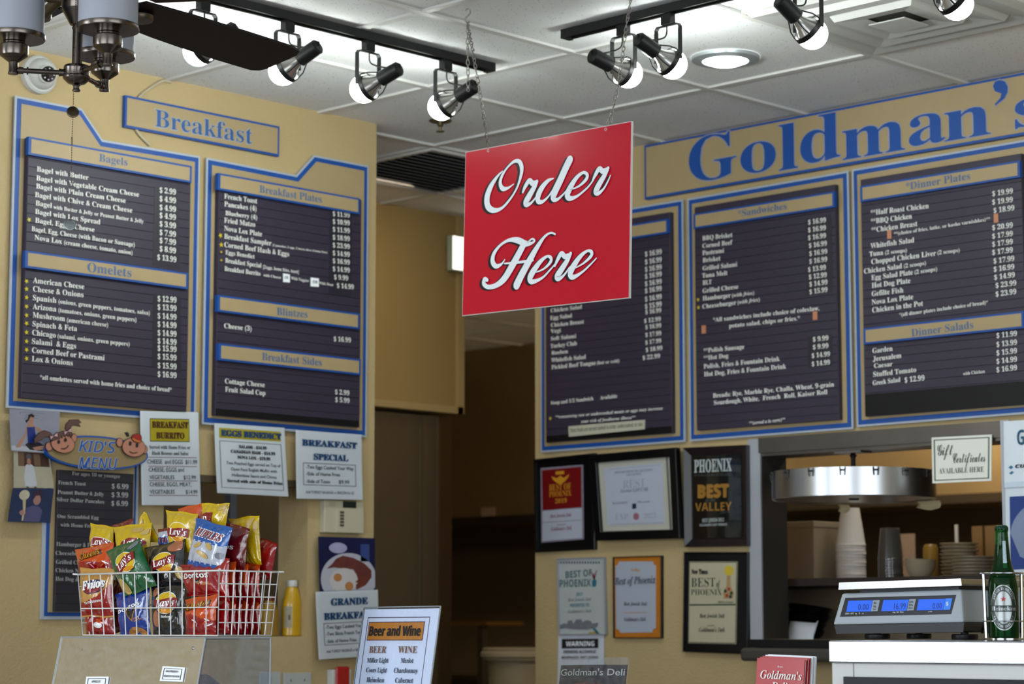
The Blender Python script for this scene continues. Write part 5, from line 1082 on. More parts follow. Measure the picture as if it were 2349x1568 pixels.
# ================================================================== ceiling fan with light kit
M_nick = mat('antique nickel', (112, 104, 98), 0.26, 1.0, var=0.1, scale=30)
M_frost = mat('frosted glass shade', (182, 186, 198), 0.5, var=0.02, trans=0.0)
M_blade = mat('dark fan blade', (26, 14, 14), 0.5, var=0.25, scale=8, stretch=(1, 12, 1), spec=0.3)
FD = 4.7
fc = atD(176, 168, FD); zf = lambda y: atD(176, y, FD).z - fc.z
fan = thing('ceiling_fan', 'ceiling fan with dark blades and a three-shade nickel light kit', 'ceiling fan', tuple(fc))
b = MB(); b.lathe([(0.0105, zf(56)), (0.016, zf(54)), (0.033, zf(20)), (0.0345, zf(17)), (0.0345, zf(-14))], n=36); b.build('switch_housing', M_nick, fan)
b = MB(); b.lathe([(0.0345, zf(-14)), (0.10, zf(-20)), (0.112, zf(-40)), (0.112, zf(-110)), (0.09, zf(-140)), (0.03, zf(-150)), (0.014, zf(-152)), (0.014, CEIL - 0.05 - fc.z), (0.055, CEIL - 0.045 - fc.z), (0.062, CEIL - 0.009 - fc.z), (0, CEIL - 0.009 - fc.z)], n=36); b.build('motor_housing', M_nick, fan)
b = MB(); b.lathe([(0.0108, zf(148)), (0.0104, zf(140)), (0.0104, zf(64)), (0.012, zf(63)), (0.012, zf(60)), (0.0105, zf(59)), (0.0105, zf(54))], n=24); b.build('stem', M_nick, fan)
b = MB(); b.lathe([(0.0, zf(196)), (0.018, zf(192)), (0.0275, zf(182)), (0.0285, zf(178)), (0.0265, zf(175)), (0.0265, zf(160)), (0.0275, zf(157)), (0.0255, zf(151)), (0.012, zf(149)), (0.0, zf(149))], n=36); b.build('hub', M_nick, fan)
MB().lathe([(0.0, zf(212)), (0.0075, zf(211)), (0.0085, zf(208)), (0.0065, zf(205)), (0.0065, zf(199)), (0.0085, zf(197)), (0.0, zf(195))], n=18).build('finial', M_nick, fan)
Rh = Vector((_R.x, _R.y, 0)).normalized(); Fh = Vector((_F.x, _F.y, 0)).normalized()
za = zf(168)
for ang in (192, 309, 74):
    d = Rh * math.cos(math.radians(ang)) + Fh * math.sin(math.radians(ang)); e = d * 0.128 + Vector((0, 0, za))
    am = MB(); am.tube([d * 0.024 + Vector((0, 0, za)), e], 0.0052, 12)
    for r0, r1, rr in ((0.026, 0.036, 0.0074), (0.033, 0.035, 0.0085), (0.098, 0.101, 0.0082), (0.108, 0.118, 0.0072)): am.tube([d * r0 + Vector((0, 0, za)), d * r1 + Vector((0, 0, za))], rr, 12)
    am.lathe([(0.0, -0.009), (0.0105, -0.0085), (0.0108, -0.005), (0.0092, -0.002), (0.0096, 0.016)], o=e, n=20)
    ao = am.build('arm', M_nick, fan)
    MB().lathe([(0.0096, 0.016), (0.0285, 0.030), (0.0297, 0.034), (0.0297, 0.051), (0.027, 0.0535), (0.0225, 0.054), (0.0225, 0.058), (0.024, 0.059), (0.0225, 0.060), (0.0225, 0.066)], o=e, n=32).build('cup', M_nick, ao)
    b = MB(); b.lathe([(0.0225, 0.064), (0.03, 0.064), (0.052, 0.064), (0.0625, 0.064), (0.0635, 0.066), (0.0635, 0.074), (0.061, 0.075), (0.056, 0.068), (0.0225, 0.067)], o=e, n=44); b.build('shade_ring', M_nick, ao)
    MB().lathe([(0.0565, 0.070), (0.0600, 0.0735), (0.0600, 0.150), (0.0575, 0.150), (0.0575, 0.072)], o=e, n=44).build('shade', M_frost, fan)
    MB().lathe([(0.0600, 0.147), (0.0618, 0.148), (0.0618, 0.156), (0.0575, 0.157)], o=e, n=44).build('shade_ring', M_nick, ao)
zb_ = 2.652 - fc.z
for k in range(5):
    a = math.radians(11.5 + 72 * k); d = Vector((math.cos(a), math.sin(a), 0)); s = Vector((-d.y, d.x, 0)); pitch = 0.2
    su = s * math.cos(pitch) - Vector((0, 0, 1)) * math.sin(pitch) * 1; nn = d.cross(su).normalized()
    ol = [(0.15, -0.055), (0.30, -0.066), (0.50, -0.073), (0.625, -0.076), (0.655, -0.070), (0.668, -0.050), (0.672, 0.040), (0.665, 0.058), (0.645, 0.068), (0.50, 0.072), (0.30, 0.066), (0.15, 0.055), (0.135, 0.03), (0.135, -0.03)]
    vs = [d * r + su * w + nn * 0.003 + Vector((0, 0, zb_)) for r, w in ol] + [d * r + su * w - nn * 0.003 + Vector((0, 0, zb_)) for r, w in ol]; n = len(ol)
    b = MB(); b.add(vs, [tuple(range(n)), tuple(range(2 * n - 1, n - 1, -1))] + [(i, n + i, n + (i + 1) % n, (i + 1) % n) for i in range(n)]); bo = b.build('blade', M_blade, fan)
    b = MB(); b.tube([d * 0.07 + Vector((0, 0, zb_ + 0.01)), d * 0.15 + Vector((0, 0, zb_ - 0.008))], 0.012, 10); b.lathe([(0, -0.012), (0.03, -0.011), (0.033, -0.006), (0.033, 0.0)], o=d * 0.185 + Vector((0, 0, zb_ - 0.003)), n=24); b.build('blade_bracket', mat('bracket bronze', (92, 84, 70), 0.35, 0.8), bo)
# pull chain with two medallions
M_ball = mat('bead chain bronze', (92, 78, 58), 0.35, 0.9)
cd = FD - 0.06
ch = lambda x, y: atD(x, y, cd) - fc
b = MB()
def beads(p, q, st=0.0034, r=0.0013):
    n = int((q - p).length / st)
    for i in range(n + 1):
        c = p.lerp(q, i / n); b.lathe([(0, -r), (r * 0.87, -r * 0.5), (r, 0), (r * 0.87, r * 0.5), (0, r)], o=c, n=6)
beads(ch(174, -2), ch(168, 244)); b.build('pull_chain', M_ball, fan); b = MB(); beads(ch(167, 270), ch(165, 318)); beads(ch(165, 330), ch(161, 504)); b.tube([ch(165, 314), ch(165, 334)], 0.0016, 6)
co = b.build('pull_chain', M_ball, fan)
for (x, y), m_ in (((167, 257), M_ball), ((160, 515), mat('pewter medallion', (150, 158, 158), 0.4, 0.7, var=0.3, scale=150))):
    b = MB(); Mv = zmatrix(Vector((-_F.x, -_F.y, 0.25)) + Rh * 0.25)
    b.lathe([(0, -0.002), (0.0105, -0.002), (0.0125, -0.0008), (0.0125, 0.0012), (0.0105, 0.0022), (0.0098, 0.0012), (0.006, 0.0018), (0.0, 0.0022)], o=ch(x, y), M=Mv, n=24); b.build('medallion', m_, co)
# ================================================================== service counter, clear case, basket of chips
CT = 1.085
XB, YB = 3.016, 3.771
ZB = atX(500, 1457, XB).z
YE = atX(190, 1462, XB).y; XE = atY(622, 1457, YB).x
t = thing('service_counter', 'long steel topped service counter just below the frame', 'counter', (3.5, 3.6, 0))
MB().box(-0.72, 0.72, -0.95, 1.15, CT - 0.04, CT).build('worktop', M_steel, t, bevel=0.003); MB().box(-0.68, 0.68, -0.92, 1.12, 0, CT - 0.04).build('body', mat('counter front', (120, 104, 80), 0.5), t)
# clear pastry case, front leaning outward
cx0, cx1, cy0, cy1 = XB - 0.036, XE - 0.005, YB - 0.004, YE + 0.03
zt = ZB - 0.0045; zb2 = CT + 0.0005; sl = (zt - zb2) * 0.2
t = thing('pastry_case', 'clear acrylic pastry case under the wire basket', 'display case', (cx0, cy0, zb2))
w_, l_, h_ = cx1 - cx0, cy1 - cy0, zt - zb2
def slab(b, p, n):
    p = [Vector(q) for q in p]; n = Vector(n); vs = p + [q + n for q in p]; m = len(p)
    b.add(vs, [tuple(range(m)), tuple(range(2 * m - 1, m - 1, -1))] + [(i, m + i, m + (i + 1) % m, (i + 1) % m) for i in range(m)])
b = MB(); slab(b, [(-sl, 0, 0), (-sl, l_, 0), (0, l_, h_), (0, 0, h_)], (0.004, 0, 0)); b.build('front_panel', M_acr, t)
b = MB(); slab(b, [(0.0, 0, h_), (0, l_, h_), (w_, l_, h_), (w_, 0, h_)], (0, 0, -0.004)); b.build('top_panel', M_acr, t)
for y in (0.0, l_ - 0.004): b = MB(); slab(b, [(-sl + 0.004, y, 0.0), (0.004, y, h_ - 0.004), (w_, y, h_ - 0.004), (w_, y, 0.0)], (0, 0.004, 0)); b.build('side_panel', M_side, t)
yv = atX(284, 1500, cx0).y - cy0
b = MB(); slab(b, [(-sl + 0.006, yv, 0.0), (0.006, yv, h_ - 0.005), (w_ - 0.004, yv, h_ - 0.005), (w_ - 0.004, yv, 0.0)], (0, 0.003, 0)); b.build('divider', M_acr, t)
b = MB(); slab(b, [(-sl * 0.55, 0.005, h_ * 0.42), (-sl * 0.55, l_ - 0.005, h_ * 0.42), (w_ - 0.005, l_ - 0.005, h_ * 0.42), (w_ - 0.005, 0.005, h_ * 0.42)], (0, 0, 0.003)); b.build('shelf', M_acr, t)
M_edge = mat('acrylic lit edge', (190, 194, 198), 0.25, var=0.1, trans=0.2)
b = MB()
for p, q in (((0, 0, h_), (-sl, 0, 0)), ((0, l_, h_), (-sl, l_, 0)), ((0, 0, h_), (w_, 0, h_)), ((w_, 0, h_), (w_, 0, 0)), ((-0.007, yv, h_ * 0.83), (-0.007, 0.01, h_ * 0.83))): b.tube([p, q], 0.0022 if p[0] >= 0 else 0.0010, 6)
b.tube([(0, 0, h_), (0, l_, h_)], 0.0020, 6); b.tube([(0.004, yv, h_ - 0.004), (-sl + 0.005, yv, 0.0)], 0.0011, 6); b.tube([(w_ - 0.004, yv, h_ - 0.006), (w_ - 0.004, yv, 0)], 0.0011, 6); b.tube([(-sl * 0.55, 0.005, h_ * 0.42), (-sl * 0.55, l_ - 0.005, h_ * 0.42)], 0.0012, 6); b.tube([(w_, l_, h_), (w_, l_, 0)], 0.0016, 6); b.build('edges', M_edge, t)
b = MB()
for x, y in ((190, 1490), (443, 1486)):
    p = atX(x, y, cx0 - 0.004) - Vector((cx0, cy0, zb2)); b.lathe([(0.0, -0.002), (0.0034, -0.002), (0.0034, 0.001), (0.0, 0.003)], o=p, M=zmatrix((-1, 0, 0.1)), n=12)
b.build('screws', M_steel, t)
for k, (y0, y1, z) in enumerate(((0.03, 0.2, 0.03), (0.05, 0.19, 0.055))):
    b = MB(); f = lambda s, r, y0=y0, y1=y1, z=z, k=k: (0.02 + (w_ - 0.05) * s, y0 + (y1 - y0) * r, h_ * 0.42 + 0.004 + z * (math.sin(PI * s) * math.sin(PI * r)) ** 0.6 + 0.006 * math.sin(14 * s + 5 * r + k) * math.sin(9 * r + k))
    b.grid(f, 18, 18)
    o = b.build('plastic_lid', M_wrap, None, loc=(cx0, cy0, zb2)); tag(o, ['crinkled clear plastic lid lying inside the pastry case', 'taller clear plastic lid over the crinkled one in the pastry case'][k], 'plastic lid')
def quad3(TL, TR, BR, BL):
    TL, TR, BR, BL = map(Vector, (TL, TR, BR, BL)); n = (TR - TL).cross(TL - BL).normalized()
    if n.dot(TL - Vector((0, 0, CZ))) > 0: n = -n
    return (lambda s, r, h=0.0: BL * (1 - s) * (1 - r) + BR * s * (1 - r) + TR * s * r + TL * (1 - s) * r + n * h), n
def card(name, label, cat, corners, mats, thick=0.0012, part='sheet', group=None, bend=0.0):
    f, n = quad3(*corners); o0 = f(0.5, 0.0)
    t = thing(name, label, cat, tuple(o0), group=group)
    fn = lambda s, r, h=0.0006: tuple(f(s, r, h + bend * math.sin(PI * s) * (0.4 + r)) - o0)
    b = MB(); b.grid(lambda s, r: fn(s, r, 0), 8, 8, 0); b.grid(lambda s, r: fn(1 - s, r, -thick), 8, 8, 0)
    ed = lambda k: [(0, k), (1, k)]
    for a, c in (((0, 0), (1, 0)), ((1, 0), (1, 1)), ((1, 1), (0, 1)), ((0, 1), (0, 0))): b.add([fn(*a, 0), fn(*a, -thick), fn(*c, -thick), fn(*c, 0)], [(0, 1, 2, 3)])
    return t, b.build(part, mats, t), fn
def fpx(x, y, lift=0.003):
    """point on the leaning case front"""
    o = Vector((0, 0, CZ)); d = ray(x, y); n = Vector((h_, 0, -sl)).normalized(); a = Vector((cx0, cy0, zt)) - n * lift; s = (a - o).dot(n) / d.dot(n); return o + d * s
for lab, q, txt in (('small white raspberry pastry label on the clear case', [(373, 1527), (424, 1530), (418, 1563), (366, 1561)], ('RASPBERRY', 'HAMENTASHEN')), ('small white apricot pastry label at the lower left of the clear case', [(198, 1551), (249, 1551), (244, 1586), (193, 1586)], ('APRICOT', ''))):
    t, o, fn = card('pastry_label', lab, 'label', [fpx(*p) for p in q], M_paper, part='card', group='labels on the clear case')
    b = MB(); fbox(b, fn, 0.09, 0.12, 0.91, 0.88, 0, 0.0004, 0.03); b.build('printed_border', [M_navy], o)
    lb = LET('print', [M_navy], o)
    pt(lb, fn, txt[0], 0.22 if txt[1] else 0.3, 0.78 if txt[1] else 0.7, 0.6, 0.14)
    if txt[1]: pt(lb, fn, txt[1], 0.14, 0.86, 0.28, 0.14)
# ---- wire basket
M_wire = mat('white coated wire', (214, 214, 212), 0.35, var=0.03)
ZR2 = atX(505, 1308, XB - 0.004).z
t = thing('wire_basket', 'white wire basket full of chip bags on the clear case', 'basket', (XB, YB, ZB))
bx_, by_, bh = XE - XB, YE - YB, ZR2 - ZB
fl = 0.012
def bpt(u, v, r):
    """u along x, v along y (0..1), r height 0..1 ; flares toward the rim"""
    return Vector((u * bx_ + (u - 0.35) * 2 * fl * r * 0.7, v * by_ + (v - 0.35) * 2 * fl * r, r * bh))
WR = 0.0014
b = MB(); b.tube([bpt(0, 0, 1), bpt(1, 0, 1), bpt(1, 1, 1), bpt(0, 1, 1)], 0.0021, 8, closed=True)
b.tube([bpt(0, 1, 1), bpt(0, 1, 1) + Vector((-0.002, 0.016, 0.001))], 0.0021, 8); b.tube([bpt(1, 0, 1), bpt(1, 0, 1) + Vector((0.014, 0, 0.0))], 0.0021, 8); b.build('rim', M_wire, t)
def wires(name, fn, nv, hs):
    b = MB()
    for i in range(nv + 1): b.tube([fn(i / nv, 0), fn(i / nv, 0.5), fn(i / nv, 1)], WR, 6)
    for r in hs: b.tube([fn(0, r), fn(0.5, r), fn(1, r)], WR, 6)
    b.build(name, M_wire, t)
wires('front_grid', lambda a, r: bpt(0, a, r), 12, (0.0, 0.435))
wires('side_grid', lambda a, r: bpt(a, 0, r), 8, (0.0, 0.2, 0.4, 0.6, 0.8)); wires('side_grid', lambda a, r: bpt(a, 1, r), 8, (0.0, 0.2, 0.4, 0.6, 0.8))
wires('back_grid', lambda a, r: bpt(1, a, r), 12, (0.0, 0.5)); wires('base_grid', lambda a, r: bpt(r, a, 0), 12, (0.25, 0.5, 0.75))
# ---- chip bags
FOIL = {}
def foil(n, c): return mat('foil ' + n, c, 0.2, 0.0, var=0.08, scale=14, bump=0.6, bscale=30, coat=0.7)
F_yel, F_grn, F_blk, F_red, F_dred, F_org, F_blu, F_dblu, F_tan, F_sil = foil('yellow', (232, 194, 20)), foil('green', (0, 98, 54)), foil('charcoal', (24, 26, 31)), foil('red', (168, 8, 20)), foil('deep red', (120, 8, 18)), foil('orange', (228, 82, 10)), foil('blue', (12, 96, 184)), foil('royal blue', (10, 62, 164)), foil('tan gold', (222, 164, 84)), foil('silver white', (206, 212, 226))
I_white = mat('pack white ink', (238, 238, 240), 0.3, var=0, coat=0.4); I_ban = mat('pack banner red', (150, 14, 30), 0.3, var=0, coat=0.4); I_sun = mat('pack sun yellow', (248, 206, 30), 0.3, var=0, coat=0.4); I_sun2 = mat('pack sun orange', (246, 160, 20), 0.3, var=0, coat=0.4); I_blk = mat('pack black', (16, 14, 16), 0.3, var=0, coat=0.4); I_chip = mat('pack chip tan', (216, 180, 104), 0.35, var=0.15, scale=80, coat=0.4); I_grey = mat('pack grey', (126, 130, 142), 0.3, var=0.2, scale=90, coat=0.4); I_navy = mat('pack navy', (24, 34, 110), 0.3, var=0, coat=0.4); I_pink = mat('pack pink', (236, 170, 190), 0.3, var=0.3, scale=120, coat=0.4); I_brn = mat('pack brown chip', (186, 112, 76), 0.35, var=0.2, scale=90, coat=0.4); I_dor = mat('pack corn chip', (196, 130, 60), 0.35, var=0.2, scale=90, coat=0.4)
INK = [I_white, I_ban, I_sun, I_sun2, I_blk, I_chip, I_grey, I_navy, I_pink, I_brn, I_dor, F_org]
WH, BAN, SUN, SUN2, BK, CHP, GRY, NV, PK, BRN, DOR, ORG = range(12)
bagn = [0]
def bag(label, quad, dx, mats, zone=None, art=None, T_=0.017, lean=0.0, corners=None):
    """chip bag: corners TL TR BR BL; dx = how far behind the basket front its middle stands"""
    bagn[0] += 1; ph = bagn[0] * 1.37
    if corners: P = [Vector(c) for c in corners]
    else:
        X = XB + dx; P = [atX(*quad[0], X + lean), atX(*quad[1], X + lean), atX(*quad[2], X), atX(*quad[3], X)]
    TL, TR, BR, BL = P; f, n = quad3(TL, TR, BR, BL); o0 = (BL + BR) / 2
    def bul(s, r):
        e = max(0.0, 1 - abs(2 * s - 1) ** 2.4) ** 0.55; q = min(1, max(0, (r - 0.055) / 0.89)); g = max(0.0, math.sin(PI * q)) ** 0.55
        pl = math.sin(2 * PI * 4.3 * s + ph) * (math.exp(-abs(r - 0.10) / 0.10) + math.exp(-abs(0.90 - r) / 0.10)) * 0.20
        cr_ = 0.13 * math.sin(7 * s + 9 * r + ph) * math.sin(5 * r - 6 * s + 2 * ph) + 0.07 * math.sin(17 * s - 11 * r + ph * 3)
        return T_ * (e * g * (1 + cr_) + pl * e * min(1, g + 0.25))
    def ed(s, r): k = 0.035 * math.sin(PI * min(1, max(0, r))) ** 0.7; return s * (1 - 2 * k) + k
    def wob(s, r): return r + (0.012 * math.sin(9 * s + ph) * (1 if r > 0.5 else -1)) * max(0, abs(2 * r - 1) - 0.6) * 2.5
    def fn(s, r, h=0.0006): return tuple(f(ed(s, r), wob(s, r), bul(s, r) + h) - o0)
    b = MB(); zf_ = zone or (lambda s, r: 0)
    b.grid(lambda s, r: fn(s, r, 0), 26, 34, mif=zf_); b.grid(lambda s, r: tuple(f(ed(1 - s, r), wob(1 - s, r), -0.75 * bul(1 - s, r) - 0.0008) - o0), 14, 20, mif=lambda s, r: zf_(1 - s, r))
    o = b.build('chip_bag', mats, None, loc=tuple(o0)); tag(o, label, 'chip bag', 'chip bags in the wire basket')
    if art:
        ab = LET('printed_art', INK, o); art(ab, lambda s, r, h=0.0006: fn(min(0.985, s + 0.10), r, h))
    return o
def A_ell(b, fn, s, r, rs, rr, mi, h, n=26, rot=0.0, rings=4):
    vs = [fn(s, r, h)]; fs = []
    for k in range(1, rings + 1): vs += [fn(*p, h) for p in ell(s, r, rs * k / rings, rr * k / rings, n, rot)]
    for i in range(n): fs.append((0, 1 + i, 1 + (i + 1) % n))
    for k in range(rings - 1):
        for i in range(n): fs.append((1 + k * n + i, 1 + (k + 1) * n + i, 1 + (k + 1) * n + (i + 1) % n, 1 + k * n + (i + 1) % n))
    b.add(vs, fs, mi)
def A_strip(b, fn, top, bot, mi, h):
    """patch between two curves s -> r"""
    n = len(top); vs = []
    for k in range(5): vs += [fn(top[i][0] * k / 4 + bot[i][0] * (1 - k / 4), top[i][1] * k / 4 + bot[i][1] * (1 - k / 4), h) for i in range(n)]
    b.add(vs, [(k * n + i, k * n + i + 1, (k + 1) * n + i + 1, (k + 1) * n + i) for k in range(4) for i in range(n - 1)], mi)
def A_txt(b, fn, tx, s0, s1, r, cap, mi, h, sty='ser', fat=0.0, rot=0.0):
    if fat > 0.024:                                            # heavy lettering: several strikes side by side
        for k in range(5):
            d = (fat - 0.01) * cap * 1.1; q = (k % 3 - 1) * d; v = (0 if k < 3 else (d if k == 3 else -d)); hh = h + 0.00012 * k
            T(b, tx, s0 + q, s1 + q, r + v, cap, 0, mi, sty, 0.012, rot, (lambda hh: lambda s, rr: fn(s, rr, hh))(hh))
    else: T(b, tx, s0, s1, r, cap, 0, mi, sty, min(fat, 0.004), rot, lambda s, rr: fn(s, rr, h))
def sunlogo(s, r, R, tilt=0.15, asp=0.75, word="Lay's"):
    def art(b, fn):
        A_ell(b, fn, s, r, R * 1.06, R * asp * 1.06, WH, 0.0008); A_ell(b, fn, s, r, R, R * asp, SUN, 0.0012)
        xs = [s + R * 1.12 * (-1 + 2 * i / 10) for i in range(11)]
        mid = lambda x: r + tilt * (x - s) + 0.05 * R * math.sin((x - s) / R * 3)
        A_strip(b, fn, [(x, mid(x) + 0.36 * R * asp * 1.1) for x in xs], [(x, mid(x) - 0.46 * R * asp * 1.1) for x in xs], BAN, 0.0018)
        A_ell(b, fn, s + 0.05, r - R * asp * 0.78, R * 0.62, R * asp * 0.22, SUN2, 0.0020)
        A_txt(b, fn, word, s - R * 0.92, s + R * 0.98, r - 0.24 * R - tilt * R * 0.9, 0.56 * R * asp * 1.25, WH, 0.0026, 'ital', 0.02, math.atan(tilt))
    return art
def corn(s0, s1, r, cap, tilt, word='Doritos', sub=None):
    def art(b, fn):
        m = (s0 + s1) / 2
        tri = [(m - 0.17, r + 0.10), (m + 0.24, r + 0.16), (m + 0.06, r - 0.20)]
        A_strip(b, fn, [tri[0], tri[1]], [tri[2], (tri[2][0] + 0.01, tri[2][1])], DOR, 0.0008); tri2 = [(m - 0.12, r + 0.085), (m + 0.2, r + 0.13), (m + 0.055, r - 0.15)]
        A_strip(b, fn, [tri2[0], tri2[1]], [tri2[2], (tri2[2][0] + 0.01, tri2[2][1])], BK, 0.0012)
        A_txt(b, fn, word, s0, s1, r, cap, WH, 0.0022, 'bold', 0.01, tilt)
        if sub:
            for k, w in enumerate(sub): A_txt(b, fn, w, s0 + 0.47, s0 + 0.47 + 0.045 * len(w), r - 0.16 - 0.055 * k, 0.035, SUN2, 0.0016, 'bold', 0.0, tilt)
    return art
def puffs(s0, s1, r, cap, tilt, word='Cheetos'):
    def art(b, fn):
        A_txt(b, fn, word, s0 - 0.02, s1 + 0.02, r - 0.012, cap, BK, 0.0010, 'ital', 0.11, tilt); A_txt(b, fn, word, s0, s1, r, cap, SUN2, 0.0018, 'ital', 0.02, tilt)
        rr = random.Random(int(r * 100))
        for k in range(9): A_ell(b, fn, 0.25 + 0.6 * rr.random(), 0.12 + 0.26 * rr.random(), 0.06 + 0.03 * rr.random(), 0.018, (ORG, PK, WH)[k % 3], 0.0010 + 0.0002 * k, 10, rr.random() * 3, 2)
    return art
def arts(*fs): return lambda b, fn: [f(b, fn) for f in fs]
def chips(*l): return lambda b, fn: [A_ell(b, fn, *c[:4], c[4], 0.0010 + 0.0003 * i, 14, c[5] if len(c) > 5 else 0, 3) for i, c in enumerate(l)]
# front layer, left to right
def fr_art(b, fn):
    A_ell(b, fn, 0.45, 0.62, 0.32, 0.145, NV, 0.0008, 26, 0.2); A_ell(b, fn, 0.45, 0.60, 0.27, 0.11, BAN, 0.0014, 26, 0.2)
    A_txt(b, fn, 'Fritos', 0.14, 0.80, 0.545, 0.17, WH, 0.0022, 'ital', 0.05, 0.14); A_txt(b, fn, 'The ORIGINAL', 0.16, 0.72, 0.25, 0.045, WH, 0.0012, 'bold', 0, 0.14)
def fr_zone(s, r): c = 0.40 - 0.14 * (1 - s) + 0.30 * s * s * s; return 1 if (r > c and r > 0.06) or r < 0.035 else 0
bag('tan and red corn chip bag at the left end of the basket front', [(183, 1302), (262, 1304), (262, 1415), (184, 1414)], 0.014, [F_red, F_tan], fr_zone, fr_art)
bag('small red puff bag below the tan and red one', [(194, 1405), (262, 1403), (264, 1456), (197, 1456)], 0.026, [F_red], None, chips((0.3, 0.7, 0.1, 0.12, PK), (0.55, 0.45, 0.12, 0.14, WH), (0.7, 0.75, 0.14, 0.05, ORG, 0.6), (0.4, 0.85, 0.12, 0.06, WH), (0.6, 0.6, 0.16, 0.05, ORG, -0.7)))
bag('green chip bag leaning over the basket front', [(242, 1263), (320, 1234), (360, 1342), (284, 1369)], 0.010, [F_grn], None, arts(sunlogo(0.44, 0.60, 0.27, 0.34, 0.72), chips((0.72, 0.90, 0.16, 0.055, GRY, 0.3), (0.10, 0.16, 0.13, 0.16, CHP))), lean=0.012)
bag('royal blue corn chip bag under the green one', [(264, 1362), (344, 1342), (346, 1456), (276, 1456)], 0.022, [F_dblu], None, arts(corn(0.10, 0.76, 0.49, 0.085, 0.22, sub=('COOL', 'RANCH')), chips((0.42, 0.08, 0.2, 0.08, DOR, 0.3), (0.68, 0.08, 0.16, 0.08, DOR, -0.3))))
bag('upper charcoal chip bag with a yellow sun logo', [(331, 1257), (425, 1235), (427, 1344), (350, 1348)], 0.036, [F_blk], None, arts(chips((0.74, 0.86, 0.2, 0.12, BRN), (0.83, 0.28, 0.10, 0.13, CHP)), sunlogo(0.46, 0.54, 0.27, 0.16, 0.80)), lean=0.014)
bag('lower charcoal chip bag at the middle of the basket front', [(346, 1345), (425, 1343), (423, 1456), (351, 1456)], 0.020, [F_blk], None, arts(chips((0.17, 0.34, 0.13, 0.17, BRN), (0.1, 0.88, 0.1, 0.1, BRN)), sunlogo(0.48, 0.66, 0.30, 0.05, 0.72), lambda b, fn: A_txt(b, fn, 'Barbecue', 0.36, 0.66, 0.355, 0.05, WH, 0.0014, 'ital')))
bag('red corn chip bag above the orange puffs bag', [(413, 1294), (491, 1294), (505, 1362), (429, 1368)], 0.030, [F_red], None, corn(0.10, 0.80, 0.52, 0.17, 0.05, sub=('NACHO', 'CHEESE')), lean=0.006)
bag('orange and red puffs bag at the near corner of the basket', [(425, 1374), (500, 1362), (496, 1455), (426, 1455)], 0.016, [F_red, F_org], lambda s, r: 1 if r > 0.46 + 0.1 * math.sin(5 * s) else 0, puffs(0.08, 0.78, 0.66, 0.16, 0.16))
# second layer
bag('blue and white ridged chip bag standing up in the basket', [(450, 1187), (534, 1211), (510, 1322), (425, 1306)], 0.040, [F_sil, F_blu], lambda s, r: 1 if r > 0.60 + 0.012 * math.sin(40 * s) or r < 0.20 + 0.012 * math.sin(40 * s) else 0,
    lambda b, fn: (A_txt(b, fn, 'RUFFLES', 0.06, 0.80, 0.70, 0.145, WH, 0.0010, 'ital', 0.10, -0.03), A_txt(b, fn, 'RUFFLES', 0.08, 0.78, 0.705, 0.135, BAN, 0.0020, 'ital', 0.03, -0.03), chips((0.22, 0.52, 0.13, 0.045, CHP, 0.4), (0.55, 0.54, 0.10, 0.06, CHP, -0.5), (0.42, 0.36, 0.17, 0.05, CHP, -0.3), (0.83, 0.40, 0.09, 0.07, GRY))(b, fn)), lean=0.008)
bag('orange puffs bag at the far left above the tan one', [(171, 1261), (262, 1243), (262, 1318), (182, 1318)], 0.036, [F_red, F_org], lambda s, r: 1 if r > 0.42 + 0.15 * (0.5 - s) else 0, puffs(0.16, 0.72, 0.50, 0.20, 0.30), lean=0.01)
bag('yellow chip bag at the upper left of the basket', [(207, 1199), (261, 1208), (263, 1290), (209, 1290)], 0.062, [F_yel], None, lambda b, fn: (A_ell(b, fn, 0.5, 0.50, 0.44, 0.16, WH, 0.0008), A_ell(b, fn, 0.5, 0.50, 0.42, 0.145, BAN, 0.0014), A_txt(b, fn, "Lay's", 0.16, 0.86, 0.43, 0.17, WH, 0.0022, 'ital', 0.02, 0.06)), lean=0.01)
bag('wide creased yellow chip bag behind the green one', [(260, 1208), (349, 1198), (345, 1305), (272, 1310)], 0.054, [F_yel], None, lambda b, fn: (A_ell(b, fn, 0.52, 0.56, 0.35, 0.12, BAN, 0.0012), A_txt(b, fn, "Lay's", 0.25, 0.80, 0.51, 0.13, WH, 0.0022, 'ital', 0.02, 0.04), chips((0.62, 0.86, 0.15, 0.06, CHP), (0.83, 0.80, 0.12, 0.06, CHP, 0.4))(b, fn)), lean=0.012)
bag('folded yellow chip bag with a pointed corner', [(329, 1173), (336, 1176), (370, 1243), (300, 1245)], 0.082, [F_yel], None, chips((0.4, 0.55, 0.25, 0.16, CHP, 1.2), (0.75, 0.30, 0.12, 0.1, SUN2)), T_=0.011)
bag('red chip bag peeping out behind the yellow ones', [(250, 1207), (306, 1188), (308, 1260), (256, 1262)], 0.098, [F_dred])
bag('small dark bag with a blue band behind the charcoal one', [(362, 1214), (390, 1208), (396, 1262), (366, 1264)], 0.078, [F_blu, F_dred, F_sil], lambda s, r: 1 if r > 0.84 or r < 0.3 else (2 if r > 0.62 else 0), lambda b, fn: A_txt(b, fn, 'TO', 0.25, 0.8, 0.36, 0.2, BAN, 0.002, 'bold', 0.03), T_=0.01)
bag('upright yellow chip bag left of the blue and white one', [(380, 1169), (455, 1178), (442, 1268), (389, 1262)], 0.060, [F_yel], None, arts(sunlogo(0.46, 0.47, 0.33, 0.02, 0.72), chips((0.93, 0.86, 0.07, 0.1, CHP, 0.3))), lean=0.012)
bag('orange puffs bag at the very top of the pile', [(408, 1166), (466, 1153), (470, 1240), (420, 1244)], 0.092, [F_org], None, None)
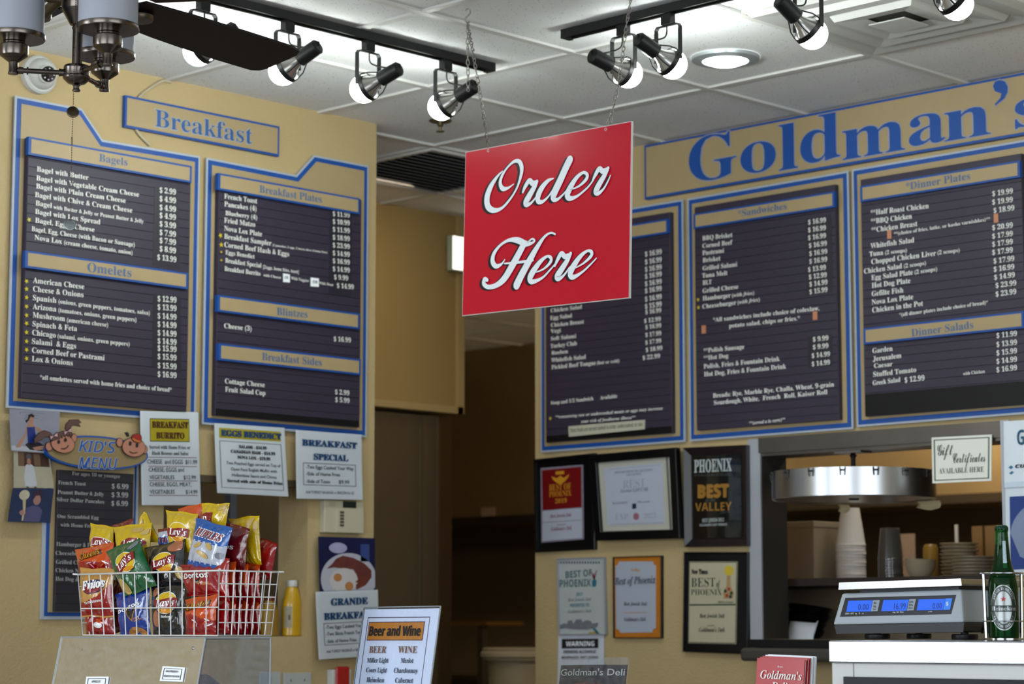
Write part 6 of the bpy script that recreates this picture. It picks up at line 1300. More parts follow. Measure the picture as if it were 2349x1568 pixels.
bag('yellow chip bag at the top right of the pile', [(462, 1154), (527, 1154), (514, 1250), (466, 1250)], 0.086, [F_yel], None, lambda b, fn: (A_strip(b, fn, [(0.02, 0.74), (0.2, 0.78), (0.48, 0.78)], [(0.02, 0.5), (0.2, 0.5), (0.48, 0.5)], BAN, 0.001), A_txt(b, fn, "ays", 0.06, 0.42, 0.60, 0.13, WH, 0.002, 'ital', 0.02), chips((0.72, 0.90, 0.14, 0.06, CHP, 0.4), (0.85, 0.84, 0.1, 0.07, CHP, 0.9))(b, fn)), T_=0.014)
bag('deep red corn chip bag behind the blue and white one', [(456, 1184), (573, 1212), (563, 1335), (470, 1330)], 0.092, [F_dred], None, lambda b, fn: A_txt(b, fn, 'os', 0.60, 0.74, 0.58, 0.085, WH, 0.002, 'bold', 0.02), T_=0.022)
bag('yellow bag twisted among the red bags on the right', [(524, 1190), (595, 1181), (600, 1296), (572, 1300)], 0.130, [F_yel], None, chips((0.62, 0.86, 0.17, 0.07, CHP, 0.6), (0.85, 0.80, 0.1, 0.09, CHP, 1.0)), T_=0.013)
bag('red corn chip bag at the right end of the pile', [(588, 1230), (637, 1246), (622, 1330), (577, 1325)], 0.160, [F_red], None, lambda b, fn: A_txt(b, fn, 's', 0.20, 0.42, 0.52, 0.11, WH, 0.002, 'bold', 0.02), T_=0.016)
bag('dark red bag wedged behind the twisted yellow one', [(560, 1230), (592, 1232), (592, 1320), (560, 1320)], 0.145, [F_dred], T_=0.012)
bag('dark red bag glimpsed between the tan and the blue bags', [(258, 1330), (290, 1336), (292, 1450), (260, 1450)], 0.050, [F_dred], None, chips((0.4, 0.55, 0.3, 0.06, PK), (0.5, 0.45, 0.3, 0.05, DOR)), T_=0.012)
# bags filed one behind the other along the near end of the basket
STK = [('red corn chip bag first behind the near corner', F_red, 0.050, 1280), ('orange puffs bag second behind the near corner', F_org, 0.072, 1288), ('red corn chip bag third from the near corner', F_dred, 0.093, 1300), ('orange puffs bag fourth from the near corner', F_org, 0.114, 1292), ('red corn chip bag fifth from the near corner', F_red, 0.134, 1305), ('orange puffs bag last along the near end', F_org, 0.153, 1292)]
for i, (lab, m_, dx, ty) in enumerate(STK):
    dx = dx * (XE - XB) / 0.178; X = XB + dx; z1_ = atY(560, ty, YB + 0.01).z
    y0, y1 = YB + 0.012, YB + 0.118
    bag(lab, None, 0, [F_red if m_ is F_org else m_, m_], (lambda s, r: 1 if r > 0.45 else 0), None, 0.0115, corners=[(X + 0.004, y1, z1_ + 0.006), (X + 0.002, y0 + 0.006, z1_), (X, y0, ZB + 0.066), (X, y1, ZB + 0.066)])
    bag(lab.replace('bag', 'bag lying low', 1), None, 0, [F_red, F_org if i % 2 else F_red], (lambda s, r: 1 if r > 0.66 else 0), None, 0.0125, corners=[(X + 0.003, y1, ZB + 0.084), (X + 0.002, y0 + 0.002, ZB + 0.080), (X, y0, ZB + 0.003), (X, y1, ZB + 0.003)])
# ---- mustard on the niche sill
def squeeze(name, label, x, y0, ytop, wpx, Y, cols, capm):
    p = atY(x, y0, Y); p.z = NZ0 + 0.0005; h = atY(x, ytop, Y).z - p.z; r = (atY(x + wpx / 2, y0, Y).x - p.x) * 0.78
    t = thing(name, label, 'condiment bottle', tuple(p), group='squeeze bottles on the niche sill')
    body = MB(); prof = [(0.0, 0.0), (0.9, 0.0), (1.0, 0.02), (1.0, 0.55), (0.97, 0.62), (0.62, 0.84), (0.46, 0.885), (0.44, 0.90), (0, 0.90)]
    body.lathe([(a * r, b_ * h) for a, b_ in prof], n=32); body.v = [(v[0], v[1] * 0.78, v[2]) for v in body.v]
    body.build('body', cols, t)
    MB().lathe([(0.48 * r, 0.885 * h), (0.50 * r, 0.90 * h), (0.50 * r, 0.97 * h), (0.46 * r, 0.995 * h), (0, 1.0 * h)], n=28).build('cap', capm, t)
    return t, r, h
M_must = mat('mustard yellow', (222, 172, 12), 0.3, var=0.06, coat=0.4)
t, r, h = squeeze('mustard_bottle', 'yellow mustard squeeze bottle with white cap on the niche sill', 669, 1462, 1330, 47, YL + 0.045, M_must, M_white)
lbl = MB(); lbl.grid(lambda s, q: (1.008 * r * math.sin(-1.45 + 0.85 * s), -0.79 * r * math.cos(-1.45 + 0.85 * s), h * (0.15 + 0.38 * q)), 10, 4); lbl.build('back_label', mat('grey label', (172, 164, 140), 0.5, var=0.25, scale=120), t)
b = MB(); b.grid(lambda s, q: (1.014 * r * math.sin(-0.95 + 0.2 * s), -0.80 * r * math.cos(-0.95 + 0.2 * s), h * (0.29 + 0.09 * q)), 4, 2); b.build('dark_patch', mat('label dark patch', (86, 80, 66), 0.6), t)
squeeze('mustard_bottle', 'darker mustard bottle half hidden behind the right end of the basket', 618, 1460, 1366, 44, YL + 0.06, mat('brown mustard', (168, 128, 40), 0.35, var=0.25, scale=60), mat('dull red cap', (120, 30, 30), 0.4))
# window frame strip seen through the niche
q0, q1 = atY(526, 1300, 6.2), atY(541, 1300, 6.2)
tag(MB().box(q0.x, q1.x, 6.2, 6.23, 0, 1.98).build('door_edge', mat('pale blue door edge', (150, 168, 196), 0.5)), 'pale blue upright edge seen through the wall niche', 'door edge')
# ---- beer and wine stand
Xt, Xb = 3.345, 3.300
q = [atX(837, 1397, Xt), atX(1008, 1394.5, Xt)]
dz_ = 0.285; dn = Vector((Xb - Xt - 0.005, 0, -dz_)); cs = [q[0], q[1], q[1] + dn, q[0] + dn]
t, o, fn = card('menu_stand', 'clear slanted stand with a white beer and wine list', 'menu stand', cs, mat('beer list paper', (216, 222, 240), 0.35, var=0.02), part='list_sheet')
b = MB(); f3 = lambda s, r, h: fn(s, r, h)
def pane(b, h, m_=0.012): b.grid(lambda s, r: fn(-m_ + (1 + 2 * m_) * s, -0.02 + (1.035) * r, h), 4, 4)
pane(b, 0.003); b.build('front_pane', clear_mat('stand acrylic', ior=1.42, rough=0.02), t); b = MB(); pane(b, -0.0035); b.build('back_pane', M_acr, t)
b = MB(); b.tube([fn(-0.012, -0.02, 0), fn(-0.012, 1.015, 0), fn(1.012, 1.015, 0), fn(1.012, -0.02, 0)], 0.0019, 8); b.build('rim', M_edge, t)
p0 = Vector(fn(0.5, -0.02, 0)); zc_ = CT + 0.0008 - t.location.z; wv = (Vector(fn(1, 0, 0)) - Vector(fn(0, 0, 0)))
b = MB(); vs = [p0 - wv * 0.5, p0 + wv * 0.5]; b.add([vs[0], vs[1], (vs[1].x, vs[1].y, zc_), (vs[0].x, vs[0].y, zc_), (vs[1].x + 0.09, vs[1].y, zc_), (vs[0].x + 0.09, vs[0].y, zc_)], [(0, 1, 2, 3), (3, 2, 4, 5)]); b.build('foot', M_acr, t, solid=0.004)
b = MB(); fbox(b, fn, 0.06, 0.02, 0.895, 0.94, 0, 0.0004, 0.007); prt(b, fn, rect(0.085, 0.765, 0.835, 0.905), 0, 0.0006); prt(b, fn, rect(0.092, 0.771, 0.828, 0.899), 1, 0.0008)
prt(b, fn, [(0.60, 0.10), (0.66, 0.10), (0.66, 0.13), (0.64, 0.155), (0.64, 0.18), (0.62, 0.18), (0.62, 0.155), (0.60, 0.13)], 2, 0.0006); prt(b, fn, [(0.68, 0.155), (0.75, 0.155), (0.73, 0.12), (0.72, 0.10), (0.71, 0.10), (0.70, 0.12)], 3, 0.0006)
b.build('printed_boxes', [mat('plum rule', (96, 50, 84), 0.5, var=0), mat('title orange', (232, 150, 50), 0.4), M_yel, mat('print sky', (120, 160, 210), 0.4)], o)
lb = LET('print', [M_ink, mat('bronze letters', (164, 112, 72), 0.5, var=0), M_navy], o)
pt(lb, fn, 'Beer and Wine', 0.11, 0.80, 0.80, 0.07, 0, 'bold', 0.03); pt(lb, fn, 'BEER', 0.145, 0.375, 0.672, 0.05, 1, 'ser'); pt(lb, fn, 'WINE', 0.535, 0.785, 0.672, 0.05, 1, 'ser')
for tx, a, c, r in (('Miller Light', .135, .425, .60), ('Coors Light', .14, .42, .528), ('Heineken', .165, .40, .456), ('Corona', .19, .37, .384), ('Modelo Especial', .09, .49, .312), ('Modelo Negra', .115, .465, .240), ('Merlot', .59, .755, .60), ('Chardonnay', .515, .83, .528), ('Cabernet', .55, .785, .456), ('White', .595, .745, .384), ('Zinfandal', .545, .80, .335)): pt(lb, fn, tx, a, c, r, 0.036, 2, 'ser')
# ---- laminated deli sheet
q = [atX(1287, 1509, 3.9), atX(1439, 1507, 3.9)]; dn = Vector((-0.03, 0, CT + 0.001 - q[0].z))
t, o, fn = card('deli_sheet', 'clear plastic sleeve with a dark photo sheet reading a deli name', 'menu stand', [q[0], q[1], q[1] + dn, q[0] + dn], [mat('dark food photo', (62, 44, 48), 0.3, var=0.5, scale=30, coat=0.3)], part='photo_sheet', bend=0.004)
# the printed sheet stops short of the top of the sleeve
o.data.vertices.foreach_get
topr = 0.915
for v in o.data.vertices:
    z_top = q[0].z - t.location.z
    v.co.z = v.co.z * topr
    v.co.x += 0.0
fn2 = lambda s, r, h=0.0006, fn=fn: (fn(s, r, h)[0], fn(s, r, h)[1], fn(s, r, h)[2] * topr)
b = MB(); b.grid(lambda s, r: fn(-0.02 + 1.04 * s, r, 0.0025 + 0.0016 * math.sin(13 * s + 2 * r) * r), 14, 8); b.grid(lambda s, r: fn(-0.02 + 1.04 * s, r, -0.003), 4, 4); b.build('sleeve', clear_mat('clear sleeve', ior=1.55, rough=0.05, haze=0.10), t)
lb = LET('print', [M_letw], o); pt(lb, fn2, "Goldman's Deli", 0.02, 0.985, 0.865, 0.082, 0, 'sans', 0.02)
b = MB(); prt(b, fn2, ell(0.45, 0.64, 0.4, 0.14, 24), 0, 0.0005); prt(b, fn2, ell(0.5, 0.60, 0.25, 0.09, 20), 1, 0.0008); b.build('printed_food', [mat('food red brown', (156, 66, 44), 0.3, var=0.4, scale=60), mat('food tan', (196, 150, 96), 0.3, var=0.3, scale=60)], o)
# ---- stack of red take-out menus
M_cov = mat('menu cover red', (206, 10, 28), 0.35, var=0.03, coat=0.2)
q = [atX(1737, 1508, 3.70), atX(1846, 1513, 3.70)]
MEN = ['red take-out menu at the front of the leaning stack', 'red take-out menu second in the leaning stack', 'red take-out menu third in the leaning stack', 'white folded take-out menu fourth in the leaning stack', 'tall white sheet at the back of the menu stack']
for k, lab in enumerate(MEN):
    off = Vector((0.0075 * k, -0.0012 * k, 0.002 * k if k < 4 else 0.007)); c0, c1 = q[0] + off, q[1] + off; dn = Vector((-0.022, 0.001, CT + 0.0012 - q[0].z - off.z))
    f_, n_ = quad3(c0, c1, c1 + dn, c0 + dn)
    t, o, fn = card('takeout_menu', lab, 'menu', [c0, c1, c1 + dn, c0 + dn], M_cov if k < 3 else M_paper, thick=0.0028, part='cover', group='take-out menus by the white display case')
    b = MB(); b.grid(lambda s, r: fn(0.02 + 0.98 * s, 0.995 * r, -0.003), 2, 2); b.grid(lambda s, r: fn(1 - 0.98 * s, 0.995 * r, -0.0046), 2, 2); b.add([fn(1.0, 0, -0.003), fn(1.0, 0, -0.0046), fn(1.0, .995, -0.0046), fn(1.0, .995, -0.003)], [(0, 1, 2, 3)]); b.build('pages', M_paper, t)
    if k == 0:
        lb = LET('print', [M_letw], o); pt(lb, fn, "Goldman's", 0.10, 0.97, 0.80, 0.078, 0, 'ital', 0.0); pt(lb, fn, 'Deli', 0.34, 0.68, 0.69, 0.078, 0, 'ital', 0.01); pt(lb, fn, 'Est.', 0.46, 0.58, 0.915, 0.016, 0, 'sans')
# ================================================================== white display case, scale, beer
XC = 3.615
cz = atX(1900, 1468, XC).z; cb = atX(1900, 1519, XC).z; ye = atX(1900, 1490, XC).y
t = thing('display_case', 'white refrigerated display case with a bright steel worktop', 'display case', (XC, ye, 0))
MB().box(0, 0.75, -1.6, 0, cb, cz).build('worktop', mat('polished worktop', (196, 198, 202), 0.2, 1.0, var=0.06, scale=3, stretch=(1, 1, 10)), t, bevel=0.003)
yw = atX(1908, 1540, XC + 0.012).y - ye
MB().box(0.012, 0.72, -1.59, yw, 0.0, cb).build('body', M_white, t, bevel=0.002)
yg = atX(1937, 1560, XC + 0.01).y - ye; zg = atX(1937, 1551, XC + 0.01).z
MB().box(0.006, 0.013, -1.5, yg, 0.4, zg).build('glass_door', mat('dark glass door', (12, 16, 24), 0.35, spec=0.2), t, bevel=0.001)
MB().box(0.0115, 0.013, atX(1950.5, 1535, XC).y - ye - 0.0005, atX(1949, 1535, XC).y - ye, zg, cb - 0.001).build('seam', mat('seam grey', (130, 134, 140), 0.5), t)
# price scale
XS = 3.98
def su(x, y, X=XS): p = atX(x, y, X); return (-p.y, p.z)
def zs_(px): return Z(1680, 1180, 3.511)(*px)
def SQ(pts, X=XS): return [su(*zs_(p), X) for p in pts]
s0 = su(*zs_((810, 1005)))
o_u, o_z = s0[0], cz + 0.0005
t = thing('price_scale', 'grey deli price scale with three blue displays and a steel tray', 'scale', (XS, -o_u, o_z), (0, 0, -PI / 2))
def sl_(pts, X=XS): return [(a - o_u, b_ - o_z) for a, b_ in SQ(pts, X)]
M_sc = mat('scale grey plastic', (196, 206, 214), 0.4, var=0.02); M_scd = mat('scale dark base', (26, 28, 38), 0.45)
DPT = 0.24
front = sl_([(808, 886), (850, 633), (1812, 600), (1860, 866)])
b = MB(); n = 4
back = [(p[0], DPT, p[1] + 0.0) for p in front]
vs = [(front[0][0], 0.0, front[0][1]), (front[1][0], 0.014, front[1][1]), (front[2][0], 0.014, front[2][1]), (front[3][0], 0.0, front[3][1])] + back
b.add(vs, [(0, 3, 2, 1), (4, 5, 6, 7), (0, 1, 5, 4), (1, 2, 6, 5), (2, 3, 7, 6), (3, 0, 4, 7)]); b.build('body', M_sc, t, bevel=0.004)
sx = front[2][0] + 0.001; b = MB(); pr_ = [(0.07, 0.012), (0.085, 0.042), (0.11, 0.054), (0.20, 0.056), (0.225, 0.012)]
xr = max(front[2][0], front[3][0]); b.add([(xr + 0.0006, y, z) for y, z in pr_] + [(xr - 0.004, y, z) for y, z in pr_], [tuple(range(5)), tuple(range(9, 4, -1))]); b.build('side_recess', M_scd, t)
dark = sl_([(812, 890), (1858, 868), (1850, 945), (830, 958)])
b = MB(); b.prism(dark, 0.004, DPT - 0.02); b.build('base', M_scd, t, bevel=0.003)
for (x, y) in ((1090, 985), (1795, 980)):
    c = sl_([(x, y)])[0]
    for yy in (0.035, DPT - 0.05):
        b = MB(); zt_ = dark[3][1] + 0.004
        b.lathe([(0.0, -zt_ * 0 + 0.0), (0.026, 0.0), (0.027, 0.002), (0.027, 0.009), (0.025, 0.011), (0.008, 0.011), (0.008, zt_), (0, zt_)], o=(c[0], yy, 0.0), n=28); b.build('foot', M_dark, t)
tr = sl_([(868, 604), (872, 546), (1852, 514), (1860, 570)])
b = MB(); b.prism(tr, -0.006, DPT + 0.01); b.build('tray', M_steel, t, bevel=0.0045, seg=3)
nk = sl_([(960, 640), (960, 600), (1760, 575), (1760, 612)]); b = MB(); b.prism(nk, 0.03, DPT - 0.02); b.build('tray_support', M_scd, t)
def fy(u, z):
    k = (u - front[0][0]) / (front[3][0] - front[0][0]); zb = front[0][1] + k * (front[3][1] - front[0][1]); zt = front[1][1] + k * (front[2][1] - front[1][1])
    return 0.014 * (z - zb) / (zt - zb)
def onf(pts, h):
    return [(p[0], fy(*p) - h, p[1]) for p in sl_(pts)]
def fpoly(b, pts, h, mi=0): q = onf(pts, h); b.add(q, [tuple(range(len(q)))[::-1]], mi)
b = MB(); fpoly(b, [(885, 668), (1778, 645), (1755, 800), (860, 821)], 0.0008, 0); po = b.build('panel', [mat('scale panel navy', (22, 24, 44), 0.25)], t)
M_lcd = mat('blue display', (2, 92, 230), 0.3, var=0.1, scale=40, emit=0.45); M_lcd2 = mat('light blue key', (34, 120, 226), 0.3, var=0, emit=0.4)
for pts in ([(914, 692), (1110, 688), (1106, 778), (908, 782)], [(1197, 686), (1402, 682), (1394, 772), (1190, 776)], [(1482, 681), (1695, 677), (1688, 766), (1476, 770)]):
    b = MB(); fpoly(b, pts, 0.0016); b.build('display', M_lcd, po)
b = MB(); fpoly(b, [(1697, 673), (1752, 671), (1744, 764), (1690, 766)], 0.0016); b.build('dollar_key', M_lcd2, po)
b = MB(); fpoly(b, [(1112, 688), (1168, 686), (1160, 775), (1106, 777)], 0.0014); b.build('unit_label', mat('unit label', (176, 186, 200), 0.4), po); b = MB(); fpoly(b, [(1404, 680), (1458, 678), (1450, 769), (1397, 771)], 0.0014); b.build('unit_label', mat('unit label', (176, 186, 200), 0.4), po)
lb = LET('print', [M_navy, mat('display digit', (8, 44, 150), 0.3, var=0), M_letw], po)
def ST(tx, x0, y0, x1, y1, cap, mi, sty, h=0.0022):
    a, c, e = sl_([(x0, y0), (x1, y1), (x0, y0 - cap)]); T(lb, tx, a[0], a[0] + math.hypot(c[0] - a[0], c[1] - a[1]), a[1], e[1] - a[1], 0, mi, sty, 0, math.atan2(c[1] - a[1], c[0] - a[0]), lambda u, z: (u, fy(u, z) - h, z))
for i, tx in enumerate(('lb', 'kg', 'oz')): ST(tx, 1124, 718 + i * 25, 1144, 717 + i * 25, 17, 0, 'sans')
for i, tx in enumerate(('$/lb', '$/kg', '$/oz')): ST(tx, 1408, 709 + i * 24, 1442, 708 + i * 24, 16, 0, 'sans')
ST('16.99', 1290, 762, 1384, 760, 50, 1, 'sans'); ST('0.00', 1000, 766, 1086, 764, 46, 1, 'sans'); ST('0.00', 1600, 757, 1676, 755, 46, 1, 'sans'); ST('$', 1708, 730, 1728, 729, 30, 2, 'sans')
ST('ZERO  NET   kg    lb    oz', 902, 802, 1052, 798, 12, 2, 'sans'); ST('Avg  Wt  Mem', 1285, 790, 1372, 788, 11, 2, 'sans'); ST('units', 1572, 784, 1604, 783, 10, 2, 'sans')
# beer bottle on its wire caddy
bp = atD(2304, 1466, 4.52); bp.z = cz + 0.0045
t = thing('beer_bottle', 'green beer bottle with an oval silver label in a wire caddy', 'bottle', tuple(bp))
M_bot = bpy.data.materials.new('green bottle glass'); M_bot.use_nodes = True
_b = M_bot.node_tree.nodes['Principled BSDF']; _b.inputs['Base Color'].default_value = rgb((24, 108, 44)); _b.inputs['Transmission Weight'].default_value = 0.9; _b.inputs['Roughness'].default_value = 0.04; _b.inputs['IOR'].default_value = 1.3
M_beer = mat('beer in green glass', (10, 26, 10), 0.1, var=0)
HB = atD(2304, 1203, 4.52).z - bp.z; r0 = 0.0302
ys = lambda y: (1466 - y) / 263 * HB
prof = [(0.0, 0.0), (0.0285, 0.0), (r0, 0.003), (r0, ys(1348)), (0.0288, ys(1335)), (0.0245, ys(1316)), (0.0195, ys(1300)), (0.0168, ys(1285)), (0.0140, ys(1250)), (0.0124, ys(1222)), (0.0124, ys(1218)), (0.0134, ys(1216)), (0.0134, ys(1211)), (0.0122, ys(1209)), (0.0122, ys(1206))]
MB().lathe(prof, n=40).build('glass', M_bot, t)
MB().lathe([(0.0, 0.003), (r0 - 0.002, 0.003), (r0 - 0.002, ys(1348)), (0.0270, ys(1335)), (0.0228, ys(1316)), (0.0178, ys(1300)), (0.0150, ys(1285)), (0.0125, ys(1248)), (0.0, ys(1248))], n=40).build('beer', M_beer, t)
b = MB(); cp = [(0.0135 + 0.0007 * math.cos(21 * a)) for a in [2 * PI * i / 84 for i in range(84)]]
vs = [((r_) * math.cos(2 * PI * i / 84), r_ * math.sin(2 * PI * i / 84), ys(1212)) for i, r_ in enumerate(cp)] + [(0.0128 * math.cos(2 * PI * i / 84), 0.0128 * math.sin(2 * PI * i / 84), ys(1206)) for i in range(84)] + [(0.0105 * math.cos(2 * PI * i / 84), 0.0105 * math.sin(2 * PI * i / 84), ys(1203)) for i in range(84)]
b.add(vs, [(k * 84 + i, k * 84 + (i + 1) % 84, (k + 1) * 84 + (i + 1) % 84, (k + 1) * 84 + i) for k in range(2) for i in range(84)] + [tuple(range(168, 252))], 0, True); b.build('cap', mat('cap green', (20, 74, 48), 0.3, 0.4), t)
va = math.atan2(-bp.y, -bp.x)                                 # toward the viewer
def cylp(u, z, h=0.0004, rad=None): r_ = (rad or r0) + h; a = va + u / (rad or r0); return (r_ * math.cos(a), r_ * math.sin(a), z)
M_lsil = mat('label silver', (176, 182, 182), 0.3, 0.5, var=0.08); M_lgrn = mat('label dark green', (24, 44, 34), 0.35, var=0); M_star2 = mat('label red star', (206, 26, 50), 0.35, var=0)
zc = ys(1396)
def LE(b, cx_, cz_, rx, rz, mi, h, ri=None): 
    n = 40
    if ri: vs = [cylp(*p, h) for p in ell(cx_, cz_, rx, rz, n)] + [cylp(*p, h) for p in ell(cx_, cz_, rx * ri, rz * ri, n)]; b.add(vs, [(i, (i + 1) % n, n + (i + 1) % n, n + i) for i in range(n)], mi)
    else: A_ell(b, lambda s, r, hh: cylp(s, r, hh), cx_, cz_, rx, rz, mi, h, n)
b = MB(); LE(b, 0, zc, 0.027, 0.045, 0, 0.0004); LE(b, 0, zc, 0.0255, 0.043, 1, 0.0007); LE(b, 0, zc, 0.016, 0.030, 0, 0.0010); LE(b, 0, zc, 0.0172, 0.032, 0, 0.0009, 0.93)
vs = [cylp(u, zc - 0.002 + d, 0.0014) for d in (-0.0065, 0.0065) for u in [-0.031 + 0.062 * i / 12 for i in range(13)]]; b.add(vs, [(i, i + 1, 14 + i, 13 + i) for i in range(12)], 1)
b.add([cylp(0.0, zc + 0.0165, 0.0018)] + [cylp(*p, 0.0018) for p in star(0, zc + 0.0165, 0.0058)], [(0, 1 + i, 1 + (i + 1) % 10) for i in range(10)], 2)
lo = b.build('label', [M_lsil, M_lgrn, M_star2], t)
for p in lo.data.polygons: p.use_smooth = True
lb = LET('label_print', [M_lsil], lo)
T(lb, 'Heineken', -0.0245, 0.0245, zc - 0.0055, 0.0075, 0, 0, 'ser', 0.01, 0, lambda u, z: cylp(u, z, 0.0020))
for tx, a0, a1, up in (('BREWED IN HOLLAND', 155, 25, 1), ('PREMIUM QUALITY', 205, 335, -1)):
    m_ = len(tx)
    for i, c in enumerate(tx):
        if c == ' ': continue
        a = math.radians(a0 + (a1 - a0) * (i + 0.5) / m_); cx_, cz_ = 0.0212 * math.cos(a), zc + 0.0375 * math.sin(a); rt = 0
        rt = a - PI / 2 if up > 0 else a + PI / 2
        hx, hz = 0.0013, 0.0024
        T(lb, c, -hx, hx, -hz, 2 * hz, 0, 0, 'bold', 0, 0, (lambda cx_, cz_, rt: lambda u, z: cylp((cx_ + u * math.cos(rt) - z * math.sin(rt)), cz_ + u * math.sin(rt) + z * math.cos(rt), 0.0012))(cx_, cz_, rt))
b = MB(); nz0, nz1 = ys(1305), ys(1240)
vs = []
for k in range(7):
    z = nz0 + (nz1 - nz0) * k / 6; rr = 0.0178 + (0.0132 - 0.0178) * k / 6
    for i in range(4): a = va + 0.55 - 0.5 + (-0.25 + 0.5 * i / 3) * 0.9 + 0.25; vs.append(((rr + 0.0012) * math.cos(a), (rr + 0.0012) * math.sin(a), z))
b.add(vs, [(k * 4 + i, k * 4 + i + 1, k * 4 + i + 5, k * 4 + i + 4) for k in range(6) for i in range(3)], 0, True); b.build('neck_label', mat('neck label silver', (150, 170, 176), 0.3, 0.4, var=0.3, scale=300), t)
# caddy
t = thing('wire_caddy', 'chrome wire caddy holding the green beer bottle', 'caddy', (bp.x, bp.y, cz))
M_chr = mat('chrome wire', (206, 208, 212), 0.12, 1.0, var=0.05)
zr = atD(2304, 1314, 4.52).z - cz; zm = atD(2304, 1424, 4.52).z - cz
Mr = Matrix.Rotation(va, 3, 'Z'); side = Mr @ Vector((0, -1, 0))
L0 = 0.040
sq = lambda z, k=1.0: [(_v.x * k, _v.y * k, z) for _v in (Vector((L0 * math.cos(a), L0 * math.sin(a), 0)) for a in [2 * PI * i / 32 for i in range(32)])]
b = MB(); b.tube(sq(zr), 0.0017, 8, closed=True); b.tube(sq(zm), 0.0013, 8, closed=True); lf = -Vector((_R.x, _R.y, 0)).normalized()
b.tube([Vector((0, 0, zr)) + lf * L0, Vector((0, 0, zr)) + lf * (L0 + 0.006)], 0.0017, 8); b.build('rings', M_chr, t)
for ang in (0, 186, 270):
    d = Matrix.Rotation(math.radians(ang), 3, 'Z') @ lf; k = 0.033 / L0
    MB().tube([d * (L0 - 0.004) * 1.0 + Vector((0, 0, 0.004)), d * (L0 - 0.0015) + Vector((0, 0, zr))], 0.0034, 10).build('upright', M_chr, t)
b = MB(); b.lathe([(0, 0.0008), (0.039, 0.0008), (0.039, 0.0032), (0, 0.0032)], n=32); b.build('base', M_chr, t)
# ================================================================== serving window
M_ldg = mat('grey ledge', (84, 80, 76), 0.45, 0.3, var=0.1)
z0, z1 = atX(1800, 1517, 5.72).z, atX(1800, 1486, 5.72).z
yl = atX(1696, 1500, 5.72).y
t = thing('window_ledge', 'dark grey rounded steel ledge under the serving window', 'ledge', (5.72, yl, z0))
MB().box(0, XR - 5.72 - 0.0005, -1.4, 0, 0, z1 - z0).build('ledge', M_ldg, t, bevel=0.012, seg=4)
zt0 = atX(1800, 1466, 5.76).z; ys_ = atX(1713, 1470, 5.76).y
t = thing('black_slab', 'black slab lying on the ledge of the serving window', 'slab', (5.765, ys_, z1 + 0.0005))
MB().box(0, XR - 5.765 + 0.0, -1.3, 0, 0, max(0.006, zt0 - z1 - 0.0005)).build('slab', M_dark, t, bevel=0.002)
SHX0, SHX1 = 5.99, 7.0; SHZ = 1.507
t = thing('kitchen_shelf', 'dark wooden shelf behind the serving window carrying crockery', 'shelf', (SHX0, 4.6, SHZ - 0.024))
MB().box(0, SHX1 - SHX0, -1.6, 0.75, 0, 0.024).build('board', mat('dark brown shelf', (42, 26, 20), 0.5, var=0.2), t)
for y in (0.7, -1.5): MB().box(0.05, 0.9, y - 0.02, y + 0.02, -(SHZ - 0.024), 0.0).build('post', M_steel_d, t)
t = thing('lower_counter', 'beige back counter panel under the kitchen shelf', 'counter', (6.0, 4.6, 0))
MB().box(0.0, 1.0, -1.6, 0.75, 0, 1.29).build('body', M_steel_d, t); MB().box(0.5, 0.54, -1.6, 0.75, 1.29, SHZ - 0.0245).build('back_panel', mat('beige back panel', (196, 176, 144), 0.6, var=0.08), t)
LZ = 1.2905
def onS(x, X=6.45): p = atX(x, 1330, X); return Vector((X, p.y, SHZ + 0.0005))
def wpx(x, w, X=6.45): return (atX(x - w / 2, 1330, X) - atX(x + w / 2, 1330, X)).length * 0.719
def hz(x, y, X=6.45): return atX(x, y, X).z - SHZ
# foam cups
def stack(name, lab_fn, cat, c, r_rim, r_end, hcup, n, pitch, m, group, part='cup'):
    base = None
    pr = [(r_rim * 0.97, 0.0), (r_rim * 1.03, 0.0), (r_rim * 1.03, 0.005), (r_rim, 0.006), (r_end, hcup), (0, hcup), (0, hcup - 0.003), (r_end * 0.93, hcup - 0.003), (r_rim * 0.95, 0.003)]
    for k in range(n):
        if base is None: o = MB().lathe(pr, n=32).build(name, m, None); base = o
        else: o = base.copy(); C.objects.link(o)
        o.location = c + Vector((0.0008 * math.sin(k * 2.3), 0.0008 * math.cos(k * 1.7), pitch * k)); tag(o, lab_fn(k, n), cat, group)
def ordlab(kind): return lambda k, n: ('%s, topmost of the stack' % kind) if k == n - 1 else '%s nested below the topmost of the stack' % kind
M_foam = mat('white foam', (206, 204, 200), 0.6, var=0.03)
stack('foam_cup', ordlab('upturned white foam cup behind the serving window'), 'cup', onS(1953), wpx(1953, 76) / 2, wpx(1953, 48) / 2, hz(1953, 1165) * 0.52, 13, hz(1953, 1165) * 0.48 / 12, M_foam, 'stacked white foam cups')
M_clc = mat('clear cup plastic', (190, 188, 180), 0.12, var=0.05, trans=0.85)
stack('clear_cup', ordlab('upturned clear plastic cup right of the foam cups'), 'cup', onS(2044, 6.4), wpx(2044, 66) / 2, wpx(2044, 50) / 2, hz(2044, 1211, 6.4) * 0.62, 8, hz(2044, 1211, 6.4) * 0.38 / 7, M_clc, 'stacked clear plastic cups')
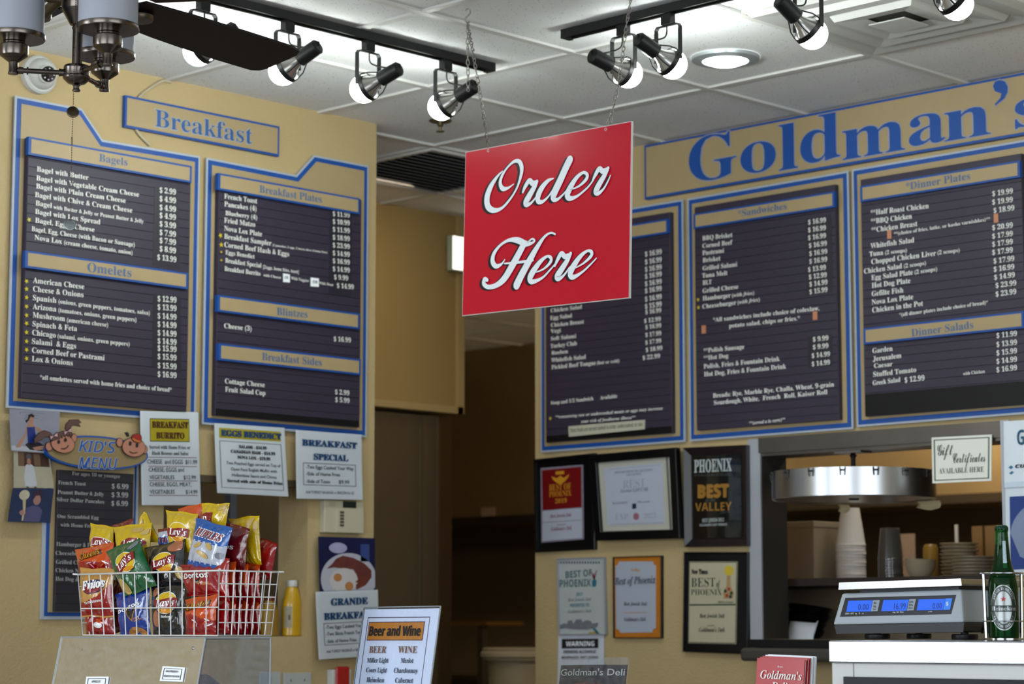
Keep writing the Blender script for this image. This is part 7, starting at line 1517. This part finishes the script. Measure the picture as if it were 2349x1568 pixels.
# plates and bowls
M_cer = mat('cream crockery', (206, 190, 160), 0.35, var=0.03)
def plates(cx_, X, r, n, pitch, grp, lab):
    base = None; c = onS(cx_, X)
    for k in range(n):
        if base is None: o = MB().lathe([(0, 0.0), (r * 0.6, 0.0), (r * 0.66, 0.004), (r, pitch * 1.5), (r, pitch * 1.5 + 0.002), (r * 0.98, pitch * 1.5 + 0.002), (r * 0.62, 0.006), (0, 0.004)], n=40).build('plate', M_cer); base = o
        else: o = base.copy(); C.objects.link(o)
        o.location = c + Vector((0.002 * math.sin(k * 3.1), 0.002 * math.cos(k * 2.2), pitch * k)); tag(o, lab + (', topmost of its stack' if k == n - 1 else ', below the topmost of its stack'), 'plate', grp)
plates(2202, 6.75, wpx(2202, 104, 6.75) / 2, 10, hz(2200, 1246, 6.75) / 10.6, 'taller plate stack on the kitchen shelf', 'cream plate in the taller stack behind')
plates(2236, 6.42, wpx(2236, 120, 6.42) / 2, 6, hz(2230, 1277, 6.42) / 6.6, 'lower plate stack on the kitchen shelf', 'cream plate in the lower stack near the beer bottle')
c = onS(2112, 6.4); r = wpx(2112, 86, 6.4) / 2; hb = hz(2112, 1283, 6.4)
for k in range(2):
    o = MB().lathe([(0, 0), (r * 0.5, 0), (r * 0.55, 0.003), (r * 0.86, hb * 0.45), (r, hb * 0.8), (r * 0.98, hb * 0.8), (r * 0.82, hb * 0.45), (r * 0.5, 0.006), (0, 0.006)], n=40).build('bowl', M_cer)
    o.location = c + Vector((0, 0.004 * k, hb * 0.22 * k)); o.rotation_euler = (0.06 * k, 0.03 * k, 0); tag(o, ['cream bowl under another bowl beside the clear cups', 'tilted cream bowl nested on top beside the clear cups'][k], 'bowl', 'nested cream bowls')
def sbox(name, lab, cat, x0, x1, ytop, X, dep, m, bev=0.003, lid=None):
    a, c_ = atX(x0, 1330, X), atX(x1, 1330, X)
    t = thing(name, lab, cat, (X, (a.y + c_.y) / 2, SHZ + 0.0005)); w = abs(a.y - c_.y) / 2; h = hz((x0 + x1) / 2, ytop, X)
    MB().box(0, dep, -w, w, 0, h).build('box', m, t, bevel=bev)
    if lid: MB().box(-0.002, dep + 0.002, -w - 0.002, w + 0.002, h * 0.9, h).build('lid', lid, t, bevel=0.002)
    return t
sbox('takeout_box', 'white cardboard box, coloured tan for warm light, at the left end of the kitchen shelf', 'box', 1790, 1868, 1196, 6.35, 0.2, mat('warm lit card', (150, 134, 112), 0.7, var=0.06), lid=mat('warm lit card lid', (158, 142, 120), 0.7))  # warm kitchen light on a white box, put into its colour
t = sbox('black_container', 'black slanted container between the cardboard box and foam cups', 'container', 1872, 1930, 1262, 6.5, 0.16, M_dark)
MB().box(0.02, 0.14, -0.02, 0.035, 0, hz(1890, 1235, 6.5)).build('holder', M_dark, t, bevel=0.004)
a = onS(2080, 6.95); t = thing('kitchen_notice', 'pale printed card standing behind the clear cups', 'notice', tuple(a))
MB().box(0, 0.004, -wpx(2080, 40, 6.95) * 0.7, wpx(2080, 40, 6.95) * 0.7, 0, hz(2080, 1224, 6.95)).build('card', mat('pale pink print', (206, 176, 150), 0.6, var=0.12, scale=60), t)
c = onS(2136, 6.9); o = MB().lathe([(0, 0), (0.025, 0), (0.027, 0.004), (0.027, hz(2136, 1256, 6.9)), (0.02, hz(2136, 1248, 6.9)), (0, hz(2136, 1248, 6.9))], n=24).build('spice_jar', mat('yellow jar', (150, 118, 46), 0.35)); o.location = c; tag(o, 'small yellow jar behind the cream bowls', 'jar')
c = onS(2197, 6.98); o = MB().lathe([(0, 0), (0.007, 0), (0.007, hz(2197, 1203, 6.98)), (0, hz(2197, 1203, 6.98))], n=14).build('paper_roll', M_foam); o.location = c; tag(o, 'thin white upright roll behind the tall plate stack', 'roll')
for k, (x0, x1, lab) in enumerate(((2232, 2256, 'narrow tan board standing behind the tall plate stack'), (2262, 2300, 'wider tan board standing behind the beer bottle neck'))):
    a, c_ = atX(x0, 1330, 6.9), atX(x1, 1330, 6.9); o = MB().box(0, 0.015, c_.y - a.y, 0, 0, hz(2250, 1206, 6.9)).build('cutting_board', mat('tan board', (150, 116, 66), 0.6)); o.location = (6.9, a.y, SHZ + 0.0005); tag(o, lab, 'board', 'tan boards on the shelf')
# below the shelf
c = atX(1862, 1430, 6.35)
for k in range(4):
    r = 0.082 - 0.004 * (k % 2); o = MB().lathe([(0, 0), (r * 0.6, 0), (r * 0.95, 0.035), (r, 0.045), (r * 0.96, 0.046), (r * 0.58, 0.006), (0, 0.006)], n=32).build('black_bowl', mat('black bowl', (20, 18, 18), 0.3)); o.location = (6.3, c.y + 0.01 - 0.012 * k, LZ + 0.004 + 0.027 * k); o.rotation_euler = (0.05 * k, 0.04, 0)
    tag(o, 'black bowl under the kitchen shelf, ' + ('topmost of its pile', 'third of its pile', 'second from the bottom of its pile', 'bottom of its pile')[3 - k], 'bowl', 'black bowls under the shelf')
for k, (x, y, an) in enumerate(((1832, 1462, 0.3), (1848, 1464, -0.5))):
    p = atX(x, y, 6.05 + 0.04 * k); o = MB().grid(lambda s, r: (0.03 * r, (s - 0.5) * 0.09, 0.075 * r * (1 - 0.3 * s * k)), 4, 4).build('loose_slip', M_paper, solid=0.001); o.location = (p.x, p.y, LZ + 0.0015); o.rotation_euler = (0.25 * an, 0, an); tag(o, ['white paper slip leaning under the shelf beside the jamb', 'white paper slip in front of the other slip'][k], 'paper', 'loose paper slips')
# ticket wheel
TX = 5.87
tc_ = atX(1958, 1100, TX); rw = (atX(1768, 1100, TX).y - atX(2150, 1100, TX).y) * 0.719 / 2 * 1.12
zt_, zb_2 = atX(1958, 1071, TX - rw * 0.7).z, atX(1958, 1137, TX - rw * 0.7).z
t = thing('ticket_wheel', 'round stainless order ticket wheel hanging in the serving window', 'ticket wheel', (tc_.x, tc_.y, zb_2))
hh = zt_ - zb_2
MB().lathe([(0.02, 0.004), (rw - 0.004, 0.004), (rw - 0.002, 0.0), (rw, 0.002), (rw, hh), (rw - 0.003, hh), (rw - 0.004, 0.008), (0.02, 0.008)], n=64).build('drum', mat('bright drum steel', (216, 218, 222), 0.3, 1.0, var=0.05, scale=4), t)
pz = PZ1 - 0.0125 - zb_2
MB().lathe([(0.016, 0.0), (0.016, 0.02), (0.009, 0.03), (0.007, 0.06), (0.0075, pz - 0.02), (0.012, pz - 0.012), (0.006, pz - 0.006)], n=20).build('spindle', M_dark, t)
MB().box(-0.03, 0.03, -0.05, 0.05, pz - 0.006, pz).build('mount_plate', M_steel, t)
for k in range(16):
    a = 2 * PI * k / 16 + 0.1; d = Vector((math.cos(a), math.sin(a), 0)); s = Vector((-d.y, d.x, 0)); up = Vector((0, 0, 1)); b = MB()
    for w in (-0.008, 0.008): b.tube([d * (rw + 0.001) + s * w + up * (hh - 0.002), d * (rw + 0.006) + s * w + up * (hh - 0.004), d * (rw + 0.004) + s * w * 0.8 + up * (hh - 0.026)], 0.0018, 6)
    b.tube([d * (rw + 0.005) - s * 0.008 + up * (hh - 0.010), d * (rw + 0.005) + s * 0.008 + up * (hh - 0.010)], 0.0028, 6); b.build('clip', mat('clip dark steel', (70, 70, 72), 0.3, 0.9), t)
for k, (x, y, w) in enumerate(((1934, 1152, 22), (2128, 1152, 46))):
    p = atX(x, y, 6.05); o = MB().grid(lambda s, r: (0.01 * math.sin(3 * r), (s - 0.5) * w * 0.0019, (r - 1) * 0.03 * (1 - 0.6 * abs(s - 0.4))), 6, 4).build('order_ticket', mat('ticket cream', (226, 206, 160), 0.6), solid=0.0006); o.location = (p.x, p.y, zb_2 - 0.002); tag(o, ['small cream order ticket hanging under the wheel near its middle', 'wider cream order ticket hanging under the right of the wheel'][k], 'ticket', 'order tickets')
# ================================================================== set the type
flush_text()
